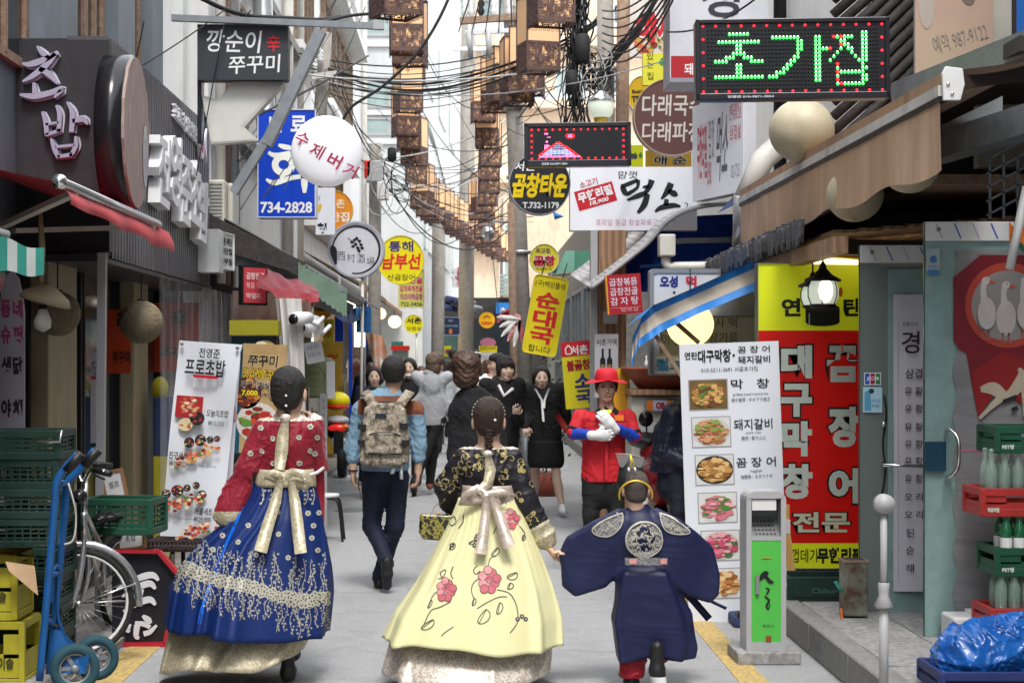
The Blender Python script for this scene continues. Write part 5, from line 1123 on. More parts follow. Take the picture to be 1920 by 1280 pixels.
def insul(t,p,h=.36,m='whiteplastic'):
 part('insulator',t,lambda b:b.lathe([(.02,0)]+[(r,z*h/8) for z in range(1,8) for r in((.055,.03)[z%2],)]+[(.015,h)],m,T(*p),10))
def polefit(t):
 b=MB();b.beam(P(862,40,23.7),P(1000,30,23.7),.09,.09,'rustpole');b.build('crossarm',t)
 b=MB();b.beam(P(872,62,23.7),P(990,56,23.7),.06,.06,'steel');b.build('crossarm',t)
 for px in(872,884,902,926,955,982):insul(t,P(px,36,23.7),.42,'whiteplastic' if px!=902 else 'black')
 for px in(880,915,990):part('fuse_tube',t,lambda b:b.tube([P(px,60,23.6),P(px+3,110,23.6)],[.05,.03],'greyplastic',8))
 for z in(30,200,330,470):part('band',t,lambda b:b.cyl(P(955+z*.045,z,24),P(955+z*.045,z+6,24),.155,'steel',16))
pole('utility_pole','leaning grey concrete pole in mid lane carrying the rusty crossarm and insulators',P(952,-160,24),Vector((P(988,0,24).x,24,0)),.105,.135,'polecon',polefit)
pole('utility_pole','pale thin concrete pole behind the right lantern string',P(880,-100,42),Vector((P(872,0,42).x,42,0)),.17,.2,'polecon',lambda t:(insul(t,P(880,70,41.7),.5),part('crossarm',t,lambda b:b.beam(P(850,92,41.7),P(915,92,41.7),.1,.1,'steel'))))
pole('utility_pole','rust brown steel pole beside the leaning concrete pole',P(958,380,23),Vector((P(968,0,23).x,23,0)),.05,.06,'rustpole')
def rp(t):
 part('pole',t,lambda b:b.cyl(P(1170,-80,17.6),P(1163,560,17.6),.068,'rustpole',14))
 for z in(128,300,420):part('band',t,lambda b:b.cyl(P(1140,z,17.7),P(1140,z+6,17.7),.13,'steel',16))
pole('utility_pole','right hand concrete pole with a rusty pipe strapped on and bundled black cables',P(1134,-100,17.8),Vector((P(1142,0,17.8).x,17.8,0)),.085,.10,'polecon',rp)
t=thing('wooden_post','brown wooden posts carrying the orange sign and bottle poster','post',(P(1140,0,16).x,16.2,0))
for(a,c,m_) in((1109,1122,'greyplastic'),(1124,1176,'woodplank')):box_part('post',t,P(a,0,16).x,P(c,0,16).x,16.1,16.25,0,P(0,430,16).z,m_)
part('meter_box',t,lambda b:b.box(tuple(P(1145,595,15.95)),(.13,.1,.12),'greyplastic'),bevel=.01)
def lp_(t):
 for(x,y,w_,h_,m_) in((702,322,.22,.30,'greyplastic'),(718,358,.16,.26,'whiteplastic'),(690,318,.1,.25,'red')):part('junction_box',t,lambda b:b.box(tuple(P(x,y,23.7)),(w_,.16,h_),m_),bevel=.02)
 insul(t,P(712,300,24),.3)
pole('utility_pole','left concrete pole with junction boxes behind the round tavern sign',P(704,270,24),Vector((P(700,0,24).x,24,0)),.085,.1,'polecon',lp_)
pole('utility_pole','concrete pole on the left far side before the dark bar',P(822,380,34),Vector((P(820,0,34).x,34,0)),.12,.14,'polecon')
pole('utility_pole','short leaning pole top with porcelain clamps above the blue sign',P(611,62,22),P(594,300,22),.08,.09,'polecon',lambda t:(part('crossarm',t,lambda b:b.beam(P(585,145,21.8),P(632,138,21.8),.07,.07,'pvcpipe')),insul(t,P(600,120,21.8),.2)))
def splice(px,py,Y,l,r,lab):
 b=MB();a=P(px,py,Y);b.tube([a+Vector((0,0,l/2)),a+Vector((0,0,l*.42)),a,a-Vector((0,0,l*.42)),a-Vector((0,0,l/2))],[r*.5,r,r*1.05,r,r*.45],'rubber',14);tag(b.build('cable_splice'),lab,'cable box')
splice(1092,92,17,.30,.072,'black cylindrical cable splice in the bundle by the right pole');splice(1072,155,16.8,.24,.06,'lower black cable splice in the bundle by the right pole');splice(735,290,23.5,.2,.06,'black cable splice by the left junction boxes')
t=thing('street_lamp','clear hooded street lamp among the cables above the small LED board','lamp',P(1127,215,16.4))
part('hood',t,lambda b:b.lathe([(.02,.10),(.05,.09),(.09,.04),(.14,.0),(.13,-.01)],'chrome',T(*P(1127,190,16.4)),20));part('lamp_glass',t,lambda b:b.lathe([(.12,0),(.13,-.03),(.11,-.12),(.08,-.15)],'lampglass',T(*P(1127,191,16.4)),20));part('base',t,lambda b:b.lathe([(.075,0),(.06,-.05),(.0,-.05)],'goldpaint',T(*P(1127,221,16.4)),16))
t=thing('street_lamp','silver globe street lamp beneath the far end of the lantern strings','lamp',P(914,437,27));part('globe',t,lambda b:b.ell(tuple(P(914,437,27)),(.105,.105,.11),'steel'));part('arm',t,lambda b:b.tube([P(914,424,27),P(925,415,27),P(965,418,25)],.02,'steel',8))
CAB={}
def spot(px,py,Y):
 if py<-5:return 'the top edge'
 for x,d,n in((345,70,'the left pipes'),(450,45,'the charcoal board'),(590,65,'the short pole top'),(710,38,'the left junction boxes'),(790,45,'the left lantern string'),(870,40,'the pale pole'),(960,45,'the leaning pole'),(1110,90,'the right pole'),(1330,130,'the LED board')):
  if abs(px-x)<=d:return n
 return 'the left wall' if px<880 else 'the right wall'
def cable(a,c,sag,r=.006,m='wire',w=0):
 """a, c = (px, py, Y)"""
 A_,B2=P(*a),P(*c);pts=[]
 for i in range(19):
  t=i/18;q=A_.lerp(B2,t);q.z-=sag*4*t*(1-t);q+=Vector((math.sin(t*9+a[0])*w,0,math.cos(t*11+c[0])*w));pts.append(q)
 b=MB();b.tube(pts,r,m,5 if r<.012 else 7);o=b.build('overhead_cable');thick=r>=.012
 w2=('thick ' if thick else 'thin ')+('pale ' if m=='wirepale' else 'black ')+'cable from %s to %s'%(spot(*a)[4:],spot(*c)[4:]);CAB[w2]=CAB.get(w2,0)+1
 tag(o,w2 if CAB[w2]==1 else w2+', '+ORD(min(CAB[w2],29))+' of its run','cable','thick overhead cables' if thick else('pale overhead cables' if m=='wirepale' else 'thin overhead cables'))
cable((335,-20,14),(640,30,15),.12,.02,w=.012);cable((560,44,14.5),(800,5,16),.02,.015,w=.01)
cable((420,20,14),(470,20,14),.08,.006);cable((560,130,16),(640,-20,17),0,.012)
cable((-20,250,12),(420,20,14),.1,.006)
for i in range(9):
 cable((560+i*6,100+i*9,22),(965+i*2,88+i*7,24),.22+.05*(i%3),.007 if i%3 else .011)
cable((610,128,22),(1130,30,18),.42,.016,w=.01);cable((612,134,22),(1130,36,18),.45,.014,w=.012);cable((614,138,22),(1125,42,18),.5,.011)
cable((560,138,18),(1150,107,17),.15,.010,'wirepale');cable((600,150,20),(1400,60,15),.35,.006,'wirepale')
for i in range(12):
 r_=random.Random(i+50);cable((600+r_.uniform(-20,30),130+r_.uniform(-30,60),22),(690+r_.uniform(0,40),290+r_.uniform(-30,50),24),r_.uniform(0,.3),r_.choice((.004,.006)),r_.choice(('wire','wire','wirepale')))
for i in range(16):
 r_=random.Random(i+90);cable((700+r_.uniform(-10,20),280+r_.uniform(0,90),24),(r_.choice((880,960,1000,820)),r_.uniform(150,440),r_.uniform(26,40)),r_.uniform(.1,.8),r_.choice((.006,.008,.01)),r_.choice(('wire','wire','wire','wirepale')))
for i in range(16):
 r_=random.Random(i+140);cable((955+r_.uniform(-10,20),r_.uniform(0,260),24),(r_.uniform(1060,1180),r_.uniform(-30,240),18),r_.uniform(.0,.5),r_.choice((.005,.007,.01)))
for i in range(10):
 r_=random.Random(i+170);cable((962,r_.uniform(150,420),24),(r_.uniform(700,800),r_.uniform(-40,380),r_.uniform(24,44)),r_.uniform(.1,.8),r_.choice((.005,.008)))
for i in range(6):cable((860+i*25,60,23.8),(900+i*14,-60,15),.0,.009)
for i in range(8):
 r_=random.Random(i+200);cable((r_.uniform(440,560),r_.uniform(250,420),16),(r_.uniform(600,700),r_.uniform(-40,200),r_.uniform(16,30)),r_.uniform(0,.2),.005)
for i in range(7):cable((1130,20+i*14,17.6),(1262,-60+i*10,14),.12+.02*i,.009)
cable((486,215,16.5),(690,105,20),.02,.012);cable((270,40,13),(235,215,13.5),.0,.005);cable((420,50,13.8),(368,330,14),-.02,.005);cable((1250,60,14),(1450,-30,12),.1,.008);cable((940,640,23),(905,330,25),-.1,.006)
for i in range(46):
 r_=random.Random(i+300);pts=[]
 x0,y0=1080+r_.uniform(-22,26),-30;x1,y1=r_.choice(((1085,240),(1095,230),(1060,250),(1110,170),(1075,200)))
 for q in range(11):
  t_=q/10;pts.append(P(x0+(x1-x0)*t_+math.sin(t_*5+i)*r_.uniform(3,14)+r_.uniform(-3,3),y0+(y1-y0)*t_,17.1+r_.uniform(-.1,.1)))
 b=MB();b.tube(cat(pts,2),r_.choice((.005,.007,.010)),'wire',5);tag(b.build('drop_cable'),'black drop cable in the hanging bundle beside the right pole','cable','cables of the hanging bundle by the right pole')
for i in range(10):
 r_=random.Random(i+400);pts=[P(1125+r_.uniform(-10,6),150+r_.uniform(-14,14),17.3),P(1160+r_.uniform(-6,6),96+r_.uniform(-9,9),17.2),P(1200+r_.uniform(-6,6),45+r_.uniform(-9,9),17.1),P(1240,-20+r_.uniform(-9,9),17)]
 b=MB();b.tube(cat(pts,5),.014,'rubber',6);tag(b.build('drop_cable'),'black cable of the twisted limb rising right from the pole','cable','cables of the twisted limb by the right pole')
for i in range(14):
 r_=random.Random(i+450);c0=P(1120+r_.uniform(-14,20),135+r_.uniform(-30,34),17);q=r_.uniform(.05,.13)
 b=MB();b.tube([c0+Vector((q*math.cos(a),.03*math.sin(a*2),q*r_.uniform(.6,1.1)*math.sin(a)*1.3)) for a in[R(j*30) for j in range(12)]],.005,r_.choice(('wire','wirepale','wire')),5,True);tag(b.build('coiled_cable'),'loop of spare cable coiled at the right pole','cable','coiled loops of spare cable at the right pole')
for i in range(7):
 r_=random.Random(i+480);c0=P(715+r_.uniform(-16,70),330+r_.uniform(-30,50),23);q=r_.uniform(.1,.3)
 b=MB();b.tube([c0+Vector((q*math.cos(a),.05*math.sin(a*2),q*1.6*math.sin(a))) for a in[R(j*30) for j in range(12)]],.007,r_.choice(('wire','wirepale')),5,True);tag(b.build('coiled_cable'),'loop of spare cable coiled by the left junction boxes','cable','coiled loops of spare cable by the left junction boxes')
def globe(px,py,r_px,Y,m,lab,cord=.4):
 r=r_px*Y/F;c=P(px,py,Y);t=thing('globe_lamp',lab,'lamp',c);part('lamp_shade',t,lambda b:b.ell(tuple(c),(r,r,r*.97),m,32,20));part('cord',t,lambda b:b.cyl(tuple(c+Vector((0,0,r*.95))),tuple(c+Vector((0,0,r+cord))),.006,'black',6));part('cap',t,lambda b:b.cyl(tuple(c+Vector((0,0,r*.95))),tuple(c+Vector((0,0,r*1.04))),.02,'black',12))
globe(1503,245,61,11.4,'ball','large cream globe lamp above the faux wood awning',.3);globe(1706,308,56,9.6,'ball','cream globe lamp half behind the near end of the faux wood awning',.2);globe(1603,365,53,10.4,'ball','cream globe lamp below the middle of the faux wood awning',.2)
globe(1294,608,44,13.3,'balllit','lit yellow globe lamp under the blue and cream awning',.25);globe(1018,602,1,30,'balllit','x') if False else None
globe(740,603,12,28,'warmglow','lit globe lamp under the far left eaves',.1);globe(713,588,11,26,'warmglow','lit dome lamp at the left eaves nearer the tavern sign post',.1)
def twine(px,py,r_px,Y,lab):
 r=r_px*Y/F;c=P(px,py,Y);t=thing('twine_lamp',lab,'lamp',c);part('lamp_shade',t,lambda b:b.ell(tuple(c),(r,r,r),'rattan',32,20))
 b=MB();r_=random.Random(int(px))
 for i in range(70):
  n1=Vector((r_.gauss(0,1),r_.gauss(0,1),r_.gauss(0,1))).normalized();u=n1 .orthogonal().normalized();v=n1 .cross(u);o=r_.uniform(-.4,.4)*r;rr=math.sqrt(max(r*r-o*o,0))*1.01
  b.tube([c+n1*o+(u*math.cos(a)+v*math.sin(a))*rr for a in[R(j*20) for j in range(18)]],.0016,'cream',3,True)
 stuff(b.build('twine',t));part('cord',t,lambda b:b.cyl(tuple(c+Vector((0,0,r))),tuple(c+Vector((0,0,r+.35))),.005,'black',6));part('cap',t,lambda b:b.cyl(tuple(c+Vector((0,0,r*.98))),tuple(c+Vector((0,0,r*1.08))),.03,'black',12))
twine(108,588,42,10.9,'dim twine ball lamp beside the cream pillar near the left edge');twine(265,604,40,12.6,'twine ball lamp hanging under the fluted fascia')
t=thing('bulb_lamp','bare bulb lamp with a crumpled shade hung from a rope at the left','lamp',P(80,600,9.6));part('rope',t,lambda b:b.tube([P(76,400,9.6),P(79,470,9.6),P(77,545,9.6)],[.012,.02,.01],'cream',8));part('shade',t,lambda b:b.lathe([(.01,.05),(.05,.04),(.13,-.01),(.15,-.05),(.12,-.06)],'cream',T(*P(88,550,9.6))@Matrix.Rotation(.25,4,'Y'),14));part('bulb',t,lambda b:b.lathe([(.02,.09),(.03,.06),(.05,.01),(.045,-.03),(.0,-.055)],'pvcpipe',T(*P(80,605,9.6)),14));part('socket',t,lambda b:b.cyl(tuple(P(80,572,9.6)),tuple(P(80,582,9.6)),.025,'black',10))
for(px,py,Y,s_,lab) in((1543,540,11.2,1.0,'lit black carriage lantern hanging before the lime sign'),(1524,548,11.35,.8,'second carriage lantern half hidden behind the lit one')):
 c=P(px,py,Y);k=s_*Y/F;t=thing('carriage_lantern',lab,'lantern',c)
 part('roof',t,lambda b:b.lathe([(0,52*k),(6*k,44*k),(8*k,36*k),(20*k,24*k),(34*k,17*k),(35*k,12*k),(28*k,14*k),(0,14*k)],'black',T(*c),8,False))
 part('lamp_glass',t,lambda b:b.lathe([(24*k,14*k),(29*k,0),(29*k,-16*k),(22*k,-32*k)],'lampglass',T(*c),18))
 if s_==1.0:part('bulb',t,lambda b:b.ell((c.x,c.y-.085,c.z-.02),(.045,.04,.075),'lampglow'))
 def ribs(b):
  for i in range(6):
   a=R(i*60+15);b.tube([c+Vector((r*math.cos(a)*k,r*math.sin(a)*k,z*k)) for r,z in((25,15),(30.5,0),(30.5,-16),(23,-34))],.004,'black',5)
  b.lathe([(24*k,-30*k),(26*k,-34*k),(20*k,-38*k),(0,-38*k)],'black',T(*c),14)
 part('cage',t,ribs);part('hook',t,lambda b:b.cyl(tuple(c+Vector((0,0,50*k))),tuple(c+Vector((0,0,72*k))),.006,'black',6))
for(px,py,Y,lab) in((552,598,14,'white bullet camera aimed at the lane under the red tarpaulin'),(566,614,14.3,'second white camera with a black lens below the first')):
 c=P(px,py,Y);t=thing('security_camera',lab,'camera',c);part('housing',t,lambda b:b.tube([c+Vector((0,0,0)),c+Vector((.10,.20,.015))],[.06,.05],'whiteplastic',16));part('lens',t,lambda b:b.tube([c+Vector((-.012,-.012,0)),c+Vector((0,.01,0))],.042,'blackgloss',14));part('bracket',t,lambda b:b.tube([c+Vector((.1,.18,0)),c+Vector((.16,.2,-.04)),c+Vector((.2,.4,.02))],.02,'whiteplastic',8))
t=thing('street_lamp','round glass ball lamp beside the white cameras','lamp',P(586,612,14.4));part('globe',t,lambda b:b.ell(tuple(P(586,612,14.4)),(.10,.10,.10),'milkypvc'));part('arm',t,lambda b:b.cyl(P(586,590,14.4),P(586,560,14.5),.012,'greysteel'))
t=thing('air_conditioner','beige outdoor air conditioner unit at the end of the grey fascia','air conditioner',P(410,430,15.6))
a,c=P(384,437,15.6),P(421,337,15.6);b=MB();b.bx(a.x,c.x,15.6,16.25,a.z,c.z,'acbeige');b.build('casing',t,bevel=.015)
a2=P(438,430,15.8);b=MB();b.bx(c.x,a2 .x,15.75,16.2,a.z+.03,c.z-.01,'acbeige');b.build('fan_guard',t,bevel=.04)
g0=None
for i in range(13):
 z=a.z+.05+i*.033;bb=MB();bb.bx(-.07,.07,-.004,.004,0,.012,'greyplastic')
 loc=((a.x+c.x)/2-t.location.x,15.594-t.location.y,z-t.location.z)
 if g0 is None:g0=bb.build('grille_slat',t,world=False);g0 .location=loc
 else:piece(g0,'grille_slat',t,loc)
# AWNINGS, CANOPIES
t=thing('retractable_awning','dusty red retractable awning with a steel front bar over the left shops','awning',(-2.3,9.9,2.5))
A0,A1=Vector((-2.07,8.62,2.57)),Vector((-2.07,11.35,2.57))
part('front_bar',t,lambda b:b.cyl(A0,A1,.028,'steel',14));part('end_cap',t,lambda b:b.ell(tuple(A0),(.04,.04,.04),'chrome'))
part('cloth',t,lambda b:b.surf(lambda u,v:Vector((-2.07-.95*v,8.64+2.7*u,2.57+.30*v-.04*math.sin(v*3.1)+.01*math.sin(u*30)*v)),30,8,'dkred'))
part('valance',t,lambda b:b.surf(lambda u,v:Vector((-2.07+.04*math.sin(v*2)+.012*math.sin(u*22)*v,8.7+3.05*u,2.55-v*(.085+.01*math.sin(u*19))-.06*u*v)),50,5,'redawn'))
part('arm',t,lambda b:(b.beam(A0+Vector((0,.3,-.03)),(-2.75,10.0,2.45),.05,.03,'acbeige'),b.beam(A1+Vector((0,-.2,-.03)),(-2.75,10.3,2.45),.05,.03,'acbeige')))
t=thing('striped_awning','green and white striped awning corner at the left edge','awning',(-2.5,8.4,2.1))
b=MB()
for i in range(14):
 f0,f1=i/14,(i+1)/14
 def g(u,v,f0=f0,f1=f1):
  s_=f0+(f1-f0)*u;return Vector((-2.62+.50*s_+.0*v,8.0+.5*s_+.02*math.sin(s_*9),2.36-.14*s_-v*(.13+.10*(1-s_)*1.1)+.01*math.sin(v*6+s_*20)))
 b.surf(g,2,4,'greencloth' if i%2 else 'palecloth')
b.build('cloth',t);part('front_bar',t,lambda b:b.cyl((-2.75,7.95,2.40),(-2.28,8.42,2.28),.03,'greyplastic'))
t=thing('corrugated_canopy','dark corrugated canopy with a faded green scalloped end over the left lane','awning',(-1.9,17,3))
def cor(u,v):
 x=-2.42+1.25*u;y=15.6+7.0*v;return Vector((x,y,3.05-.72*u**1.1+.012*math.sin(v*90)))
part('sheet',t,lambda b:b.surf(cor,10,60,'shingle'),smooth=False)
gl=MB()
gl.surf(lambda u,v:Vector((-1.56+.44*u,15.55+.06*u,2.56-.24*u-v*(.20+.06*u)+.01*math.sin(u*60))),60,3,mk('greenfaded',(.17,.26,.19),var=.3,dirt=.3));gl.build('end_valance',t)
part('end_board',t,lambda b:b.add([(-2.42,15.58,3.03),(-1.50,15.58,2.56),(-1.50,15.58,2.44),(-2.42,15.58,2.72),(-2.42,15.62,3.03),(-1.50,15.62,2.56),(-1.50,15.62,2.44),(-2.42,15.62,2.72)],[(0,3,2,1),(4,5,6,7),(0,1,5,4),(2,3,7,6)],'darktile'));part('rafter',t,lambda b:b.beam((-2.4,15.7,2.72),(-1.2,15.9,2.12),.05,.10,'greysteel'));part('rafter',t,lambda b:b.beam((-2.4,17.6,2.80),(-1.2,17.6,2.2),.05,.08,'greysteel'))
part('gutter',t,lambda b:b.beam((-1.17,15.6,2.32),(-1.17,18.6,2.32),.06,.05,'greysteel'))
t=thing('red_tarpaulin','crumpled red tarpaulin rolled over the left stall edge','tarpaulin',P(545,540,14.6))
def tarp(u,v):
 q=P(487+112*u,503+40*u**1.2+(34+16*math.sin(u*4))*v,14.9-.5*v);n=.012*math.sin(u*11+v*6)+.008*math.sin(u*23-v*9)
 return q+Vector((n*.4,-abs(math.sin(v*math.pi))*.12+n,n))
part('cloth',t,lambda b:b.surf(tarp,40,12,'redtarp'))
mk('tarpclear',(.42,.20,.17),rough=.25,color2=(.30,.24,.2),vs=5,alpha=.78,bump=.5,bs=12)
part('clear_flap',t,lambda b:b.surf(lambda u,v:P(436+150*u,545+8*u+(98-20*u)*v,15.2+.05*math.sin(u*20+v*3)),24,8,'tarpclear'))
t=thing('gathered_sheet','gathered off white plastic sheet tied beside the yellow framed window','curtain',P(545,860,14.2))
mk('sheetwhite',(.66,.63,.60),rough=.4,var=.15,alpha=.92,stretch=(1,1,.3))
def gs(u,v):
 w_=22-8*math.sin(v*math.pi)*.5+5*v;q=P(541+w_*math.cos(u*2*math.pi)*(1+.12*math.sin(u*40))+8*math.sin(v*3),560+300*v,14.2);q.y+=.10*math.sin(u*2*math.pi)*(1+.2*math.sin(u*44));return q
part('sheet',t,lambda b:b.surf(gs,60,16,'sheetwhite',True))
t=thing('plastic_curtain','clear plastic curtain hanging from the fascia end behind the sushi banner','curtain',(-2.3,15.5,.1))
mk('curtainfold',(.46,.44,.47),rough=.2,var=.2,vs=3,alpha=.62,stretch=(6,6,.4),spec=.8)
for(y0,y1,m_) in((13.0,15.1,'clearpvc'),(15.1,17.0,'curtainfold')):
 part('strip',t,lambda b:b.surf(lambda u,v:Vector((-2.36+.05*math.sin(u*38)*(.4+.6*v),y0+(y1-y0)*u+.03*math.sin(u*23+v*2),2.32-(2.2)*v)),70,6,m_))
for(px,py,w_,h_,Y,s_) in((325,632,96,130,15.4,'辛'),(222,640,46,120,12.9,'쭈')):
 sign('window_poster','orange poster with black brush letters behind the clear curtain' if s_=='辛' else 'dim orange poster seen in the dark shop window','poster',px-w_/2,py-h_/2,px+w_/2,py+h_/2,Y,th=.01,face='#c8441c',side='#933',texts=[(s_,px+12,py-35,30,38,'#201010',{'bold':.04}),('쭈꾸미',px+6,py+30,62 if w_>60 else 34,24,'#2a1410',{'bold':.02})]+([('쭈꾸미',px-34,py-20,14,10,'#2a1410',{})] if w_>60 else[]))
t=thing('shop_stool','dark blue and yellow crate pile seen through the clear curtain','crate',P(305,940,14.2))
box_part('crate',t,P(288,0,14).x,P(318,0,14).x,14.0,14.4,.05,P(0,855,14).z,'crateyellow');box_part('bundle',t,P(290,0,14).x,P(316,0,14).x,14.0,14.35,P(0,855,14).z,P(0,745,14).z,'navycloth');part('cushion',t,lambda b:b.ell(tuple(P(300,728,14.2)),(.07,.07,.1),'crateyellow'))
t=thing('steel_post','bare grey upright post before the sushi shop door','post',(P(190,0,10.6).x,10.6,0));part('tube',t,lambda b:b.beam((P(186,0,10.6).x,10.6,.03),P(192,474,10.6),.055,.05,'greyplastic'));part('foot',t,lambda b:b.box((P(186,0,10.6).x,10.6,.06),(.14,.14,.02),'greyplastic'))
sign('window_sign','narrow white and red notice on the dark glass beside the grey post','sign',170,660,184,830,11.6,th=.01,face='#a9a9b4',side='#888',texts=[('7닷',177,690,10,30,INK,{})],extra=lambda b,M,k:b.poly([(-7*k,34*k),(7*k,34*k),(7*k,40*k),(-7*k,40*k)],'#a82838',M,.006))
t=thing('fabric_awning','faux wood fabric awning with a white and brown front rail on the right','awning',(2.5,10.9,2.6))
B0,B1=Vector((2.24,8.02,2.99)),Vector((2.24,14.0,3.03))
part('front_rail',t,lambda b:(b.beam(B0,B1,.05,.055,'woodplank'),));part('white_rail',t,lambda b:b.beam(B0+Vector((-.012,0,-.055)),B1+Vector((-.012,0,-.055)),.05,.05,mk('railwhite',(.62,.6,.56),rough=.5,dirt=.6,var=.1)))
part('dark_lip',t,lambda b:b.beam(B0+Vector((-.005,0,-.092)),B1+Vector((-.005,0,-.092)),.045,.02,'black'))
part('end_cap',t,lambda b:b.prism([(-.055,.02),(-.04,.055),(.04,.045),(.05,-.03),(.03,-.105),(-.05,-.105)],-.012,.012,'whiteplastic',frame(B0+Vector((.03,-.02,0)))),bevel=.004)
part('bolt',t,lambda b:(b.ell(tuple(B0+Vector((.0,-.036,-.03))),(.009,.006,.009),'chrome',8,6),b.ell(tuple(B0+Vector((.02,-.036,-.075))),(.009,.006,.009),'chrome',8,6)))
part('valance',t,lambda b:b.surf(lambda u,v:Vector((2.22+(.002*math.sin(u*71+2*math.sin(u*9))+.008*math.sin(u*23+v+2*math.sin(u*7)))*(.25+.75*v),8.05+5.9*u,2.90+.03*u-v*(.335+.022*math.sin(u*26)))),90,5,'fauxwood'))
part('cloth',t,lambda b:b.surf(lambda u,v:Vector((2.26+.55*v,8.05+5.9*u,3.0+.14*v-.02*math.sin(v*3.1))),12,6,'browncloth'))
part('arm',t,lambda b:b.beam(B0+Vector((.05,.05,0)),(3.6,9.0,3.28),.10,.09,mk('darkbrown',(.05,.03,.025),rough=.6)))
t=thing('shingle_canopy','thatched looking grey shingle canopy edge under the faux wood awning','awning',(2.2,13.4,2.4))
S0,S1=Vector((2.13,11.0,2.53)),Vector((2.10,15.6,2.50))
part('slope',t,lambda b:b.surf(lambda u,v:S0 .lerp(S1,u)+Vector((.95*v,0,.42*v+.02*math.sin(u*60)*v)),50,5,'shingle'))
sh=MB();sh.add([(-.03,-.010,0),(.03,-.010,0),(.034,-.004,-.10),(.018,0,-.150),(0,.002,-.158),(-.018,0,-.15),(-.034,-.004,-.10),(-.03,.012,0),(.03,.012,0),(.034,.014,-.10),(0,.016,-.158),(-.034,.014,-.10)],[(0,1,2,3,4,5,6),(11,10,9,8,7),(0,7,8,1),(1,8,9,2),(6,11,7,0),(2,9,10,4),(4,10,11,6)],'shingle');z0=None
for r_ in range(2):
 for i in range(86):
  q=S0 .lerp(S1,(i+.5*r_)/86)+Vector((-.01+.03*r_,0,.03+.035*r_+rnd.uniform(-.012,.006)));loc=q-t.location;rot=(rnd.uniform(-.1,.1),rnd.uniform(-.15,.25),R(-90)+rnd.uniform(-.2,.2))
  if z0 is None:z0=sh.build('shingle',t,world=False);z0 .location=loc;z0 .rotation_euler=rot
  else:piece(z0,'shingle',t,loc,rot)
part('beam',t,lambda b:b.beam((2.22,10.2,2.36),(2.22,15.6,2.36),.09,.10,'woodplank'));part('beam',t,lambda b:b.beam((2.35,11.3,2.42),(3.8,11.4,2.40),.08,.10,'darkbrown'))
p0=None
for i in range(12):
 bb=MB();bb.box((0,0,0),(.145,4.6,.02),'woodplank');loc=(2.34+i*.15-t.location.x,12.9-t.location.y,2.47+i*.012-t.location.z)
 if p0 is None:p0=bb.build('plank',t,world=False);p0 .location=loc
 else:piece(p0,'plank',t,loc)
part('tube_light',t,lambda b:b.cyl((2.3,11.4,2.33),(3.2,11.6,2.33),.02,'warmglow'));part('pipe',t,lambda b:b.cyl((2.2,11.45,2.36),(3.9,11.5,2.36),.022,'goldpaint'))
t=thing('striped_awning','blue and cream striped awning sloping out over the lit yellow globe','awning',P(1350,560,12.8))
top,bot=[(1545,425),(1490,452),(1400,495),(1300,540),(1225,572),(1205,592),(1186,632)],[(1560,480),(1500,505),(1415,545),(1310,588),(1240,622),(1196,652),(1184,690)]
for a,c,m_ in((0,.26,'bluecanvas'),(.26,.72,mk('creamcanvas',(.50,.44,.36),rough=.8,var=.15)),(.72,1.0,'bluecanvas')):
 def g(u,v,a=a,c=c):
  i=min(int(u*6),5);f=u*6-i;w_=a+(c-a)*v;T_=Vector(top[i]).lerp(Vector(top[i+1]),f);B3=Vector(bot[i]).lerp(Vector(bot[i+1]),f);q=T_.lerp(B3,w_);return P(q.x,q.y,12.8+.03*math.sin(u*40)+.05*math.sin(w_*3))
 part('cloth',t,lambda b:b.surf(g,48,3,m_))
part('roof_cloth',t,lambda b:b.surf(lambda u,v:(lambda i,f:(lambda q:P(q.x,q.y,12.82)+Vector((0,1.2*v,-.05*v)))(Vector(top[i]).lerp(Vector(top[i+1]),f)))(min(int(u*5),4),u*5-min(int(u*5),4)),20,4,'bluecanvas'))
part('arm',t,lambda b:(b.beam(P(1222,618,12.9),P(1300,740,12.9),.03,.03,'rustpole'),b.beam(P(1262,600,13.0),P(1310,642,13.1),.028,.028,'rustpole')))
t=thing('arched_canopy','arched white striped canopy lined with blue tarpaulin beneath the long white sign','awning',P(1290,480,16))
arc=cat([P(1108,540,15.4),P(1160,500,15.4),P(1215,455,15.4),(P(1255,412,15.4)),P(1310,388,15.4),P(1400,380,15.4),P(1500,380,15.4)],5)
for i in range(len(arc)-1):
 pass
mk('canopystripe',(.66,.66,.66),rough=.6,color2=(.45,.42,.42),kind='wood',vs=1.2,stretch=(6,.2,6),dirt=.35)
part('sheet',t,lambda b:b.surf(lambda u,v:arc[min(int(u*(len(arc)-1)),len(arc)-1)]+Vector((0,3.2*v,.28*v)),len(arc)-1,4,'canopystripe'))
part('edge',t,lambda b:b.tube(arc,.022,'greyplastic',8))
part('tarpaulin',t,lambda b:(b.surf(lambda u,v:(lambda p:Vector((p.x,16.6-.3*v+.04*math.sin(u*18+v*5),(p.z-.02)*(1-v)+(P(0,548,16.4).z)*v)))(arc[min(int(u*(len(arc)-1)),len(arc)-1)]+Vector((0,0,.02))),len(arc)-1,14,'bluetarp')))
part('crossbar',t,lambda b:(b.beam(P(1262,452,16.0),P(1440,448,16.0),.03,.05,'greysteel'),b.beam(P(1200,500,16.1),P(1440,480,16.1),.03,.03,'bluecanvas')))
t=thing('gutter_pipe','off white gutter hopper and bent drain pipe below the arched canopy','pipe',P(1250,480,15.2))
a,c=P(1235,481,15.1),P(1265,440,15.1);b=MB();b.bx(a.x,c.x,15.02,15.2,a.z,c.z,'pvcpipe');b.build('hopper',t,bevel=.012)
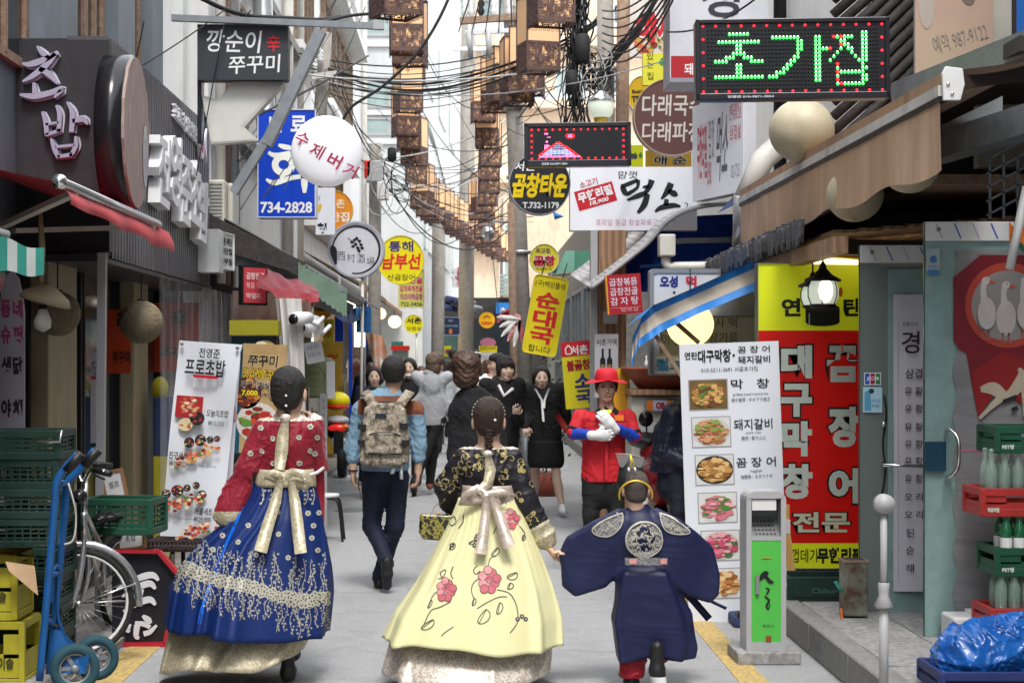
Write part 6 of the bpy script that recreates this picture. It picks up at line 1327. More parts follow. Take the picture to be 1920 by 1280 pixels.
part('pipe',t,lambda b:b.tube(cat([P(1249,480,15.1),P(1249,492,15.1),P(1256,500,15.1),P(1275,500,15.1),P(1340,499,15.1),P(1430,497,15.1)],5),.043,'pvcpipe',14))
t=thing('spiral_duct','white spiral duct rising beside the cream globe lamp','duct',P(1420,330,14.5));part('duct',t,lambda b:b.tube([P(1396,372,14.2),P(1430,300,14.2),P(1470,265,14.3),P(1520,240,14.4)],[.09,.10,.10,.10],'pvcpipe',16));part('down_duct',t,lambda b:b.tube([P(1398,365,14.2),P(1395,460,14.3)],.10,'steel',16))
t=thing('green_awning','small dark green awning over the dim right hand shopfront','awning',P(1080,500,19));g_=mk('greenawn',(.015,.16,.09),rough=.6,var=.2);part('cloth',t,lambda b:(b.quad(P(1035,512,19.5),P(1077,472,21),P(1077,505,21),P(1040,518,19.5),g_),b.quad(P(1077,470,19.6),P(1112,470,19.6),P(1112,506,19.4),P(1077,508,19.4),g_),b.quad(P(1040,517,19.4),P(1112,508,19.4),P(1112,470,21),P(1060,470,21),g_)))
part('front_bar',t,lambda b:b.cyl(P(1036,516,19.3),P(1112,509,19.3),.012,'rustpole'))
t=thing('dark_red_awning','dark red awning edge beyond the tilted yellow sign','awning',P(955,580,26));part('cloth',t,lambda b:b.surf(lambda u,v:P(932+50*u,592-32*u+14*v,26-.5*v),8,3,'dkred'));part('front_bar',t,lambda b:(b.ell(tuple(P(943,582,25.6)),(.04,.04,.04),'whiteplastic'),b.cyl(P(940,594,25.6),P(980,566,25.6),.03,'dkred')))
t=thing('paper_streamer','white and pink pointed paper streamers fluttering beside the tilted yellow sign','streamer',P(960,610,17.4))
for i,(a,ln,m_) in enumerate(((165,46,'whitecloth'),(190,40,'whitecloth'),(215,44,'whitecloth'),(235,42,'flowerpale'),(255,46,'whitecloth'),(275,36,'flowerpink'),(120,20,'flowerpale'),(245,30,'flowerpink'))):
 a=R(a);part('streamer',t,lambda b:b.ribbon([P(975+ln*f*math.cos(a),600-ln*f*math.sin(a)+6*f*f,17.4) for f in(0,.4,.8,1)],[Vector((-math.sin(a),0,math.cos(a)))*w_ for w_ in(.012,.03,.022,.002)],m_,.003))
t=thing('blue_pennant','small blue pennant under the black round sign','flag',P(1044,406,17));part('cloth',t,lambda b:b.add([P(1036,396,17),P(1058,406,17.02),P(1040,412,17),P(1038,404,16.95)],[(0,1,3),(3,1,2)],'bluecanvas'))
t=thing('navy_awning','sagging navy cloth awning over the left shopfront below the tavern sign','awning',P(650,570,20));part('cloth',t,lambda b:b.surf(lambda u,v:P(618+70*u,556+22*math.sin(u*3.1)+4*u+26*v,20-.4*v+.06*math.sin(u*30)),20,5,'navycloth'));part('bunch',t,lambda b:b.surf(lambda u,v:P(682+12*math.cos(u*6.28)*(1+.2*math.sin(u*25)),575+48*v,19.7)+Vector((0,.09*math.sin(u*6.28),0)),24,5,'bluecanvas',True));part('tube_light',t,lambda b:b.cyl(P(627,558,19.5),P(664,574,19.8),.022,'bulb'))
t=thing('tiled_eave','row of old brown tiled eaves along the far left shops','roof',(-1.9,28,2.8))
for(y0,y1,xo,zz) in((20.5,26,-1.75,2.65),(26.2,34,-1.65,2.85),(34.5,45,-1.75,2.9)):
 part('eave',t,lambda b:b.surf(lambda u,v:Vector((-2.55+(xo+2.55)*v,y0+(y1-y0)*u,zz+.5-.5*v+.02*math.sin(u*(y1-y0)*18))),int((y1-y0)*14),3,mk('tile%d'%y0,(.24,.17,.12),color2=(.14,.12,.11),vs=20,rough=.85,dirt=.3)),smooth=False)
 box_part('fascia_board',t,xo-.04,xo,y0,y1,zz-.05,zz+.03,'woodplank')
t=thing('tiled_eave','stack of blue grey ridge tiles on the far dark eave','roof',P(865,570,43))
for i,(px,py) in enumerate(((832,566),(848,560),(862,566),(880,566),(845,576),(872,577),(892,576))):part('tile',t,lambda b:b.tube([P(px-10,py,43),P(px+9,py+4,43.3)],.085,'navycloth' if i%3 else 'greysteel',10))
t=thing('shopfront','row of wooden and glass shopfronts along the far left of the lane','shop',(-2.3,30,0))
for i,(y0,y1,m_) in enumerate(((20.2,22.4,'palewindow'),(22.8,25.5,'interior'),(26,28.5,'shopglow'),(29,32,'interior'),(32.5,35.5,'palewindow'),(36,39,'interior'),(39.5,43,'warmglow'))):box_part('shop_window',t,-2.45,-2.40,y0,y1,.8 if i%2==0 else .1,2.4,m_)
for i in range(12):
 y=20+i*2.1;box_part('upright',t,-2.42,-2.25,y,y+.16,0,2.75,('woodplank','signblue','cream','rustpole')[i%4])
box_part('lit_window',t,P(664,0,20.4).x,P(684,0,20.4).x,20.4,20.45,P(0,650,20.4).z,P(0,598,20.4).z,'shopglow')
box_part('upright',t,P(654,0,25).x,P(660,0,25).x,25,25.1,0,P(0,590,25).z,'signblue')
sign('menu_sign','narrow yellow menu strip hanging left of the blue upright','sign',606,598,626,645,17,th=.03,face='#c8b428',side='#887',texts=[('막',616,610,12,12,INK,{}),('주',616,628,12,12,'#a02020',{})])
t=thing('orange_flag','orange and white printed cloth flag on a pole left of the far crowd','flag',P(705,700,21));part('cloth',t,lambda b:b.surf(lambda u,v:P(684+34*u+18*v,622+8*u+66*v,21+.06*math.sin(u*9+v*4)),12,10,mk('flagprint',(.62,.25,.1),color2=(.62,.5,.45),vs=8)));part('pole',t,lambda b:b.cyl(P(684,560,21),P(684,860,21),.014,'greyplastic'));part('white_edge',t,lambda b:b.surf(lambda u,v:P(712+18*u,668+26*u+14*v,20.95),4,3,'whitecloth'))
t=thing('red_cart','red topped cart roof behind the laughing woman','cart',P(750,670,27));box_part('roof',t,P(733,0,27).x,P(766,0,27).x,27,27.6,P(0,656,27).z,P(0,648,27).z,'red');box_part('glass',t,P(735,0,27).x,P(764,0,27).x,27.1,27.5,P(0,690,27).z,P(0,656,27).z,'palewindow');box_part('top_tray',t,P(733,0,27).x,P(754,0,27).x,27.1,27.5,P(0,648,27).z,P(0,640,27).z,'greencloth');box_part('body',t,P(734,0,27).x,P(765,0,27).x,27.05,27.55,0,P(0,690,27).z,'greysteel')
# THINGS ON THE GROUND
def sit(px,py):
 Y=EYE*F/(py-VY);return P(px,py,Y)
def glass_door(label,px0,px1,Y,ztop,zbot,bands,gm,bx1=None,extra=None):
 x0,x1=P(px0,0,Y).x,P(px1,0,Y).x;t=thing('glass_door',label,'door',((x0+x1)/2,Y,.18))
 b=MB();b.bx(x0,x1,Y,Y+.012,zbot+.12,ztop-.10,gm);b.build('pane',t)
 for(z0,z1,nm) in((ztop-.105,ztop,'top_rail'),(zbot,zbot+.125,'bottom_rail')):
  b=MB();b.bx(x0,x1,Y-.02,Y+.03,z0,z1,'whiteplastic');o=b.build(nm,t,bevel=.003)
  b=MB();n=int((x1-x0)/.10)
  for i in range(n):
   x=x0+.05+i*.10;b.add([(x,Y-.0225,z1-.01),(x+.008,Y-.0225,z1-.01),(x+.045,Y-.0225,z0+.012),(x+.037,Y-.0225,z0+.012)],[(0,1,2,3)],'#2c50b0' if i%2 else '#a8b0cc')
  b.build('film_print',t)
  part('rivet',t,lambda b:b.ell((x0+.07,Y-.022,(z0+z1)/2+.01),(.012,.005,.012),'rustpole',10,6))
 part('edge',t,lambda b:b.bx(x0-.006,x0,Y-.003,Y+.015,zbot,ztop,'glassgreen'))
 return t,x0,x1
t,x0,x1=glass_door('open glass door with a long white paper menu taped inside',1612,1750,10.2,P(0,460,10.2).z,P(0,1246,10.2).z,None,'glassgrey')
b=MB();b.bx(P(1664,0,10.2).x,x1,10.185,10.197,P(0,1200,10.2).z,P(0,505,10.2).z,'glassfrost');b.build('frosted_film',t)
a,c=P(1675,1108,10.17),P(1752,552,10.17)
b=MB();k=10.17/F
b.surf(lambda u,v:Vector((a.x+(c.x-a.x)*u,10.165+.006*math.sin(v*9+u*3),c.z+(a.z-c.z)*v)),6,20,'paperlilac')
M=frame(P(1700,800,10.15));X=lambda px,py:((px-1700)*k,-(py-800)*k);VI='#3c1c34'
for s_,px,py,w_,h_ in(('유황오리',1706,608,28,8),('경',1707,642,34,42),('삼겹',1713,700,32,18),('유 황',1713,733,34,16),('유 황',1713,766,34,16),('유 황',1713,800,34,16),('유 황',1713,832,34,16),('유 황',1713,864,34,16),('유 황',1713,897,34,16),('오 리',1713,931,34,15),('오 리',1713,964,34,15),('된',1706,998,15,16),('순',1706,1030,15,16),('해',1706,1064,15,16)):b.text(s_,M,*X(px,py),w_*k,h_*k,VI,z=.004,bold=.01)
b.brush([(*X(1684,600),.0012),(*X(1684,850),.0012),(*X(1684,1090),.0012)],'#9a90a8',M,.003)
b.build('paper_menu',t)
b=MB();M=frame(P(1636,735,10.18));k=10.18/F
b.poly([(-16*k,13*k),(-16*k,37*k),(16*k,37*k),(16*k,13*k)],'#e0e4e8',M);[b.poly([(x*k,15*k),(x*k,35*k),((x+8)*k,35*k),((x+8)*k,15*k)],m_,M,.001) for x,m_ in((-14,'#1c50b8'),(-4,'#b01c40'),(6,'#1c8c38'))];b.text('JCB',M,0,25*k,24*k,8*k,'#eef',z=.003,bold=.04)
b.poly([(-18*k,-38*k),(-18*k,10*k),(18*k,10*k),(18*k,-38*k)],'#b8dcea',M);b.poly([(-15*k,-35*k),(-15*k,0),(-4*k,6*k),(-2*k,-35*k)],'#5ca8cc',M,.001);b.disc(-2*k,2*k,5*k,5*k,'#2c3440',M,.002,10);b.text('TAKE COLD',M,6*k,-16*k,16*k,6*k,'#3c6cb0',z=.003);b.text('PURE',M,6*k,-26*k,14*k,6*k,'#3c6cb0',z=.003)
b.build('sticker',t)
part('push_bar',t,lambda b:b.tube([P(1655,868,10.16),P(1658,872,10.1),P(1690,872,10.08),P(1750,874,10.08)],.011,'chrome',10));part('clamp',t,lambda b:b.ell(tuple(P(1657,795,10.16)),(.014,.012,.018),'chrome',10,8))
part('crack_tape',t,lambda b:b.tube(cat([P(1658,740,10.18),P(1662,780,10.18),P(1655,830,10.18),P(1660,880,10.18),P(1654,925,10.18)],3),.006,'black',5))
t,x0,x1=glass_door('glass door papered grey inside with a torn red poster of white ducks',1734,2010,9.3,P(0,416,9.3).z,P(0,1290,9.3).z,None,'glassfrost')
b=MB();b.surf(lambda u,v:Vector((P(1790,0,9.29).x+.65*u+.012*math.sin(v*60)*(u<.01),9.288+.003*math.sin(v*14+u*8),P(0,470,9.35).z*(1-v)+P(0,1260,9.35).z*v)),12,60,mk('boardgrey',(.27,.265,.27),rough=.9,color2=(.21,.205,.21),vs=4,stretch=(.6,1,6),dirt=.15));b.build('paper_backing',t)
M=frame(P(1855,640,9.279));k=9.27/F;X=lambda px,py:((px-1855)*k,-(py-640)*k)
b=MB();b.poly([X(*q) for q in((1788,520),(1838,478),(2000,478),(2000,820),(1850,690),(1834,782),(1822,720),(1812,662),(1800,656),(1788,640))],mk('posterred',(.20,.012,.022),rough=.4,var=.2,vs=3),M,.002)
b.prism([X(*q) for q in((1834,782),(1825,720),(1820,700),(1880,660),(1990,700),(1990,800),(1870,730))],.0025,.003,'#8c1818',M)
b.disc(*X(1889,572),80*k,80*k,'#b04030',M,.004,40);b.disc(*X(1889,573),68*k,66*k,'#8f8a88',M,.005,40)
for(dx,s_) in((-38,1.),(0,1.1),(36,1.)):
 cx,cy=1886+dx,590+(8 if dx==0 else 0)
 b.disc(*X(cx,cy-2),17*s_*k,30*s_*k,'#c0b8b6',M,.006+.0004*abs(dx),20);b.brush([(*X(cx-3,cy-24),7*k),(*X(cx-5,cy-48),5*k),(*X(cx-2,cy-62),6*k)],'#c6bfbd',M,.0075);b.disc(*X(cx,cy-64),8*k,7*k,'#c9c2c0',M,.008,14);b.poly([X(cx+6,cy-66),X(cx+20,cy-60),X(cx+6,cy-58)],'#c05838',M,.009);b.disc(*X(cx+1,cy-66),1.3*k,1.3*k,'#222',M,.01,6)
 for q in(-6,5):b.brush([(*X(cx+q,cy+26),2*k),(*X(cx+q,cy+42),2*k),(*X(cx+q+6,cy+44),2*k)],'#a05c50',M,.006)
b.brush([(*X(1838,730),5*k),(*X(1862,728),12*k),(*X(1890,742),9*k),(*X(1925,700),14*k)],'#b8ac98',M,.006);b.brush([(*X(1836,784),3*k),(*X(1858,762),5*k),(*X(1884,738),9*k)],'#b8ac98',M,.0065);b.brush([(*X(1910,690),3*k),(*X(1925,720),12*k),(*X(1930,780),12*k)],'#b8ac98',M,.007)
for pts in([(1880,752,3),(1906,742,3)],[(1896,768,4),(1908,764,4)]):b.brush([(*X(a,c),w_*k) for a,c,w_ in pts],'#201c24',M,.0085)
b.build('duck_poster',t)
b=MB();M=frame(P(1750,490,9.28));k=9.28/F;b.poly([(-14*k,-24*k),(-14*k,24*k),(12*k,24*k),(12*k,-24*k)],'#9fb0b4',M);b.disc(0,4*k,7*k,7*k,'#3c70a0',M,.001,16);b.text('우리카드',M,0,-10*k,20*k,5*k,'#385c88',z=.001);b.disc(0,-20*k,13*k,5*k,'#3a78b0',M,.001,16);b.build('sticker',t)
part('handle',t,lambda b:b.tube(cat([P(1775,803,9.28),P(1782,805,9.2),P(1796,822,9.16),P(1798,850,9.15),P(1796,876,9.16),P(1782,893,9.2),P(1775,893,9.28)],4),.011,'chrome',10));part('lock_plate',t,lambda b:b.box(tuple(P(1754,855,9.27)),(.115,.006,.16),mk('lockblue',(.01,.05,.09),rough=.4)))
part('string',t,lambda b:b.tube([P(1795,845,9.15),P(1840,846,9.1),P(1880,842,9.0)],.004,mk('pinkstring',(.7,.06,.2),rough=.6),5))
t=thing('barrier_post','slim grey telescopic post with a round flat head before the glass door','post',(P(1655,0,7.6).x,7.6,.18));x=P(1657,0,7.6).x
part('lower_tube',t,lambda b:b.cyl((x,7.6,.18),(x,7.6,P(0,1135,7.6).z),.021,'greyplastic',14));part('upper_tube',t,lambda b:b.cyl((x,7.6,P(0,1135,7.6).z),(x,7.6,P(0,950,7.6).z),.016,'greyplastic',14));part('head',t,lambda b:b.tube([(x,7.57,P(0,944,7.6).z),(x,7.62,P(0,944,7.6).z)],.044,'greyplastic',22));part('collar',t,lambda b:b.lathe([(.022,.04),(.026,.035),(.024,0),(.022,-.02),(.044,-.065),(.03,-.075),(0,-.075)],'greyplastic',T(x,7.6,P(0,1108,7.6).z),16));part('foot',t,lambda b:b.lathe([(0,.02),(.11,.015),(.12,0)],'greyplastic',T(x,7.6,.18),20))
g0=sit(1436,1238);Yb=g0 .y;k=Yb/F;t=thing('ash_bin','narrow grey framed green street ash bin on a concrete foot','bin',(g0 .x,Yb,0));M=frame((P(1431,0,Yb).x,Yb-.10,0),(1,.02,0))
b=MB();b.box((.01,.035,-.13),(118*k,.07,.34),'slab',M);b.build('foot',t,bevel=.008)
H1=P(0,918,Yb).z;w_=74*k
def binb(b):
 o=[(-w_/2,.07),(w_/2,.07),(w_/2,H1-.05)]+[(w_/2-.05+.05*math.cos(a),H1-.05+.05*math.sin(a)) for a in(.4,.8,1.2,1.57)]+[(-w_/2+.05-.05*math.sin(a),H1-.05+.05*math.cos(a)) for a in(0,.4,.8,1.2)]+[(-w_/2,H1-.05)]
 wi=w_/2-.028;b.prism([(-w_/2,.07),(-wi,.07),(-wi,H1-.03),(-w_/2,H1-.05)],-.2,0,'greyplastic',M);b.prism([(wi,.07),(w_/2,.07),(w_/2,H1-.05),(wi,H1-.03)],-.2,0,'greyplastic',M)
 b.prism([(-w_/2,H1-.05)]+[(-w_/2+.05-.05*math.cos(a),H1-.05+.05*math.sin(a)) for a in(.4,.8,1.2,1.57)]+[(w_/2-.05+.05*math.sin(a),H1-.05+.05*math.cos(a)) for a in(0,.4,.8,1.2)]+[(w_/2,H1-.05),(wi,H1-.04),(-wi,H1-.04)],-.2,0,'greyplastic',M)
 b.box((0,.095,-.1),(2*wi,.05,.2),'greyplastic',M);b.box((0,H1-.26,-.1),(2*wi,.02,.2),'greyplastic',M)
part('frame',t,binb)
wi=w_/2-.028
part('door',t,lambda b:b.box((0,(H1-.27+.12)/2,-.1),(2*wi,H1-.27-.12,.195),mk('bingreen',(.09,.50,.075),rough=.4,var=.1,vs=3),M));part('top_box',t,lambda b:b.box((-.01,H1-.075,-.09),(2*wi-.03,.06,.16),'whiteplastic',M));part('back',t,lambda b:b.box((0,H1-.15,-.17),(2*wi,.2,.02),'greysteel',M))
def stub(b):
 b.add([(-wi,H1-.25,-.01),(wi,H1-.25,-.01),(wi,H1-.16,-.13),(-wi,H1-.16,-.13)],[(0,1,2,3)],'steel',M)
 for i in range(6):
  for j in range(4):b.disc(-wi+.03+i*(2*wi-.06)/5,0,.006,.006,'black',M@Matrix.Translation((0,H1-.237+j*.021,-.022-j*.028))@Matrix.Rotation(R(-52),4,'X'),.001,8)
part('stub_plate',t,stub);part('handle',t,lambda b:b.box((-wi*.62,H1*.46,.006),(.02,.10,.02),'steel',M))
b=MB();b.brush([(-.055,H1-.50,.004),(-.01,H1-.455,.016),(.012,H1-.45,.006)],INK,M,.003);b.brush([(-.005,H1-.465,.008),(.02,H1-.495,.010),(.042,H1-.50,.003)],INK,M,.003);b.brush([(-.005,H1-.53,.003),(.015,H1-.54,.005),(.0,H1-.565,.004)],INK,M,.003);b.brush([(-.01,H1-.575,.004),(.015,H1-.60,.006),(.0,H1-.63,.006),(.012,H1-.645,.004),(.02,H1-.62,.003)],INK,M,.003)
b.box((.012,H1-.81,.003),(.03,.032,.002),'#8c4820',M);b.box((0,H1-.365,.003),(.05,.004,.002),'#c89020',M);b.text('종로구',M,.01,.21,.065,.014,'#1c3c1c',z=.003);b.build('lettering',t)
t=thing('bottle_board','tall beer bottle shaped advertising board peeping out right of the ash bin','sign',(P(1472,0,11.0).x,11.0,0));M=frame((P(1470,0,11.0).x,11.0,0));part('board',t,lambda b:b.prism([(-.07,.05),(.07,.05),(.075,.30),(.05,.50),(.035,.6),(.035,.74),(-.03,.74),(-.07,.5)],-.02,0,mk('beeramber',(.62,.30,.06),rough=.35,color2=(.75,.5,.2),vs=5),M));part('label_panel',t,lambda b:(b.box((.01,.18,.002),(.12,.13,.003),'paper',M),b.box((.01,.60,.002),(.06,.09,.003),'paper',M),b.text('OB',M,.02,.18,.07,.05,'#8c2418',z=.005,bold=.05)));part('foot',t,lambda b:b.box((0,.025,-.05),(.2,.05,.2),'black',M))
g_=P(1600,1213,10.0);t=thing('tin_can','rusty square tin can holding a green brush on the kerb','can',(g_.x,10.0,.17));b=MB();b.box((g_.x,10.0,.17+.17),(.14,.14,.32),mk('rustytin',(.30,.33,.26),rough=.5,metal=.5,color2=(.10,.05,.03),vs=9,dirt=.5));b.build('body',t,bevel=.008);part('rim',t,lambda b:b.box((g_.x,10.0,.335+.165),(.15,.15,.012),'rustpole'));part('inside',t,lambda b:b.box((g_.x,10.0,.507),(.12,.12,.002),'interior'))
t=thing('hand_brush','green plastic hand brush standing in the tin can','brush',P(1585,1120,10.0));part('handle',t,lambda b:b.beam(P(1596,1125,9.98),P(1572,1098,9.95),.02,.012,'greencloth'));part('head',t,lambda b:b.beam(P(1575,1103,9.95),P(1566,1090,9.95),.03,.02,'greencloth'))
t=thing('fire_tongs','orange handled tool hanging at the side of the tin can','tool',P(1578,1190,9.9));part('handle',t,lambda b:b.beam(P(1577,1140,9.9),P(1578,1165,9.9),.02,.012,'orangeprint'));part('blade',t,lambda b:b.beam(P(1578,1165,9.9),P(1579,1198,9.9),.024,.006,'cratered'))
def crate(name,label,cx,y,z,w_,d_,h_,m,rz=0,group=None,rows=4,cols=8,window=False):
 """bottle crate: rim, base, corner posts and slats"""
 t=thing(name,label,'crate',(cx,y,z),group,rz)
 b=MB();e=.012
 for(x,yy,sx,sy) in((0,-d_/2,w_,e),(0,d_/2,w_,e),(-w_/2,0,e,d_),(w_/2,0,e,d_)):
  b.box((x,yy,h_-.02),(sx+e,sy+e,.04),m);b.box((x,yy,.02),(sx+e*.8,sy+e*.8,.04),m)
 b.box((0,0,.012),(w_,d_,.015),m)
 for x in(-1,1):
  for yy in(-1,1):b.box((x*w_/2,yy*d_/2,h_/2),(.03,.03,h_-.01),m)
 b.build('shell',t,world=False,bevel=.003)
 if window:
  b=MB()
  for s_ in(-1,1):
   b.box((0,s_*d_/2,h_*.32),(w_,e*.9,h_*.36),m);b.box((-w_*.36,s_*d_/2,h_*.62),(w_*.26,e*.9,h_*.36),m);b.box((w_*.36,s_*d_/2,h_*.62),(w_*.26,e*.9,h_*.36),m);b.box((s_*w_/2,0,h_*.32),(e*.9,d_,h_*.36),m)
  b.build('side_panel',t,world=False)
 else:
  b=MB()
  for j in range(rows):
   z_=.04+(h_-.08)*(j+.5)/rows;b.box((0,-d_/2,z_),(w_,e*.7,.010),m);b.box((0,d_/2,z_),(w_,e*.7,.010),m);b.box((-w_/2,0,z_),(e*.7,d_,.010),m);b.box((w_/2,0,z_),(e*.7,d_,.010),m)
  for i in range(cols):x=-w_/2+w_*(i+.5)/cols;b.box((x,-d_/2,h_/2),(.010,e*.6,h_-.05),m);b.box((x,d_/2,h_/2),(.010,e*.6,h_-.05),m)
  for i in range(5):yy=-d_/2+d_*(i+.5)/5;b.box((-w_/2,yy,h_/2),(e*.6,.010,h_-.05),m);b.box((w_/2,yy,h_/2),(e*.6,.010,h_-.05),m)
  stuff(b.build('slats',t,world=False))
 return t
t=crate('bottle_crate','dark green beer crate on the step beneath the red sign',P(1546,0,10.6).x,10.78,.172,.43,.32,.15,'cratedeep',window=True);b=MB();b.text('Chilsung',frame((P(1550,0,10.6).x,10.598,.235)),0,0,.18,.045,'#3c6458',bold=.02);o=b.build('lettering',t)
part('side_panel',t,lambda b:b.bx(P(1484,0,10.6).x,P(1608,0,10.6).x,10.602,10.606,.20,.30,'cratedeep'))
t=crate('bottle_crate','blue crate standing behind the green crate under the red sign',P(1520,0,11.9).x,11.95,.18,.34,.3,.30,'cratenavy')
cx=P(1905,0,8.7).x;k=8.7/F
lv=[(1178,1215,'crategreen'),(1140,1178,'cratered'),(1026,1080,'crategreen'),(915,968,'cratered'),(798,850,'crategreen')]
def bottle(name,label,group,c,m,lab=True):
 t=thing(name,label,'bottle',c,group);part('glass',t,lambda b:b.lathe([(0,0),(.030,0),(.031,.115),(.028,.135),(.0135,.175),(.0125,.215),(.015,.218),(.015,.235),(0,.235)],m,T(*c),12));m=='bottlegreen' and part('label_band',t,lambda b:b.lathe([(.0318,.03),(.0318,.085)],'paper' if lab else 'greencloth',T(*c),12));return t
for i,(y0,y1,m) in enumerate(lv):
 z0,z1=P(0,y1,8.7).z,P(0,y0,8.7).z;cn={'crategreen':'green','cratered':'red'}[m]
 xx=cx+(.0 if i%2 else .025)+(-.05 if m=='cratered' and i==3 else 0)
 t=crate('bottle_crate','%s soju crate, %s of the stack at the right edge'%(cn,('lowest','second from the bottom','third from the bottom','fourth from the bottom','topmost')[i]),xx+.10,8.85,z0,.44,.30,z1-z0,m,window=True,rows=2)
 part('lettering',t,lambda b:b.text('처음처럼' if i%2 else 'PET병',frame((xx-.07,8.688,z0+.035)),0,0,.06,.025,'#cfd8cc',bold=.05))
 if i in(1,2,3):
  for j in range(3):
   for q in range(2):bottle('soju_bottle','%s bottle, %s %s, on the %s crate of the right edge stack'%('pale' if i!=2 else 'green',('left','middle','right')[j],('front','back')[q],('','lower red','lower green','upper red')[i]),'%s bottles between the crates at the right edge'%('pale' if i!=2 else 'green'),(xx-.07+j*.068,8.72+q*.1,z1-.035 if i>1 else z1-.02),'bottleclear' if i!=2 else 'bottlegreen',i==2)
t=thing('foam_box','white foam box with torn rim behind the blue bag','box',P(1850,1190,9.0))
b=MB();a,c=P(1788,1200,9.0),P(1862,1158,9.0);b.bx(a.x,c.x,9.0,9.25,a.z-.15,c.z,'whiteplastic');b.build('body',t,bevel=.012);part('lid',t,lambda b:b.beam(P(1820,1150,9.1),P(1868,1152,9.1),.22,.03,'whiteplastic'))
t=crate('basket_crate','navy plastic basket holding the blue bag at the lower right',P(1860,0,7.8).x,7.8,.18,.56,.36,.10,'cratenavy',rows=3,cols=12)
t=thing('plastic_bag','shiny bright blue plastic bag bulging out of the navy basket','bag',P(1850,1250,7.8))
s=SDF(np.array(P(1850,1205,7.8))-[.36,.26,.26],np.array(P(1850,1205,7.8))+[.36,.26,.26],.008);c=np.array(P(1850,1218,7.8))
s.ell(c,(.225,.15,.145),.03);s.ell(c+[-.08,0,-.06],(.17,.15,.12),.05);s.ell(c+[.13,0,.04],(.13,.12,.14),.04);s.fold(.020,14,4);s.fold(.007,34,9);s.D[...]=s.D
V,Fc=s.mesh();V=V-np.array(t.location)
me=bpy.data.meshes.new('skin');me.from_pydata(V.tolist(),[],Fc.tolist());me.materials.append(mat('bag'));me.polygons.foreach_set('use_smooth',[True]*len(Fc));o=bpy.data.objects.new('skin',me);COL.objects.link(o);o.parent=t
t=thing('pole_bundle','white pole end with orange and green cloth at the upper right edge','pole',P(1905,450,8.6));part('pole',t,lambda b:b.cyl(P(1893,505,8.55),P(1925,350,8.5),.022,'whiteplastic',14));part('cloth',t,lambda b:(b.surf(lambda u,v:P(1892+60*u,415+40*v+24*u+8*math.sin(u*9),8.6),8,4,'orangeprint'),b.surf(lambda u,v:P(1896+50*u,440+14*v+40*u,8.58),8,4,'crategreen')))
t0=crate('green_crate','dark green slatted crate, topmost of the tall stack at the left edge',P(36,0,9.0).x,9.15,P(0,1000,9.0).z+.0,.42,.34,.155,'cratedeep',rows=3,cols=10)
k0=kids(t0);base=t0 .location.copy();n=7
for i in range(n):
 lab='dark green slatted crate, %s of the tall stack at the left edge'%(('lowest','second from the bottom','third from the bottom','fourth from the bottom','fourth from the top','third from the top','second from the top')[i])
 o=dup(t0,(base.x+rnd.uniform(-.01,.012),base.y+rnd.uniform(-.02,.02),base.z-.155*(n-i)+.0),R(rnd.uniform(-2,2)),lab,'crates of the tall green stack',_k=k0)
dz=P(0,806,9.0).z-(base.z+.155)
for o in[t0]+[o for o in bpy.data.objects if o.get('group')=='crates of the tall green stack']:o.location.z+=dz
t0['group']='crates of the tall green stack'
part('wire_handle',t0,lambda b:b.tube([P(70,828,8.95),P(112,828,8.95),P(116,806,8.95)],.006,'steel',6))
for i,(z,lab) in enumerate(((0.0,'lower yellow bottle crate at the bottom left corner'),(.33,'upper yellow bottle crate under the cardboard'))):
 cx=P(-8-14*i,0,8.5).x;t=crate('yellow_crate',lab,cx-.03,8.62,.05+z,.34,.30,.325,'crateyellow',rows=1,cols=1,window=True)
 part('lettering',t,lambda b:(b.text('참이슬',frame((cx+.04,8.461,.05+z+.12)),0,0,.12,.06,'#3c3c10',bold=.03)))
t=thing('cardboard_sheet','flattened cardboard and newspaper lying on the yellow crates','cardboard',P(50,1030,8.6))
for i in range(4):part('sheet',t,lambda b:b.surf(lambda u,v:P(-30+120*u+6*i,1050-10*i,8.4+.45*v)+Vector((0,0,.02*math.sin(u*3+i)+.012*i-.03*u*(i%2))),8,3,'cardboard' if i%2==0 else 'paper'))
part('flap',t,lambda b:b.surf(lambda u,v:P(10+55*u,1052+8*u,8.38)+Vector((.03*v,-.05*v,-.10*v*(.4+u))),4,3,'cardboard'))
t=thing('hand_truck','bright blue two wheeled hand truck with worn black grips','hand truck',(P(120,0,8.6).x,8.6,0));q=lambda px,py,Y=8.6:P(px,py,Y)
part('side_rail',t,lambda b:b.tube(cat([q(178,842,8.5),q(150,880,8.5),q(126,905,8.5),q(122,950,8.5),q(106,1120,8.5),q(92,1262,8.5)],4),.019,'truckblue',12));part('side_rail',t,lambda b:b.tube(cat([q(146,850,8.3),q(122,878,8.3),q(106,905,8.3),q(102,950,8.3),q(88,1120,8.3),q(74,1275,8.3)],4),.019,'truckblue',12))
for(a,c,Y) in(((184,843),(158,872),8.5),((152,850),(124,882),8.3)):part('grip',t,lambda b:b.cyl(q(*a,Y),q(*c,Y),.026,'black',12))
part('crossbar',t,lambda b:(b.cyl(q(106,905,8.3),q(126,905,8.5),.016,'truckblue'),b.cyl(q(92,1080,8.3),q(112,1070,8.5),.014,'truckblue'),b.cyl(q(84,1160,8.3),q(104,1170,8.5),.014,'truckblue'),b.tube(cat([q(96,1130,8.35),q(100,1070,8.38),q(110,1068,8.45),q(108,1150,8.48),q(120,1190,8.5)],4),.010,'truckblue')))
part('bracket',t,lambda b:b.add([q(96,1180,8.45),q(112,1180,8.45),q(168,1230,8.4),q(160,1262,8.4),q(90,1262,8.4)],[(0,1,2,3,4)],'truckblue'));part('toe_plate',t,lambda b:b.bx(q(60,0).x,q(150,0).x,8.15,8.45,.02,.03,'truckblue'))
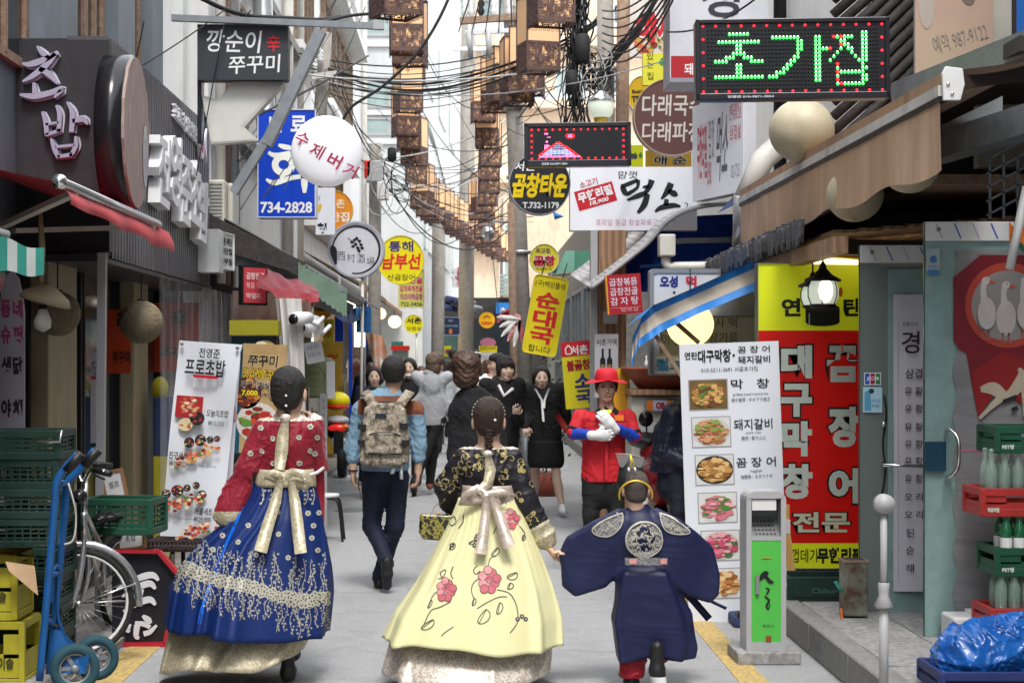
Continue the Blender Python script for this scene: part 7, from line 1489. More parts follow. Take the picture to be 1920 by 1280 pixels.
part('cable',t,lambda b:b.tube(cat([q(128,905,8.45),q(142,960,8.45),q(138,1010,8.45),q(120,1020,8.45)],5),.005,'pvcpipe',6))
for(px,py,Y,r) in((140,1252,8.42,46),(180,1232,8.62,42)):
 c=q(px,py,Y);rr=r*Y/F;Mw=frame(c,(.96,.26,0))
 w_=part('wheel',t,lambda b:b.lathe([(rr*.62,-.02),(rr*.66,-.028),(rr*.85,-.034),(rr,-.018),(rr,.018),(rr*.85,.034),(rr*.66,.028),(rr*.62,.02)],'tyreblue',Mw,28))
 b=MB();b.lathe([(rr*.62,-.02),(rr*.55,-.02),(rr*.55,.02),(rr*.62,.02)],'greysteel',Mw,28);[b.beam(Mw@Vector((0,0,0)),Mw@Vector((rr*.6*math.cos(R(a)),rr*.6*math.sin(R(a)),0)),.02,.02,'greysteel') for a in range(0,360,60)];b.lathe([(0,.03),(rr*.16,.03),(rr*.16,-.03),(0,-.03)],'greysteel',Mw,14);o=b.build('rim',w_)
t=thing('bicycle','old silver bicycle with a green crate on its rear rack and steered front wheel','bicycle',(P(145,0,9.3).x,9.3,0))
def bwheel(name,c,rr,ax,fm='chrome'):
 Mw=frame(c,ax);w_=part(name,t,lambda b:b.tube([Mw@Vector((rr*math.cos(a),rr*math.sin(a),0)) for a in[R(i*10) for i in range(36)]],.018,'rubber',8,True))
 b=MB();b.tube([Mw@Vector((rr*.93*math.cos(a),rr*.93*math.sin(a),0)) for a in[R(i*10) for i in range(36)]],.011,'whiteplastic',6,True);b.build('rim',w_)
 b=MB();[b.cyl(Mw@Vector((.015*math.cos(R(a)),.015*math.sin(R(a)),.012*(-1)**(a//15))),Mw@Vector((rr*.93*math.cos(R(a+8)),rr*.93*math.sin(R(a+8)),0)),.0013,'steel',3) for a in range(0,360,15)];b.cyl(Mw@Vector((0,0,-.04)),Mw@Vector((0,0,.04)),.016,'steel');stuff(b.build('spokes',w_));return w_
cF=P(147,1130,9.35);bwheel('wheel',cF,.285,(.97,.25,0));cR=P(222,1040,10.45);cR.z=.31;bwheel('wheel',cR,.27,(.18,.98,0))
Mw=frame(cF,(.97,.25,0));part('mudguard',t,lambda b:b.tube([Mw@Vector((.325*math.cos(R(a)),.325*math.sin(R(a)),0)) for a in range(-5,150,10)],.022,'steel',6));part('stay',t,lambda b:(b.cyl(cF,Mw@Vector((.31,.10,.03)),.005,'chrome'),b.cyl(cF,Mw@Vector((.3,-.0,-.03)),.005,'chrome')))
part('fork',t,lambda b:(b.tube(cat([P(157,960,9.35),P(158,1010,9.35),P(150,1080,9.32),P(133,1138,9.3)],4),.016,'steel',8),b.tube(cat([P(160,1010,9.4),P(166,1070,9.42),P(152,1130,9.42)],4),.014,'steel',8)))
part('stem',t,lambda b:b.cyl(P(157,1000,9.35),P(160,900,9.38),.017,'chrome'));part('handlebar',t,lambda b:b.tube(cat([P(196,884,9.2),P(172,880,9.3),P(156,906,9.36),P(148,880,9.4),P(170,868,9.5),P(204,872,9.6)],4),.011,'chrome',8))
part('grip',t,lambda b:b.cyl(P(206,888,9.18),P(176,880,9.28),.018,'black'));part('grip',t,lambda b:b.cyl(P(208,873,9.62),P(180,870,9.5),.018,'black'))
part('frame',t,lambda b:(b.cyl(P(158,985,9.38),P(196,1120,10.0),.018,'steel'),b.cyl(P(196,1120,10.0),P(192,985,10.05),.016,'steel'),b.cyl(P(196,1120,10.0),tuple(cR),.012,'steel'),b.cyl(P(192,1020,10.05),tuple(cR),.012,'steel'),b.cyl(P(159,960,9.38),P(193,1030,10.04),.014,'steel')))
part('saddle',t,lambda b:(b.ell(tuple(P(205,968,10.0)),(.09,.13,.035),'blackgloss'),b.ell(tuple(P(190,972,9.9)),(.05,.1,.03),'blackgloss')));part('seat_post',t,lambda b:b.cyl(P(191,975,10.0),P(191,1010,10.05),.014,'chrome'));part('brake_lever',t,lambda b:b.tube([P(178,890,9.26),P(190,896,9.2),P(196,898,9.15)],.006,'black',6));part('headlamp',t,lambda b:b.ell(tuple(P(150,930,9.2)),(.04,.05,.04),'blackgloss'));part('kickstand',t,lambda b:b.cyl(P(232,1180,10.2),(P(243,0,10.2).x,10.2,.05),.009,'black'));part('rack',t,lambda b:(b.cyl(P(186,1000,10.0),P(285,1000,10.5),.007,'black'),b.cyl(P(180,1002,10.2),P(276,1002,10.7),.007,'black')))
crate('green_crate','open green crate strapped on the bicycle behind the black saddle',P(234,0,10.1).x,10.1,P(0,998,10.1).z,.40,.30,.21,'crategreen',rz=R(-6),rows=4,cols=9)
for(px0,py0,px1,py1,Y,rl,lab,tx) in((192,880,236,935,10.6,-12,'small wooden framed menu card above the green bicycle crate','셀프'),(218,985,272,1030,10.45,-8,'wooden framed card leaning below the green bicycle crate','초밥')):
 sign('menu_card',lab,'sign',px0,py0,px1,py1,Y,th=.02,face='paper',side='#7c5430',frame_w=5,frame_m='#9c7048',roll=R(-rl),texts=[(tx,(px0+px1)/2,(py0+py1)/2,20,12,INK,{})])
c=P(338,1040,10.9);t=thing('wicker_bench','dark brown woven bench in front of the sushi banner','bench',(c.x,10.9,0));b=MB();w0,w1=P(282,0,10.7).x,P(392,0,10.7).x;zt=P(0,1012,10.7).z
mk('wicker',(.06,.035,.03),rough=.6,kind='wood',color2=(.02,.013,.012),vs=14,bump=.6)
b.bx(w0,w1,10.55,11.0,zt-.06,zt,'wicker');b.build('seat',t,bevel=.02)
g0=None
for i in range(16):
 bb=MB();bb.box((0,0,0),(.016,.46,.012),'wicker');loc=(w0+.02+i*.024-t.location.x,10.775-t.location.y,zt+.004)
 if g0 is None:g0=bb.build('woven_strand',t,world=False);g0 .location=loc
 else:piece(g0,'woven_strand',t,loc)
for x in(w0+.02,w0+.16,w1-.02):
 for y in(10.58,10.97):part('leg',t,lambda b:b.cyl((x,y,0.03),(x,y,zt-.05),.014,'wicker'))
t=thing('metal_stool','white topped stool with bent black legs at the lane edge','stool',(P(612,0,15.8).x,15.8,0));zt=P(0,927,15.8).z;x=P(605,0,15.8).x;part('seat',t,lambda b:b.lathe([(0,.03),(.15,.03),(.155,.015),(.15,0),(0,0)],'whiteplastic',T(x,15.8,zt-.02),24))
for(dx,dy) in((.16,-.1),(.16,.12),(-.16,-.1),(-.16,.12)):part('leg',t,lambda b:b.tube(cat([(x+dx*.3,15.8+dy*.5,zt-.03),(x+dx*.8,15.8+dy,zt-.04),(x+dx,15.8+dy,zt-.12),(x+dx*1.2,15.8+dy*1.1,.0)],4),.012,'black',8))
t=thing('stall_window','yellow headed stall window with a dark blue interior behind the food banners','window',P(475,640,13.2));a,c=P(430,628,13.2),P(522,600,13.2);box_part('header',t,a.x,c.x,13.2,13.4,a.z,c.z,mk('olive',(.30,.27,.01),rough=.5));a,c=P(432,850,13.3),P(520,630,13.3);box_part('pane',t,a.x,c.x,13.35,13.4,a.z,c.z,mk('tealdark',(.02,.09,.14),rough=.15));box_part('frame',t,c.x-.03,c.x,13.25,13.4,a.z,c.z,'black');part('bread_print',t,lambda b:(b.disc(0,0,.075,.05,'#d8b060',frame(P(497,650,13.24)),0,20),b.disc(-.03,.005,.05,.04,'#e8e0c8',frame(P(497,650,13.23)),0,18)))
c=P(607,745,16.5);t=thing('green_drum','olive green plastic drum with a round printed seal on stacked boxes','drum',c);mk('drumgreen',(.32,.36,.20),rough=.5,var=.15,dirt=.2)
part('body',t,lambda b:b.lathe([(0,0),(.14,.0),(.158,.04),(.162,.2),(.160,.22),(.164,.24),(.162,.36),(.14,.385),(0,.39)],'drumgreen',T(P(592,0,16.6).x,16.7,P(0,745,16.5).z),28));part('seal_print',t,lambda b:(lambda M:(b.tube([M@Vector((.10*math.cos(a),.10*math.sin(a),0)) for a in[R(i*15) for i in range(24)]],.004,'#6c7848',4,True),b.text('鬱吃',M,0,.03,.12,.05,'#6c7848',z=0),b.text('皮部',M,0,-.035,.12,.05,'#6c7848',z=0)))(frame(P(589,706,16.49))));part('side_label',t,lambda b:b.box(tuple(P(620,712,16.5)),(.08,.02,.36),'paper'))
sign('paper_note','white paper note taped slanting above the green drum','paper',572,640,606,680,16.2,th=.004,face='paper',side='#ccc',roll=R(12),texts=[('오늘 휴무',589,650,24,7,'#8890b0',{}),('안쪽으로',589,665,24,7,'#8890b0',{})])
t=thing('foam_boxes','white foam box and perforated grey stand under the green drum','box',(P(620,0,16.5).x,16.5,0));box_part('box',t,P(566,0,16.5).x,P(601,0,16.5).x,16.5,16.9,.3,P(0,746,16.5).z,'acbeige',bevel=.01);box_part('stand',t,P(600,0,16.4).x,P(613,0,16.4).x,16.4,16.45,.0,P(0,738,16.4).z,'greyplastic');part('lettering',t,lambda b:b.text('上',frame(P(586,775,16.48)),0,0,.1,.12,'#5c6a60',bold=.02))
b_=MB();[b_.disc(0,(i*.07),.010,.014,'greysteel',frame(P(607,860,16.39)),0,8) for i in range(9)];stuff(b_.build('holes',t))
sign('standing_banner','plain yellow standing banner with an orange doodle behind the green drum','banner',578,640,643,850,26,th=.01,face='#dcb040',side='#a88030',texts=[('~',624,668,20,14,'#d86c1c',{'bold':.08}),('다',640,730,9,14,'#2c2410',{}),('찌',640,752,9,14,'#2c2410',{})])
t=thing('delivery_scooter','yellow boxed scooter with red tail lamp parked by the left stalls','scooter',(P(640,0,24.3).x,24.3,0));q=lambda px,py,d=0:P(px,py,24.3+d);x=q(640,0).x
part('tyre',t,lambda b:b.lathe([(.14,-.05),(.24,-.06),(.26,0),(.24,.06),(.14,.05)],'rubber',T(q(642,0).x,24.3,.26)@Matrix.Rotation(R(90),4,'Y'),24));part('tail',t,lambda b:b.ell(tuple(q(634,806,.2)),(.17,.35,.16),'blackgloss'));part('tail_panel',t,lambda b:b.ell(tuple(q(633,788,.2)),(.17,.3,.08),'greyplastic'));part('tail_lamp',t,lambda b:b.ell(tuple(q(633,802,-.1)),(.14,.06,.055),mk('lampred',(.7,.03,.02),rough=.2,emit=.25),16,10));part('indicator',t,lambda b:b.ell(tuple(q(648,800,-.12)),(.05,.04,.04),'orangeprint',12,8));part('number_plate',t,lambda b:(b.box(tuple(q(636,828,-.16)),(.20,.01,.11),'paper'),b.text('1451',frame(q(637,830,-.17)),0,0,.15,.05,'#2c5c50',z=.0,bold=.02)))
part('cargo_box',t,lambda b:b.ell(tuple(q(633,752,.3)),(.18,.22,.14),'yellow',24,14));part('red_stripe',t,lambda b:b.ell(tuple(q(632,762,.28)),(.185,.23,.04),'red',24,10));part('mudguard',t,lambda b:b.bx(q(634,0).x-.05,q(646,0).x,24.1,24.2,.35,.66,'black'))
t=thing('red_scooter','red scooter with a black round mirror behind the red hatted man','scooter',(P(1240,0,14.3).x,14.3,0));q=lambda px,py,d=0:P(px,py,14.3+d);mk('scootred',(.32,.01,.02),rough=.2,coat=.5)
part('body',t,lambda b:(b.ell(tuple(q(1236,900)),(.20,.4,.22),'scootred'),b.ell(tuple(q(1222,850)),(.10,.3,.16),'scootred')));part('front_shield',t,lambda b:b.surf(lambda u,v:q(1205+50*u,830+100*v-20*u,.15*math.sin(u*3.1)),8,6,'scootred'));part('seat',t,lambda b:b.ell(tuple(q(1210,825,.1)),(.15,.35,.07),'black'));part('mirror',t,lambda b:b.ell(tuple(q(1211,785,-.1)),(.062,.03,.066),'blackgloss'));part('mirror_stalk',t,lambda b:b.cyl(q(1212,795,-.08),q(1214,845,0),.007,'black'));part('tyre',t,lambda b:b.lathe([(.12,-.05),(.22,-.05),(.24,0),(.22,.05),(.12,.05)],'rubber',T(q(1236,0).x,14.2,.24)@Matrix.Rotation(R(90),4,'Y'),20));part('tail_rack',t,lambda b:b.bx(q(1215,0).x,q(1262,0).x,14.0,14.2,q(0,915).z,q(0,900).z,'scootred'))
t=thing('drinks_fridge','white fridge cabinet with a printed beer can beside the navy jacket','fridge',(P(1235,0,15).x,15,0));box_part('cabinet',t,P(1184,0,15).x,P(1350,0,15).x,15,15.6,0,P(0,742,15).z,'acbeige',bevel=.01);box_part('top_board',t,P(1180,0,15).x,P(1360,0,15).x,14.95,15.6,P(0,740,15).z,P(0,730,15).z,'woodplank')
def can(b):
 M=frame(P(1236,760,14.98));b.box((0,0,.002),(.26,.12,.003),'greysteel',M);b.box((.0,0,.005),(.22,.09,.003),'#d8741c',M);b.box((.005,0,.007),(.12,.09,.003),'#b8c0d8',M);b.text('OB',M,.01,0,.08,.06,'#b01c24',z=.011,bold=.06);b.box((-.01,-.23,.002),(.30,.16,.003),'paper',M);b.box((-.02,-.36,.003),(.3,.025,.003),'orangeprint',M)
part('beer_print',t,can)
t=thing('red_basin','wide terracotta red basin on the white fridge','basin',P(1255,728,15.1));part('bowl',t,lambda b:b.lathe([(0,0),(.30,0),(.40,.12),(.44,.17),(.46,.175),(.45,.19),(.40,.18),(.28,.03)],mk('terracotta',(.30,.07,.04),rough=.6,var=.2),T(P(1262,0,15.2).x,15.3,P(0,729,15.1).z),28));
t=thing('small_bottle','slim bottle with white cap standing left of the white lightbox','bottle',P(1212,690,15));part('glass',t,lambda b:b.lathe([(0,0),(.018,0),(.018,.05),(.006,.075),(.006,.11),(0,.11)],'whiteplastic',T(*P(1212,690,14.95)),10))
sign('ground_sign','pointed orange yellow board with a red number behind the red hatted man','sign',1150,690,1182,800,15.4,th=.03,face='#c8901c',side='#9c6c14',roll=R(3),texts=[('2',1178,740,10,14,'#c02020',{'bold':.06})])
t=thing('bollard','dark far street bollard beside the leaning pole','bollard',(P(985,0,22).x,22,0));part('body',t,lambda b:b.cyl((P(985,0,22).x,22,0),(P(985,0,22).x,22,.8),.05,'greysteel'))
t=thing('potted_shrub','leafy pot plant in front of the dim right shopfront','plant',(P(1015,0,21).x,21,0));part('pot',t,lambda b:b.lathe([(0,0),(.14,0),(.2,.3),(.18,.3),(0,.26)],'terracotta',T(P(1022,0,21).x,21,.0),16))
def leaves(b):
 r_=random.Random(5);c=Vector((P(1026,0,21).x,21,.95))
 for i in range(420):
  d=Vector((r_.gauss(0,.16),r_.gauss(0,.14),r_.gauss(0,.28)));n1=Vector((r_.gauss(0,1),r_.gauss(0,1),r_.gauss(0,1))).normalized();u=n1 .orthogonal().normalized()*.035;v=n1 .cross(u).normalized()*.016;p=c+d;b.add([p-u,p-v,p+u,p+v],[(0,1,2,3)],'foliage')
stuff(part('foliage',t,leaves));part('stem',t,lambda b:b.cyl((P(1024,0,21).x,21,.25),(P(1026,0,21).x,21,.9),.012,'rustpole'))
t=thing('drain_cover','rusty round drain cover set in the road at the far left','drain cover',(-1.2,19,0));part('plate',t,lambda b:b.lathe([(0,.006),(.3,.006),(.31,.004),(.31,0)],'greysteel',T(-1.2,19,0),28))
# PEOPLE
from mathutils.bvhtree import BVHTree
pi=math.pi
class Cloth:
 """draws embroidery as thin raised stitches lying on a garment"""
 def __init__(s,p,objs):
  s.p=p;V,Fc=[],[]
  for o in objs:
   n=len(V);V+=[v.co[:] for v in o.data.vertices];Fc+=[[n+i for i in f.vertices] for f in o.data.polygons]
  s.B=BVHTree.FromPolygons(V,Fc)
 def hit(s,px,py,off=.0035):
  o=Vector((-s.p.x0,-s.p.Y,EYE));d=Vector(((px-VX)/F,1,-(py-VY)/F)).normalized();l,n,i,q=s.B.ray_cast(o,d)
  if l is None:return None
  if n.dot(d)>0:n=-n
  return l+n*off
 def poly(s,b,pts,m,off=.0035):
  q=[s.hit(x,y,off) for x,y in pts]
  if None in q or max((a-q[0]).length for a in q)>.25:return
  b.add(q,[tuple(range(len(q)))],m)
 def disc(s,b,x,y,r,m,off=.0035,n=7,ry=None,a0=0):s.poly(b,[(x+r*math.cos(a0+2*pi*i/n),y+(ry or r)*math.sin(a0+2*pi*i/n)) for i in range(n)],m,off)
 def line(s,b,pts,m,w=.6,off=.0035):
  q=cat([(x,y,0) for x,y in pts],4)
  for a,c in zip(q,q[1:]):
   d=(c-a);d=d.normalized()*w;n=Vector((-d.y,d.x,0));e=d*.4;s.poly(b,[((a-e+n).x,(a-e+n).y),((c+e+n).x,(c+e+n).y),((c+e-n).x,(c+e-n).y),((a-e-n).x,(a-e-n).y)],m,off)
 def bloom(s,b,x,y,r,m,c='#3c3c30',n=5,off=.004):
  for i in range(n):a=2*pi*i/n+x;s.disc(b,x+r*.58*math.cos(a),y+r*.58*math.sin(a),r*.48,m,off,6)
  s.disc(b,x,y,r*.3,c,off+.001,6)
def skirt(p,rows,m,name,dep=.30,nf=11,amp=.07,pleat=.02,hem=None,seed=1,dy=0.,nv=44,lift=0.):
 r_=random.Random(seed);k=p.Y/F
 rd=[(r_.uniform(0,2*pi),r_.uniform(.05,.20),r_.uniform(.35,1),r_.uniform(-.25,.25),r_.uniform(0,.45)) for _ in range(nf*2)]
 def f(u,v):
  q=v*(len(rows)-1);i=min(int(q),len(rows)-2);t=q-i
  py,xl,xr=[rows[i][j]+(rows[i+1][j]-rows[i][j])*t for j in range(3)];a=2*pi*u
  w=(xr-xl)/2*k;c=((xr+xl)/2-VX)*k-p.x0;g=0
  for a0,wd_,A_,dr,v0 in rd:
   d=(a-a0-dr*v+pi)%(2*pi)-pi;g+=A_*max(0,min(1,(v-v0)/.4))*math.exp(-(d/(wd_*(.35+.65*v)))**2)
  fo=1+amp*(g-.75)*(.25+.75*v)+pleat*(1-v)**2*(abs(math.sin(17*a+math.sin(3*a)))-.6)
  if hem:py+=hem(math.cos(a))*v**3+1.5*math.sin(9*a+seed)*v**4
  return Vector((c+w*math.cos(a)*(1+(fo-1)*.35),dy+(.10+(dep-.10)*v)*math.sin(a)*fo-.02,EYE-(py-VY)*k+lift))
 b=MB();b.surf(f,360,nv,m,True);o=b.build(name,p.t,world=False);so=o.modifiers.new('thickness','SOLIDIFY');so.thickness=.003;so.offset=0;return o,f
def feet(p,spec,m='black',sole='black'):
 for(px,py,dy,d) in spec:
  a=np.array(p.pt(px,py,dy));s=SDF(a-.2,a+.2,.006);s.cone(a,a+np.array(d),.042,.036,.02);s.cone(a+[0,0,.02],a+[0,0,.12],.036,.034,.02);sdf_build('shoe',s,m,p.t,[(lambda x,y,z:z<a[2]-.022,sole)])
p=W1=Person('woman from behind in red silk jacket and billowing embroidered blue skirt',545,8.9,1.62,pi,shoulder=.15,over=dict(head=(541,737,.0),neck=(542,788,.0),shL=(492,806,0),shR=(583,806,0),elL=(464,880,-.04),wrL=(428,962,-.08),elR=(594,885,.08),wrR=(588,796,.16),chest=(543,860,0),pelvis=(540,960,0),anL=(520,1245,.12),anR=(545,1240,-.02)),head_yaw=pi-.08);p.hk=1.12
p.body(legs=False,hands=[dict(w_=p.J['wrR'],d=(-.45,.1,1),t=(-.3,1,0),n=(-1,-.2,-.4),curl=.9,sz=.85)],h=.007);p.hair('bun','hairblack',.0055)
b=MB();c=p.J['head']
for i in range(7):b.ell((c[0]+.006*math.sin(i*2.2),c[1]-.095+.004*i,c[2]-.015-i*.019),(.026-.0022*i,.022-.001*i,.016),'hairblack',12,8)
for z in(-.01,-.062):b.ell((c[0],c[1]-.122,c[2]+z),(.0068,.0068,.0068),'whitecloth',10,8)
b.build('braid',p.t,world=False)
p.mesh('phone',lambda b:b.box(tuple(np.array(p.pt(577,752,.17))),(.012,.07,.14),'blackgloss'))
s=SDF(p.pt(380,1000,-.25)-np.array((0,.0,0)),np.array(p.pt(650,745,.45))+[0,.05,0],.0065);J=p.J
s.cone(p.pt(537,838),p.pt(535,890),.142,.138,.04,(1,.68,1));s.cone(p.pt(503,803),p.pt(574,803),.052,.052,.05);s.cone(p.pt(542,783),p.pt(542,830),.056,.10,.04);s.cone(p.pt(541,792),p.pt(541,768),.070,.054,.02)
s.cone(J['shL'],J['elL'],.058,.064,.03);s.cone(J['elL'],J['wrL'],.064,.080,.03,(1,.6,1));s.cone(J['shR'],J['elR'],.056,.062,.03);s.cone(J['elR'],J['wrR'],.060,.060,.03)
s.fold(.008,22,11,.7);hz=p.pt(0,884)[2];X_=s.ax[0][:,None,None];Z_=s.ax[2][None,None,:]
lim=p.pt(478,0)[0];s.D=np.where(X_>lim,np.maximum(s.D,(hz-Z_)),s.D).astype(np.float32)
cz=p.pt(0,955)[2];jk,_,_=sdf_build('jacket',s,'redsilk',p.t,[(lambda x,y,z:z<cz,'goldlace'),(lambda x,y,z:z>p.pt(0,788)[2],'silverlace')])
band=[(880,455,640),(893,452,641),(905,455,640)]
o,_=skirt(p,[(878,484,588),(892,480,592),(910,478,594)],'golddamask','sash',dep=.12,amp=.0,pleat=.004,nv=6)
o,_=skirt(p,[(902,478,590),(938,460,600),(968,434,607),(1010,382,614),(1060,340,618),(1110,316,616),(1180,306,606)],'bluesatin','skirt',dep=.36,nf=13,amp=.15,hem=lambda c:12*c+4*math.sin(c*5),seed=3,pleat=.03)
u_,_=skirt(p,[(1120,350,600),(1180,318,590),(1238,300,566)],'goldlace','underskirt',dep=.32,nf=9,amp=.09,hem=lambda c:-14*c+8*math.sin(c*4),seed=5,nv=16)
Cl=Cloth(p,[o]);b=MB();r_=random.Random(12)
band=cat([(335,1062,0),(360,1068,0),(392,1083,0),(435,1093,0),(482,1104,0),(528,1118,0),(571,1125,0),(612,1118,0)],9)
for q in band:
 for j in range(3):Cl.bloom(b,q.x+r_.uniform(-3,3),q.y+(j-1)*8+r_.uniform(-3,3),r_.uniform(4.2,6),'silverthread')
for i in range(34):
 q=band[int(i/34*len(band))]
 for sg in(-1,1):
  L_=r_.uniform(38,72)*(1 if sg<0 else .85);x=q.x+r_.uniform(-4,4);dx=r_.uniform(-8,8);pts=[(x+dx*f+3*math.sin(f*7+i),q.y+sg*(12+L_*f)) for f in(0,.25,.5,.75,1)]
  Cl.line(b,pts,'silverthread',.45)
  for f in np.arange(.05,1.02,.11):Cl.bloom(b,x+dx*f+r_.uniform(-5,5),q.y+sg*(12+L_*f),r_.uniform(1.3,2.5),'silverthread',n=4)
for(x,y) in((442,961),(466,985),(418,1004),(447,1016),(522,1001),(521,960),(577,962),(597,961),(587,985),(584,1008),(595,1031),(567,1022),(480,1040),(540,1045),(400,1030)):Cl.bloom(b,x,y,5.2,'silverthread',n=6)
for x in(492,508,520,556,574,586):Cl.line(b,[(x,915),(x+3,930),(x-2,945)],'silverthread',.6);[Cl.bloom(b,x+r_.uniform(-6,6),912+8*i,2.4,'silverthread',n=4) for i in range(5)]
stuff(b.build('embroidery',p.t,world=False))
Cj=Cloth(p,[jk]);b=MB()
for(x,y) in((489,802),(582,800),(512,822),(560,820),(491,846),(581,845),(513,868),(561,868),(470,850),(594,820),(590,850)):Cj.bloom(b,x,y,5.4,'silverthread',n=6)
b.build('embroidery',p.t,world=False)
b=MB();Cl.line(b,[(472,912),(450,965),(425,1020),(400,1080),(382,1130),(374,1168)],'blueedge',2.4,.004);b.build('edge_ribbon',p.t,world=False)
def ribs(p,L_,m,off=-.02):
 def fn(b):
  for pts,w in L_:
   q=[Vector(p.pt(x,y,d)) for x,y,d in pts];n=[]
   for i in range(len(q)):d=(q[min(i+1,len(q)-1)]-q[max(i-1,0)]);n.append(Vector((d.z,0,-d.x)).normalized()*(w if not isinstance(w,(list,tuple)) else w[i])*p.Y/F)
   b.ribbon(q,n,m,.004)
 return fn
D1=-.17
p.mesh('sash_bow',ribs(p,[([(532,895,D1),(548,885,D1-.03),(566,888,D1-.04),(581,904,D1-.02),(574,912,D1-.02),(552,905,D1)],8),([(532,893,D1),(512,886,D1-.02),(500,893,D1-.02),(522,900,D1)],7),([(526,900,D1-.01),(517,940,D1-.05),(502,985,D1-.10),(488,1034,D1-.14)],[6,10,11,12]),([(545,900,D1-.01),(553,940,D1-.05),(558,985,D1-.10),(564,1037,D1-.14)],[6,10,11,11])],'golddamask'))
p.mesh('collar_ribbon',ribs(p,[([(536,782,-.11),(530,820,-.145),(528,845,-.15),(524,880,-.155)],[6,11,12,9])],'golddamask'));p.mesh('ribbon_knot',lambda b:b.ell(p.pt(535,784,-.115),(.03,.02,.024),'silverlace'));p.mesh('hanging_sleeve',ribs(p,[([(596,880,.03),(598,920,.03),(599,980,.04)],[12,11,9])],'redsilk'));p.mesh('sleeve_trim',ribs(p,[([(578,890,-.07),(594,886,-.075),(608,876,-.05)],3)],'whitecloth'))
feet(p,[(540,1262,-.05,(.0,.11,.0)),(548,1225,.16,(0,.11,-.02))])
p=W2=Person('girl from behind in black embroidered jacket and pale yellow flowered skirt',915,8.75,1.47,pi,shoulder=.14,over=dict(head=(916,790,0),neck=(917,840,0),shL=(868,858,0),shR=(962,858,0),elL=(838,912,.06),wrL=(862,952,.22),elR=(985,935,-.02),wrR=(1030,1025,-.02),chest=(915,900,0),pelvis=(915,1000,0)))
p.hk=1.0
p.body('skin',.007,hands=[dict(w_=p.J['wrR'],d=(.5,0,-1),t=(0,-1,.1),n=(1,0,.3),curl=.8,sz=.8)],legs=False);p.hair('bun','hairbrown',.0055)
b=MB();c=p.J['head']
for i in range(9):b.ell((c[0]+.004*math.sin(i*2.8),c[1]-.088+.002*i,c[2]-.045-i*.016),(.025-.0012*i,.020-.001*i,.014),'hairbrown',12,8)
b.build('braid',p.t,world=False);p.mesh('pompom',lambda b:[b.ell(p.pt(x,787,-.095),(.012,.012,.012),'whitecloth',12,8) for x in(918,927)])
p.mesh('hairband',lambda b:[b.ell(tuple(p.h(.079*math.cos(a)*1.04,-.035,.035+.088*math.sin(a))),(.006,.006,.006),'silverlace',8,6) for a in[R(i*12) for i in range(16)]])
s=SDF(p.pt(805,1060,-.25),np.array(p.pt(1070,825,.40)),.0065);J=p.J
s.cone(p.pt(915,890),p.pt(915,920),.132,.130,.04,(1,.70,1));s.cone(p.pt(880,858),p.pt(950,858),.046,.046,.05);s.cone(p.pt(917,838),p.pt(917,880),.05,.09,.04);s.cone(p.pt(917,845),p.pt(917,822),.062,.048,.02)
s.cone(J['shL'],J['elL'],.052,.062,.03);s.cone(J['elL'],p.pt(846,940,.12),.064,.066,.03);s.cone(J['shR'],J['elR'],.052,.060,.03);s.cone(J['elR'],p.pt(1022,1008,-.02),.060,.062,.03,(1,.7,1))
s.fold(.007,24,21,.7);hz=p.pt(0,915)[2];X_=s.ax[0][:,None,None];Z_=s.ax[2][None,None,:]
s.D=np.where((X_>p.pt(866,0)[0])&(X_<p.pt(962,0)[0]),np.maximum(s.D,hz-Z_),s.D).astype(np.float32)
jk,_,_=sdf_build('jacket',s,'blacksatin',p.t,[(lambda x,y,z:(x-p.pt(990,0)[0])*.55-(z-p.pt(0,985)[2])>.018*1,'goldlace'),(lambda x,y,z:z>p.pt(0,841)[2],'silverlace')])
o,_=skirt(p,[(908,868,960),(924,866,964),(945,860,968)],'pinkdamask','sash',dep=.11,amp=0,pleat=.004,nv=6)
o,_=skirt(p,[(932,860,966),(985,838,992),(1040,808,1016),(1095,778,1036),(1150,742,1050),(1200,722,1052)],'yellowsatin','skirt',dep=.42,nf=13,amp=.15,hem=lambda c:6*c+5*math.sin(c*4),seed=7,pleat=.035)
u_,_=skirt(p,[(1150,752,1038),(1200,730,1036),(1256,716,1030)],'silverlace','underskirt',dep=.40,nf=9,amp=.08,hem=lambda c:8-8*c*c,seed=9,nv=14)
Cl=Cloth(p,[o]);b=MB();r_=random.Random(3)
for(cx,cy,R0) in((917,1088,25),(837,1106,22),(957,974,19)):
 for i in range(16):a=i*2.4;d=R0*.74*math.sqrt(i/16);Cl.disc(b,cx+d*math.cos(a)*.9,cy+d*math.sin(a)*1.1,R0*.36,'inkline',.0022+.0002*i,9);Cl.disc(b,cx+d*math.cos(a)*.9,cy+d*math.sin(a)*1.1,R0*.31,'flowerpink' if i%3 else 'flowerpale',.0028+.0002*i,9)
for L_ in([(905,1082),(890,1090),(884,1105),(888,1120)],[(832,1088),(826,1074),(836,1068),(832,1080),(822,1085)],[(830,1105),(815,1112),(806,1128)],[(850,1062),(846,1075),(850,1085)],[(932,1105),(955,1112),(968,1135),(970,1165),(956,1186)],[(895,1140),(915,1128),(935,1119),(950,1118)],[(845,1128),(825,1138),(808,1145),(795,1172)],[(850,1175),(835,1185),(828,1192)],[(840,975),(848,985),(856,978),(850,968),(835,990)],[(973,985),(983,1000),(980,1010)],[(895,1060),(888,1068),(892,1076),(900,1070)],[(915,1060),(920,1046),(930,1042)],[(870,965),(868,980),(860,990)],[(925,1000),(932,985),(940,978)]):Cl.line(b,L_,'inkline',.9)
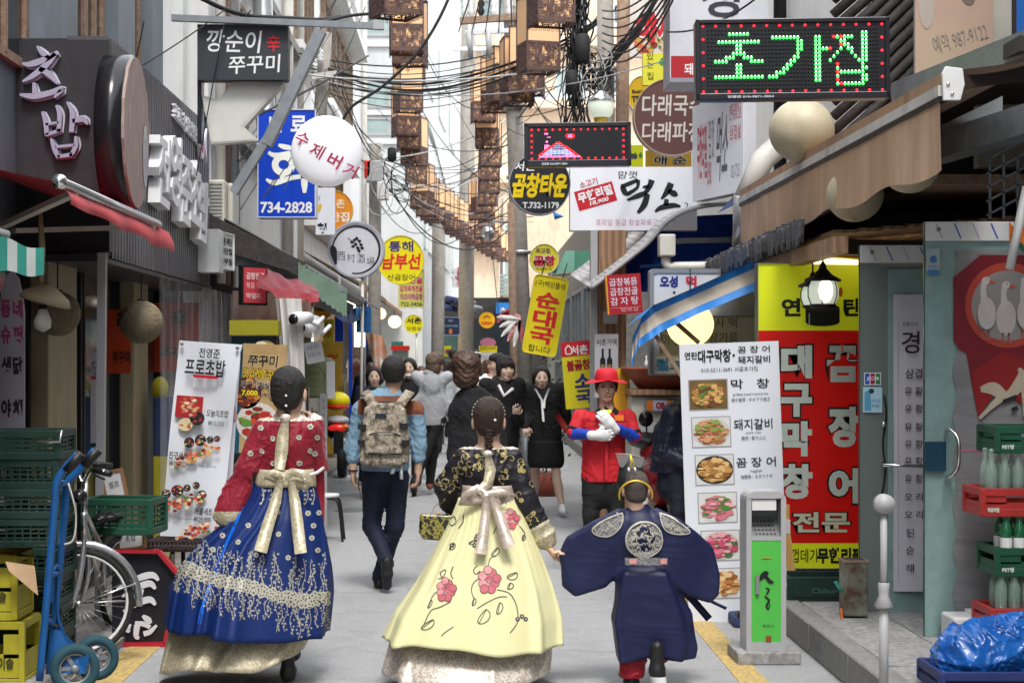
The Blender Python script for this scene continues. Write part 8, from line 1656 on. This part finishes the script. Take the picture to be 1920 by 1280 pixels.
def leaf(x,y,w,h,a):
 c_,s_=math.cos(a),math.sin(a);q=[(w*math.sin(t)*(.6+.4*math.cos(t/2)),-h*math.cos(t)) for t in[R(i*30) for i in range(13)]];Cl.line(b,[(x+u*c_-v*s_,y+u*s_+v*c_) for u,v in q],'inkline',.85);Cl.line(b,[(x+h*s_,y-h*c_),(x-h*s_,y+h*c_)],'inkline',.7)
for q in((888,1128,5,7,.2),(806,1132,4,8,.4),(905,1155,14,15,.5),(935,1140,8,11,.2),(928,1034,8,9,.6),(960,1078,10,10,1.1),(955,1098,8,6,.3),(802,1170,10,14,.9),(980,1008,5,5,0),(848,1024,6,7,.5),(893,1008,7,7,.2),(740,1135,4,9,.5),(885,1016,5,6,1)):leaf(*q)
for q in((893,1010),(848,1022),(978,1155),(985,1160),(970,1160),(890,1022)):Cl.bloom(b,*q,4.5,'inkline','#d8d098',5)
stuff(b.build('embroidery',p.t,world=False))
Cj=Cloth(p,[jk]);b=MB()
for i in range(70):
 x,y=r_.uniform(822,1015),r_.uniform(843,990)
 if 893<x<938 and y>900:continue
 sg,g=r_.choice((-1,1)),r_.uniform(0,6);q=[(x,y)]
 for j in range(9):q.append((q[-1][0]+3.4*math.cos(g),q[-1][1]+3.4*math.sin(g)));g+=sg*(.15+.11*j)
 Cj.line(b,q,'goldthread',.55);Cj.bloom(b,q[0][0],q[0][1],r_.choice((1.8,2.2,2.4,4.6)),'goldthread','#a88c40',5);Cj.disc(b,q[4][0]+2*sg,q[4][1]+2,1.5,'goldthread',n=5)
stuff(b.build('embroidery',p.t,world=False))
D1=-.15
p.mesh('sash_bow',ribs(p,[([(912,930,D1),(895,915,D1-.03),(872,930,D1-.03),(864,940,D1-.02),(888,940,D1-.01),(912,934,D1)],8),([(914,928,D1),(940,924,D1-.03),(962,926,D1-.02),(938,938,D1)],8),([(912,932,D1-.02),(910,970,D1-.07),(906,1005,D1-.11),(901,1038,D1-.13)],[6,9,10,11]),([(920,932,D1-.02),(935,965,D1-.07),(946,1000,D1-.11),(956,1026,D1-.13)],[6,9,11,11])],'pinkdamask'))
p.mesh('collar_ribbon',ribs(p,[([(914,852,-.11),(920,880,-.125),(915,905,-.135),(895,925,-.15)],[6,10,10,8])],'golddamask'));p.mesh('ribbon_knot',lambda b:b.ell(p.pt(914,850,-.115),(.026,.018,.018),'silverlace'))
feet(p,[(898,1268,.05,(0,.1,0)),(933,1270,-.02,(0,.1,0))])
t=thing('clutch_bag','gold and black snakeskin print purse on a fine chain hung from the girl\'s arm','purse',P(815,1010,8.85));s=SDF(P(780,1020,8.75),P(860,955,8.95),.004);s.poly([(P(x,y,8.8).x,P(x,y,8.8).z) for x,y in((792,968),(848,970),(850,1002),(838,1009),(796,1006),(790,996))],8.83,.022,.014,.005)
V,Fc=s.mesh();me=bpy.data.meshes.new('body');me.from_pydata((V-np.array(t.location)).tolist(),[],Fc.tolist());me.materials.append(mat('snake'));me.polygons.foreach_set('use_smooth',[True]*len(Fc));o=bpy.data.objects.new('body',me);COL.objects.link(o);o.parent=t
part('clasp',t,lambda b:(b.cyl(P(793,965,8.83),P(848,968,8.83),.008,'goldpaint'),b.ell(tuple(P(822,962,8.8)),(.008,.008,.008),'goldpaint',8,6)));part('chain',t,lambda b:b.tube([P(808,965,8.83),P(815,948,8.85),P(832,940,8.86)],.0022,'silverthread',5))
p=Person('small boy from behind in navy dragon crested court robe and black winged cap',1200,8.7,1.14,pi,shoulder=.12,over=dict(head=(1192,918,0),neck=(1193,950,0),shL=(1160,985,0),shR=(1240,985,0),elL=(1110,1010,0),wrL=(1062,1040,0),elR=(1290,1010,0),wrR=(1318,1080,0),chest=(1200,1020,0),pelvis=(1210,1110,0),hiL=(1190,1120,0),hiR=(1225,1120,0),knL=(1188,1200,0),knR=(1228,1195,0),anL=(1185,1275,0),anR=(1232,1255,-.12)));p.hk=.82
p.body('skin',.0065,hands=[dict(w_=p.J['wrL'],d=(-.6,-.1,.25),t=(0,-1,.2),n=(.3,0,-1),curl=.9,sz=.66)],legs=False)
s=SDF(p.J['head']-.16,p.J['head']+.22,.006);H_=p.h;E=lambda q,r,k=.02,op='u':s.ell(H_(*q),np.array(r)*p.hk,k,p.HR,op)
E((0,.012,.036),(.081,.098,.091));E((0,.03,-.03),(.066,.066,.06));E((0,-.085,-.04),(.09,.06,.08),.02,'s');sdf_build('hair',s,mk('crewcut',(.10,.08,.07),rough=.9,color2=(.05,.04,.035),vs=90),p.t)
s=SDF(p.J['head']-.18,p.J['head']+.26,.006);s.ell(p.pt(1186,905,.03),(.082,.09,.075),.02);s.ell(p.pt(1183,880,.06),(.062,.055,.075),.03);s.ell(p.pt(1195,930,-.05),(.10,.09,.07),.02,None,'s');sdf_build('cap',s,'black',p.t)
p.mesh('cap_band',lambda b:b.tube([np.array(p.pt(1192+31*math.cos(R(a)),928-27*math.sin(R(a)),-.055-.03*math.sin(R(a)))) for a in range(-18,200,12)],.0055,'goldpaint',8))
p.mesh('cap_wing',lambda b:(b.surf(lambda u,v:Vector(p.pt(1180-25*u+6*v*u,852+(4+20*math.sin(u*2.2))*v,-.06)),6,5,'gauze'),b.surf(lambda u,v:Vector(p.pt(1182+25*u-3*v*u,852+6*u+(6+14*math.sin(u*2.2))*v,-.055)),6,5,'gauze'),b.tube([p.pt(1154,850,-.06),p.pt(1180,851,-.06),p.pt(1207,858,-.055)],.002,'silverthread',5)))
p.mesh('cap_cord',lambda b:(b.tube([p.pt(1181,852,-.07),p.pt(1184,868,-.08),p.pt(1179,880,-.07)],.0035,'goldpaint',6),b.tube([p.pt(1182,852,-.07),p.pt(1190,876,-.075)],.0035,'goldpaint',6),b.cyl(p.pt(1178,876,-.08),p.pt(1180,884,-.08),.005,'whitecloth'),b.cyl(p.pt(1190,876,-.08),p.pt(1192,884,-.08),.005,'whitecloth')))
s=SDF(p.pt(1030,1255,-.30),np.array(p.pt(1365,925,.30)),.0065);Q=lambda L_:[(p.pt(x,y)[0],p.pt(x,y)[2]) for x,y in L_]
yf=lambda X,Z:.014*np.sin(X*17+Z*3+1.5*np.sin(Z*5))
s.cone(p.pt(1196,958),p.pt(1198,1000),.06,.115,.05,(1,.8,1));s.cone(p.pt(1200,1000),p.pt(1208,1085),.115,.125,.05,(1,.72,1));s.cone(p.pt(1150,985),p.pt(1240,985),.048,.048,.05)
s.cone(p.pt(1208,1085),p.pt(1218,1160),.128,.150,.05,(1,.66,1));s.poly(Q([(1172,1075),(1240,1075),(1268,1150),(1278,1200),(1272,1226),(1215,1218),(1165,1232),(1156,1160)]),0,.10,.02,.05,yf=yf)
s.poly(Q([(1235,1060),(1262,1090),(1292,1150),(1303,1215),(1300,1228),(1272,1232),(1255,1160)]),.03,.05,.014,.012,yf=yf)
s.poly(Q([(1160,962),(1115,985),(1070,1012),(1056,1040),(1060,1060),(1062,1095),(1078,1108),(1130,1092),(1168,1055),(1180,1010)]),.0,.03,.022,.03,yf=yf)
s.poly(Q([(1232,962),(1270,980),(1300,1003),(1328,1030),(1340,1075),(1338,1110),(1328,1120),(1290,1108),(1250,1070),(1232,1040)]),.0,.035,.024,.03,yf=yf)
s.fold(.0035,9,31)
rb,_,_=sdf_build('robe',s,'navysatin',p.t)
Cr=Cloth(p,[rb]);b=MB();Cr.poly(b,[(1208+33*math.cos(a),1011+33*math.sin(a)) for a in[R(i*12) for i in range(30)]],'dragoncloth',.012)
for i in range(90):r_=random.Random(i);a=r_.uniform(0,6.28);d=29*math.sqrt(r_.random());x,y=1208+d*math.cos(a),1011+d*math.sin(a);Cr.line(b,[(x,y),(x+r_.uniform(-5,5),y+r_.uniform(-5,5)),(x+r_.uniform(-7,7),y+r_.uniform(-7,7))],'silverthread',.6,.015)
Cr.line(b,[(1208+32*math.cos(R(a)),1011+32*math.sin(R(a))) for a in range(0,361,24)],'silverthread',1.4,.015)
for P4 in([(1165,962),(1140,972),(1112,990),(1118,1002),(1140,1005),(1160,992),(1168,975)],[(1237,962),(1262,972),(1292,995),(1280,1001),(1256,998),(1242,985)]):
 cx,cy=sum(a for a,c in P4)/len(P4),sum(c for a,c in P4)/len(P4)
 for a,c in zip(P4,P4[1:]+P4[:1]):Cr.poly(b,[(cx,cy),a,c],'dragoncloth',.006)
 for i in range(36):r_=random.Random(i+7);a=r_.choice(P4);f=r_.uniform(.0,.85);x,y=cx+(a[0]-cx)*f,cy+(a[1]-cy)*f;Cr.line(b,[(x,y),(x+r_.uniform(-4,4),y+r_.uniform(-4,4)),(x+r_.uniform(-6,6),y+r_.uniform(-6,6))],'silverthread',.6,.009)
 Cr.line(b,[(a,c) for a,c in P4+P4[:1]],'silverthread',1.,.009)
stuff(b.build('embroidery',p.t,world=False))
p.mesh('belt',lambda b:(b.surf(lambda u,v:Vector(p.pt(1172+80*u,1045+14*v,-.108-.045*math.sin(u*pi))),20,2,'dragoncloth'),b.surf(lambda u,v:Vector(p.pt(1180+20*u,1047+10*v,-.142)),2,2,'flowerpale'),b.surf(lambda u,v:Vector(p.pt(1236+14*u,1047+10*v,-.13)),2,2,'flowerpale')))
p.mesh('collar',lambda b:b.lathe([(.048,0),(.052,.01),(.044,.035),(.040,.035)],'whitecloth',T(*p.pt(1197,944,0)),20));p.mesh('sash_tail',ribs(p,[([(1270,1095,.05),(1300,1125,.04),(1330,1160,.04)],7),([(1300,1110,.06),(1330,1125,.05),(1362,1140,.05)],3)],'navysatin'))
s=SDF(p.pt(1140,1290,-.3),np.array(p.pt(1280,1190,.3)),.007);s.cone(p.pt(1190,1195),p.pt(1184,1262),.075,.066,.02);s.cone(p.pt(1228,1195),p.pt(1236,1222,-.06),.07,.06,.02);s.fold(.008,34,2);sdf_build('trousers',s,'redtrouser',p.t)
feet(p,[(1184,1282,0,(0,.09,0)),(1232,1258,-.16,(.015,.0,-.075))],'black','whitecloth')
p=Person('man from behind in denim shirt with brown yoke and dark jeans walking away',722,12.4,1.78,pi,over=dict(head=(738,700,.0),neck=(733,742,0),shL=(676,770,0),shR=(780,770,0),elL=(661,838,0),wrL=(662,884,-.03),elR=(786,835,0),wrR=(784,884,.0),hiL=(703,895,0),hiR=(744,895,0),knL=(697,985,.02),knR=(741,985,-.02),anL=(726,1055,-.16),anR=(711,1082,.12)))
p.body('skin2',.007,hands=[dict(w_=p.J['wrL'],d=(0,.1,-1),t=(0,1,0),n=(1,0,0),curl=.7),dict(w_=p.J['wrR'],d=(-.05,.1,-1),t=(0,1,0),n=(-1,0,0),curl=.7)],legs=False);p.hair('short')
yk=p.pt(0,772)[2];p.top('denim',.0085,p.pt(0,882)[2],.72,zones=[(lambda x,y,z:(z>yk-.02)&(np.abs(x-p.J['neck'][0])<.24)&(z<p.pt(0,742)[2]),'suede')],name='shirt',fold=.009,wr=.05)
p.pants('darkjean',.0095,p.pt(0,872)[2]);p.shoes('black','rubber',(-1.25,.0));p.mesh('bracelet',lambda b:b.tube([np.array(p.J['wrL'])+np.array((.034*math.cos(a),.034*math.sin(a),.01)) for a in[R(i*30) for i in range(12)]],.006,'black',6,True))
bp=thing('backpack','digital camouflage backpack worn by the man in the denim shirt','backpack',P(718,870,12.1));s=SDF(P(670,885,11.85),np.array(P(775,745,12.4)),.0075);q2=lambda L_:[(P(x,y,12.15).x,P(x,y,12.15).z) for x,y in L_]
s.poly(q2([(690,768),(700,762),(745,762),(754,770),(760,820),(758,862),(750,868),(690,868),(680,862),(682,815)]),12.17,.06,.025,.02);s.poly(q2([(692,815),(748,815),(750,845),(690,845)]),12.06,.015,.02,.012);s.poly(q2([(690,850),(751,850),(750,866),(690,866)]),12.08,.015,.018,.012);s.ell(P(679,835,12.15),(.03,.05,.10),.02);s.ell(P(761,835,12.15),(.03,.05,.10),.02);s.fold(.005,40,6)
V,Fc=s.mesh();me=bpy.data.meshes.new('bag_body');me.from_pydata((V-np.array(bp.location)).tolist(),[],Fc.tolist());me.materials.append(mat('camo'));me.polygons.foreach_set('use_smooth',[True]*len(Fc));o=bpy.data.objects.new('bag_body',me);COL.objects.link(o);o.parent=bp
for x0,x1 in((706,684),(742,768)):part('shoulder_strap',bp,lambda b:b.ribbon([P(x0,768,12.12),P((x0+x1)/2,752,12.15),P(x1,735,12.25),P(x1,738,12.45)],Vector((.032,0,.012*(1 if x1<x0 else-1))),'camo',.02))
part('zip',bp,lambda b:(b.tube(cat([P(692,815,12.03),P(705,811,12.02),P(735,811,12.02),P(750,817,12.03)],4),.005,'black',5),b.tube([P(690,851,12.03),P(751,851,12.03)],.005,'black',5),b.tube(cat([P(682,850,12.1),P(684,790,12.1),P(700,766,12.1),P(745,766,12.1),P(757,790,12.1),P(760,850,12.1)],4),.005,'black',5)));part('patch',bp,lambda b:b.box(tuple(P(714,779,12.08)),(.08,.01,.03),'quilt'));part('buckle',bp,lambda b:[b.box(tuple(P(x,y,12.08)),(.06,.04,.035),'black') for x,y in((679,800),(679,829),(757,798),(760,829))]);part('grab_loop',bp,lambda b:b.tube(cat([P(706,760,12.2),P(712,754,12.2),P(735,754,12.2),P(742,760,12.2)],4),.008,'black',6));part('hanging_strap',bp,lambda b:(b.ribbon([P(742,868,12.1),P(735,888,12.05)],Vector((.014,0,0)),'greysteel',.004),b.ribbon([P(752,868,12.1),P(753,898,12.05)],Vector((.012,0,0)),'greysteel',.004),b.ribbon([P(675,865,12.1),P(672,910,12.05),P(678,935,12.05)],Vector((.004,0,0)),'black',.004)))
p=Person('smiling man in red felt hat and red work shirt with white gloves and blue sleeves',1131,13.2,1.68,0,over=dict(head=(1137,727,-.02),neck=(1137,765,0),shL=(1088,782,0),shR=(1178,782,0),elL=(1075,812,-.06),wrL=(1118,816,-.20),elR=(1190,818,-.06),wrR=(1148,798,-.20),chest=(1133,820,0),pelvis=(1130,905,0)))
p.body('skin',.006,legs=False,hands=[dict(w_=p.J['wrL'],d=(1,-.3,.0),t=(0,-.2,1),n=(0,1,.1),curl=.55),dict(w_=p.J['wrR'],d=(-.7,-.3,.75),t=(-.5,0,-.7),n=(0,1,.1),curl=.4)]);p.face(1);p.hair('short','hairblack',.007)
for nm,hd_ in(('glove',dict(w_=p.J['wrL'],d=(1,-.3,.0),t=(0,-.2,1),n=(0,1,.1),curl=.55)),('glove',dict(w_=p.J['wrR'],d=(-.7,-.3,.75),t=(-.5,0,-.7),n=(0,1,.1),curl=.4))):
 a=np.array(hd_['w_']);s=SDF(a-.22,a+.22,.0055);hand(s,**hd_);s.D-=.0035;d=np.array(hd_['d'],float);d/=np.linalg.norm(d);s.cone(a-d*.04,a+d*.02,.036,.036,.02);sdf_build(nm,s,'glovewhite',p.t)
p.top('redshirt',.0085,p.pt(0,902)[2],.5,zones=[(lambda x,y,z:(z>p.pt(0,768)[2])&(np.abs(x-p.J['neck'][0])<.10),'blackcloth')],name='shirt',fold=.007,fr=26)
for q in 'LR':s=p.grid(['el'+q,'wr'+q],.12,.008);e,w_=p.J['el'+q],p.J['wr'+q];s.cone(e,w_+(e-w_)*.12,.050,.036,.02);s.fold(.004,60,3,1);sdf_build('undersleeve',s,'bluesleeve',p.t)
for q in 'LR':e,h_=p.J['el'+q],p.J['sh'+q];p.mesh('cuff',lambda b:b.cyl(tuple(e+(h_-e)*.10),tuple(e+(h_-e)*.22),.061,'blackcloth',20))
def hat(b):
 M=T(*p.h(0,-.0,.062))@Matrix.Rotation(R(4),4,'X')
 def br(u,v):
  a=2*pi*u;r=.088+.075*v;return M@Vector((r*math.cos(a),r*math.sin(a)*1.05,.012*v-.034*v*v*abs(math.cos(a))))
 b.surf(br,48,5,'redhat',True);b.lathe([(.092,-.005),(.090,.03),(.084,.062),(.068,.084),(.045,.090),(.02,.080),(0,.076)],'redhat',M@Matrix.Diagonal((1,1.12,1,1)),40)
 b.lathe([(.0895,0),(.088,.02)],'dkred',M@Matrix.Diagonal((1,1.1,1,1)),40)
p.mesh('hat',hat);p.mesh('undershirt',lambda b:b.add([p.pt(1129,768,-.10),p.pt(1148,768,-.10),p.pt(1138,785,-.135)],[(0,1,2)],'neon'))
p.mesh('collar',lambda b:(b.prism([(0,0),(-.04,-.05),(-.055,.0),(-.02,.03)],0,.006,'blackcloth',frame(p.pt(1129,770,-.115))),b.prism([(0,0),(.04,-.05),(.055,.0),(.02,.03)],0,.006,'blackcloth',frame(p.pt(1147,770,-.115)))))
p.mesh('placket',lambda b:(b.box(p.pt(1137,845,-.158),(.022,.01,.44),'redshirt'),[b.ell(p.pt(1137,y,-.166),(.005,.003,.005),'redhat',8,6) for y in(800,830,860,888)]));p.mesh('pocket',lambda b:[b.box(p.pt(x,797,-.150),(.10,.012,.035),'redshirt') for x in(1110,1164)],bevel=.004);p.mesh('badge',lambda b:b.box(p.pt(1161,783,-.152),(.068,.006,.042),'orangeprint'))
p.pants('blackcloth',.011,p.pt(0,892)[2]);p.shoes('black')
def crowd(lab,px,Y,Ht,psi,hs,hm,top,pants,skin='skin',h=.011,face=True,**k):
 tk={a:k.pop(a) for a in list(k) if a in('hood','hem','loose','zones','fold','name','sleeve','extra')};hands=k.pop('hands',[]);p=Person(lab,px,Y,Ht,psi,**k);p.hk*=1.12 if hs=='curly' else 1.05
 p.body(skin,h*.75,hands=[dict(w_=p.J[w],**d) for w,d in hands],legs=bool(pants) and pants[0]=='!');p.hair(hs,hm,h*.75)
 if face:p.face()
 tk.setdefault('fold',.006);tk.setdefault('hem',.80*Ht/1.72);p.top(top,h,**tk)
 if pants and pants[0]!='!':p.pants(pants,h*1.15)
 return p
dn=dict(d=(0,-.1,-1),t=(0,-1,0),n=(1,0,0),curl=.6)
p=crowd('young man from behind with curly dark hair and heavy black hooded coat',888,12.7,1.78,pi,'curly','haircurl','blackknit','blackcloth',h=.0095,face=False,hood=True,loose=1.0,over=dict(head=(874,697,0),neck=(885,740,0),shL=(860,772,0),shR=(928,772,0),elL=(853,850,0),wrL=(856,905,-.05),elR=(940,850,0),wrR=(940,905,-.05)),hem=.72,extra=lambda s:None)
p=crowd('man from behind in light grey hooded sweatshirt and black trousers mid stride',810,21,1.80,pi,'curly','hairash','lighthood','blackcloth',h=.011,face=False,hood=True,zones=[(lambda x,y,z:z<1.22,'greyhood')],hem=P(0,797,21).z,head_yaw=pi-.5,over=dict(head=(817,684,0),anL=(776,908,-.15),anR=(806,905,.2),knL=(795,855,-.05),knR=(812,850,.1),elL=(766,765,0),elR=(848,765,0)));p.shoes('suede','rubber',(-.5,0))
p=crowd('young man with black fringe in black hooded coat looking aside over his phone',942,17.6,1.74,.35,'bangs','hairblack','blackknit','blackcloth',skin='skinpale',h=.0095,hood=True,hem=.72,loose=1.06,over=dict(head=(948,692,-.03),elR=(972,790,.02),wrR=(966,778,-.22),elL=(918,800,.03),wrL=(925,850,0)),hands=[('wrR',dict(d=(.1,-.6,.5),t=(1,0,0),n=(0,.3,1),curl=.7))]);p.mesh('hood_lining',lambda b:(b.tube([p.pt(935,722,-.10),p.pt(945,742,-.15),p.pt(962,728,-.12)],.018,'whitecloth',8)))
ph=thing('phone','small dark phone held by the young man with the black fringe','phone',P(974,760,17.2));part('body',ph,lambda b:b.beam(P(966,764,17.25),P(982,756,17.2),.07,.009,'blackgloss'),bevel=.002)
p=crowd('young woman in long black hooded top, black skirt and white trainers walking forward',1022,18.4,1.665,.05,'bob','hairblack','blackknit','!bare',skin='skinpale',h=.0095,hood=True,loose=1.12,hem=P(0,832,18.4).z,fold=.010,over=dict(head=(1015,709,-.03),elL=(990,780,.02),wrL=(985,800,-.15),elR=(1060,775,.05),wrR=(1068,800,.08),anL=(1002,940,.25),knL=(1004,890,.15),knR=(1044,900,-.05),anR=(1054,948,-.12)),hands=[('wrL',dict(d=(.1,-.6,-.6),t=(1,0,0),n=(0,.6,-.5),curl=.8))])
s=p.grid(['pelvis','hiL','hiR'],.36,.011);s.cone(p.J['pelvis']+[0,0,.03],p.J['pelvis']+[.01,0,-.30],.17,.185,.03,(1.08,.75,1));s.fold(.006,30,3);s.zcut(p.pt(0,902)[2]);s.zcut(p.pt(0,825)[2],False);sdf_build('skirt',s,'blackcloth',p.t);p.shoes('shoewhite','shoewhite')
p.mesh('drawstring',lambda b:(b.ribbon([p.pt(1003,728,-.14),p.pt(1016,750,-.185),p.pt(1019,790,-.20)],Vector((.012,0,0)),'whitecloth'),b.ribbon([p.pt(1030,728,-.14),p.pt(1021,750,-.185),p.pt(1020,765,-.20)],Vector((.012,0,0)),'whitecloth')));p.mesh('bag_strap',lambda b:b.ribbon([p.pt(1044,778,-.22),p.pt(1052,790,-.22),p.pt(1064,808,-.2)],Vector((.02,0,.03)),'cratered'))
p=crowd('person in quilted navy jacket bending behind the white menu banner',1275,13.7,1.70,1.1,'short','hairblack','quilt','navyjean',h=.012,face=False,fold=.012,loose=1.25,bulk=1.1,hem=P(0,885,13.7).z,over=dict(head=(1330,720,-.1),neck=(1312,765,0),shL=(1262,775,-.1),shR=(1310,780,.1),elL=(1246,850,-.12),wrL=(1300,872,-.2),chest=(1280,815,0),pelvis=(1268,895,0)));p.shoes()
p=crowd('person with dark hair and white jacket just behind the phone holding man',922,19.6,1.74,.9,'short','hairblack','whitecloth','blackcloth',over=dict(head=(932,684,0)),hood=True,head_yaw=-1.2)
p=crowd('man in dark bobble hat holding a phone to his ear by the left stalls',692,23,1.72,.8,'beanie','navyjean','navyjean','blackcloth',over=dict(head=(692,680,0),wrR=(696,698,-.2),elR=(680,735,-.1)));
p=crowd('woman with long reddish brown hair in a tweed coat seen from behind at the left',664,26.5,1.68,2.4,'long','hairred','tweed','blackcloth',face=False,hem=.5,loose=1.05)
p=crowd('young woman in dark school blazer and white shirt facing the camera at the left',701,20.4,1.60,.1,'bob','hairblack','suit','navyjean',skin='skinpale',over=dict(head=(701,707,-.02)));p.mesh('shirt_front',lambda b:b.add([p.pt(694,732,-.115),p.pt(708,732,-.115),p.pt(703,760,-.165),p.pt(698,760,-.165)],[(0,3,2,1)],'whitecloth'))
p=crowd('laughing woman with long dark hair and a mask pulled under her chin',768,22.2,1.68,-.15,'long','hairblack','blackknit','blackcloth',skin='skinpale');p.mesh('face_mask',lambda b:b.ell(tuple(p.h(0,-.075,-.088)),(.042,.035,.026),'whitecloth'))
p=crowd('child with dark hair peering out between laughing woman and grey sweatshirt',790,24,1.56,.1,'long','hairred','suit','blackcloth',skin='skinpale',h=.013)
p=crowd('man from behind in navy jacket with white collar far down the lane',893,33,1.86,pi,'short','hairblack','navyjean','blackcloth',h=.015,face=False);p.mesh('shirt_collar',lambda b:b.tube([p.pt(884,663,-.05),p.pt(893,661,-.08),p.pt(902,663,-.05)],.025,'whitecloth',8))
for(px,Y,Ht,hs,m,top,lab) in((849,36,1.90,'short','hairblack','tweed','far person with dark hair in front of the dark blue beer sign'),(857,33,1.70,'bob','hairred','greyhood','far person with brown bob hair in grey before the bar front'),(914,26,1.66,'bob','hairred','tweed','person half hidden behind the white hooded jacket'),(835,30,1.66,'bob','hairblack','lighthood','person with pale top between the two hooded men'),(660,28,1.70,'short','hairblack','tweed','person in dark coat beyond the bobble hatted man')):crowd(lab,px,Y,Ht,pi,hs,m,top,'blackcloth',h=.017,face=False)
if 'g' in GS:bpy.data.scenes.remove(GS['g'])
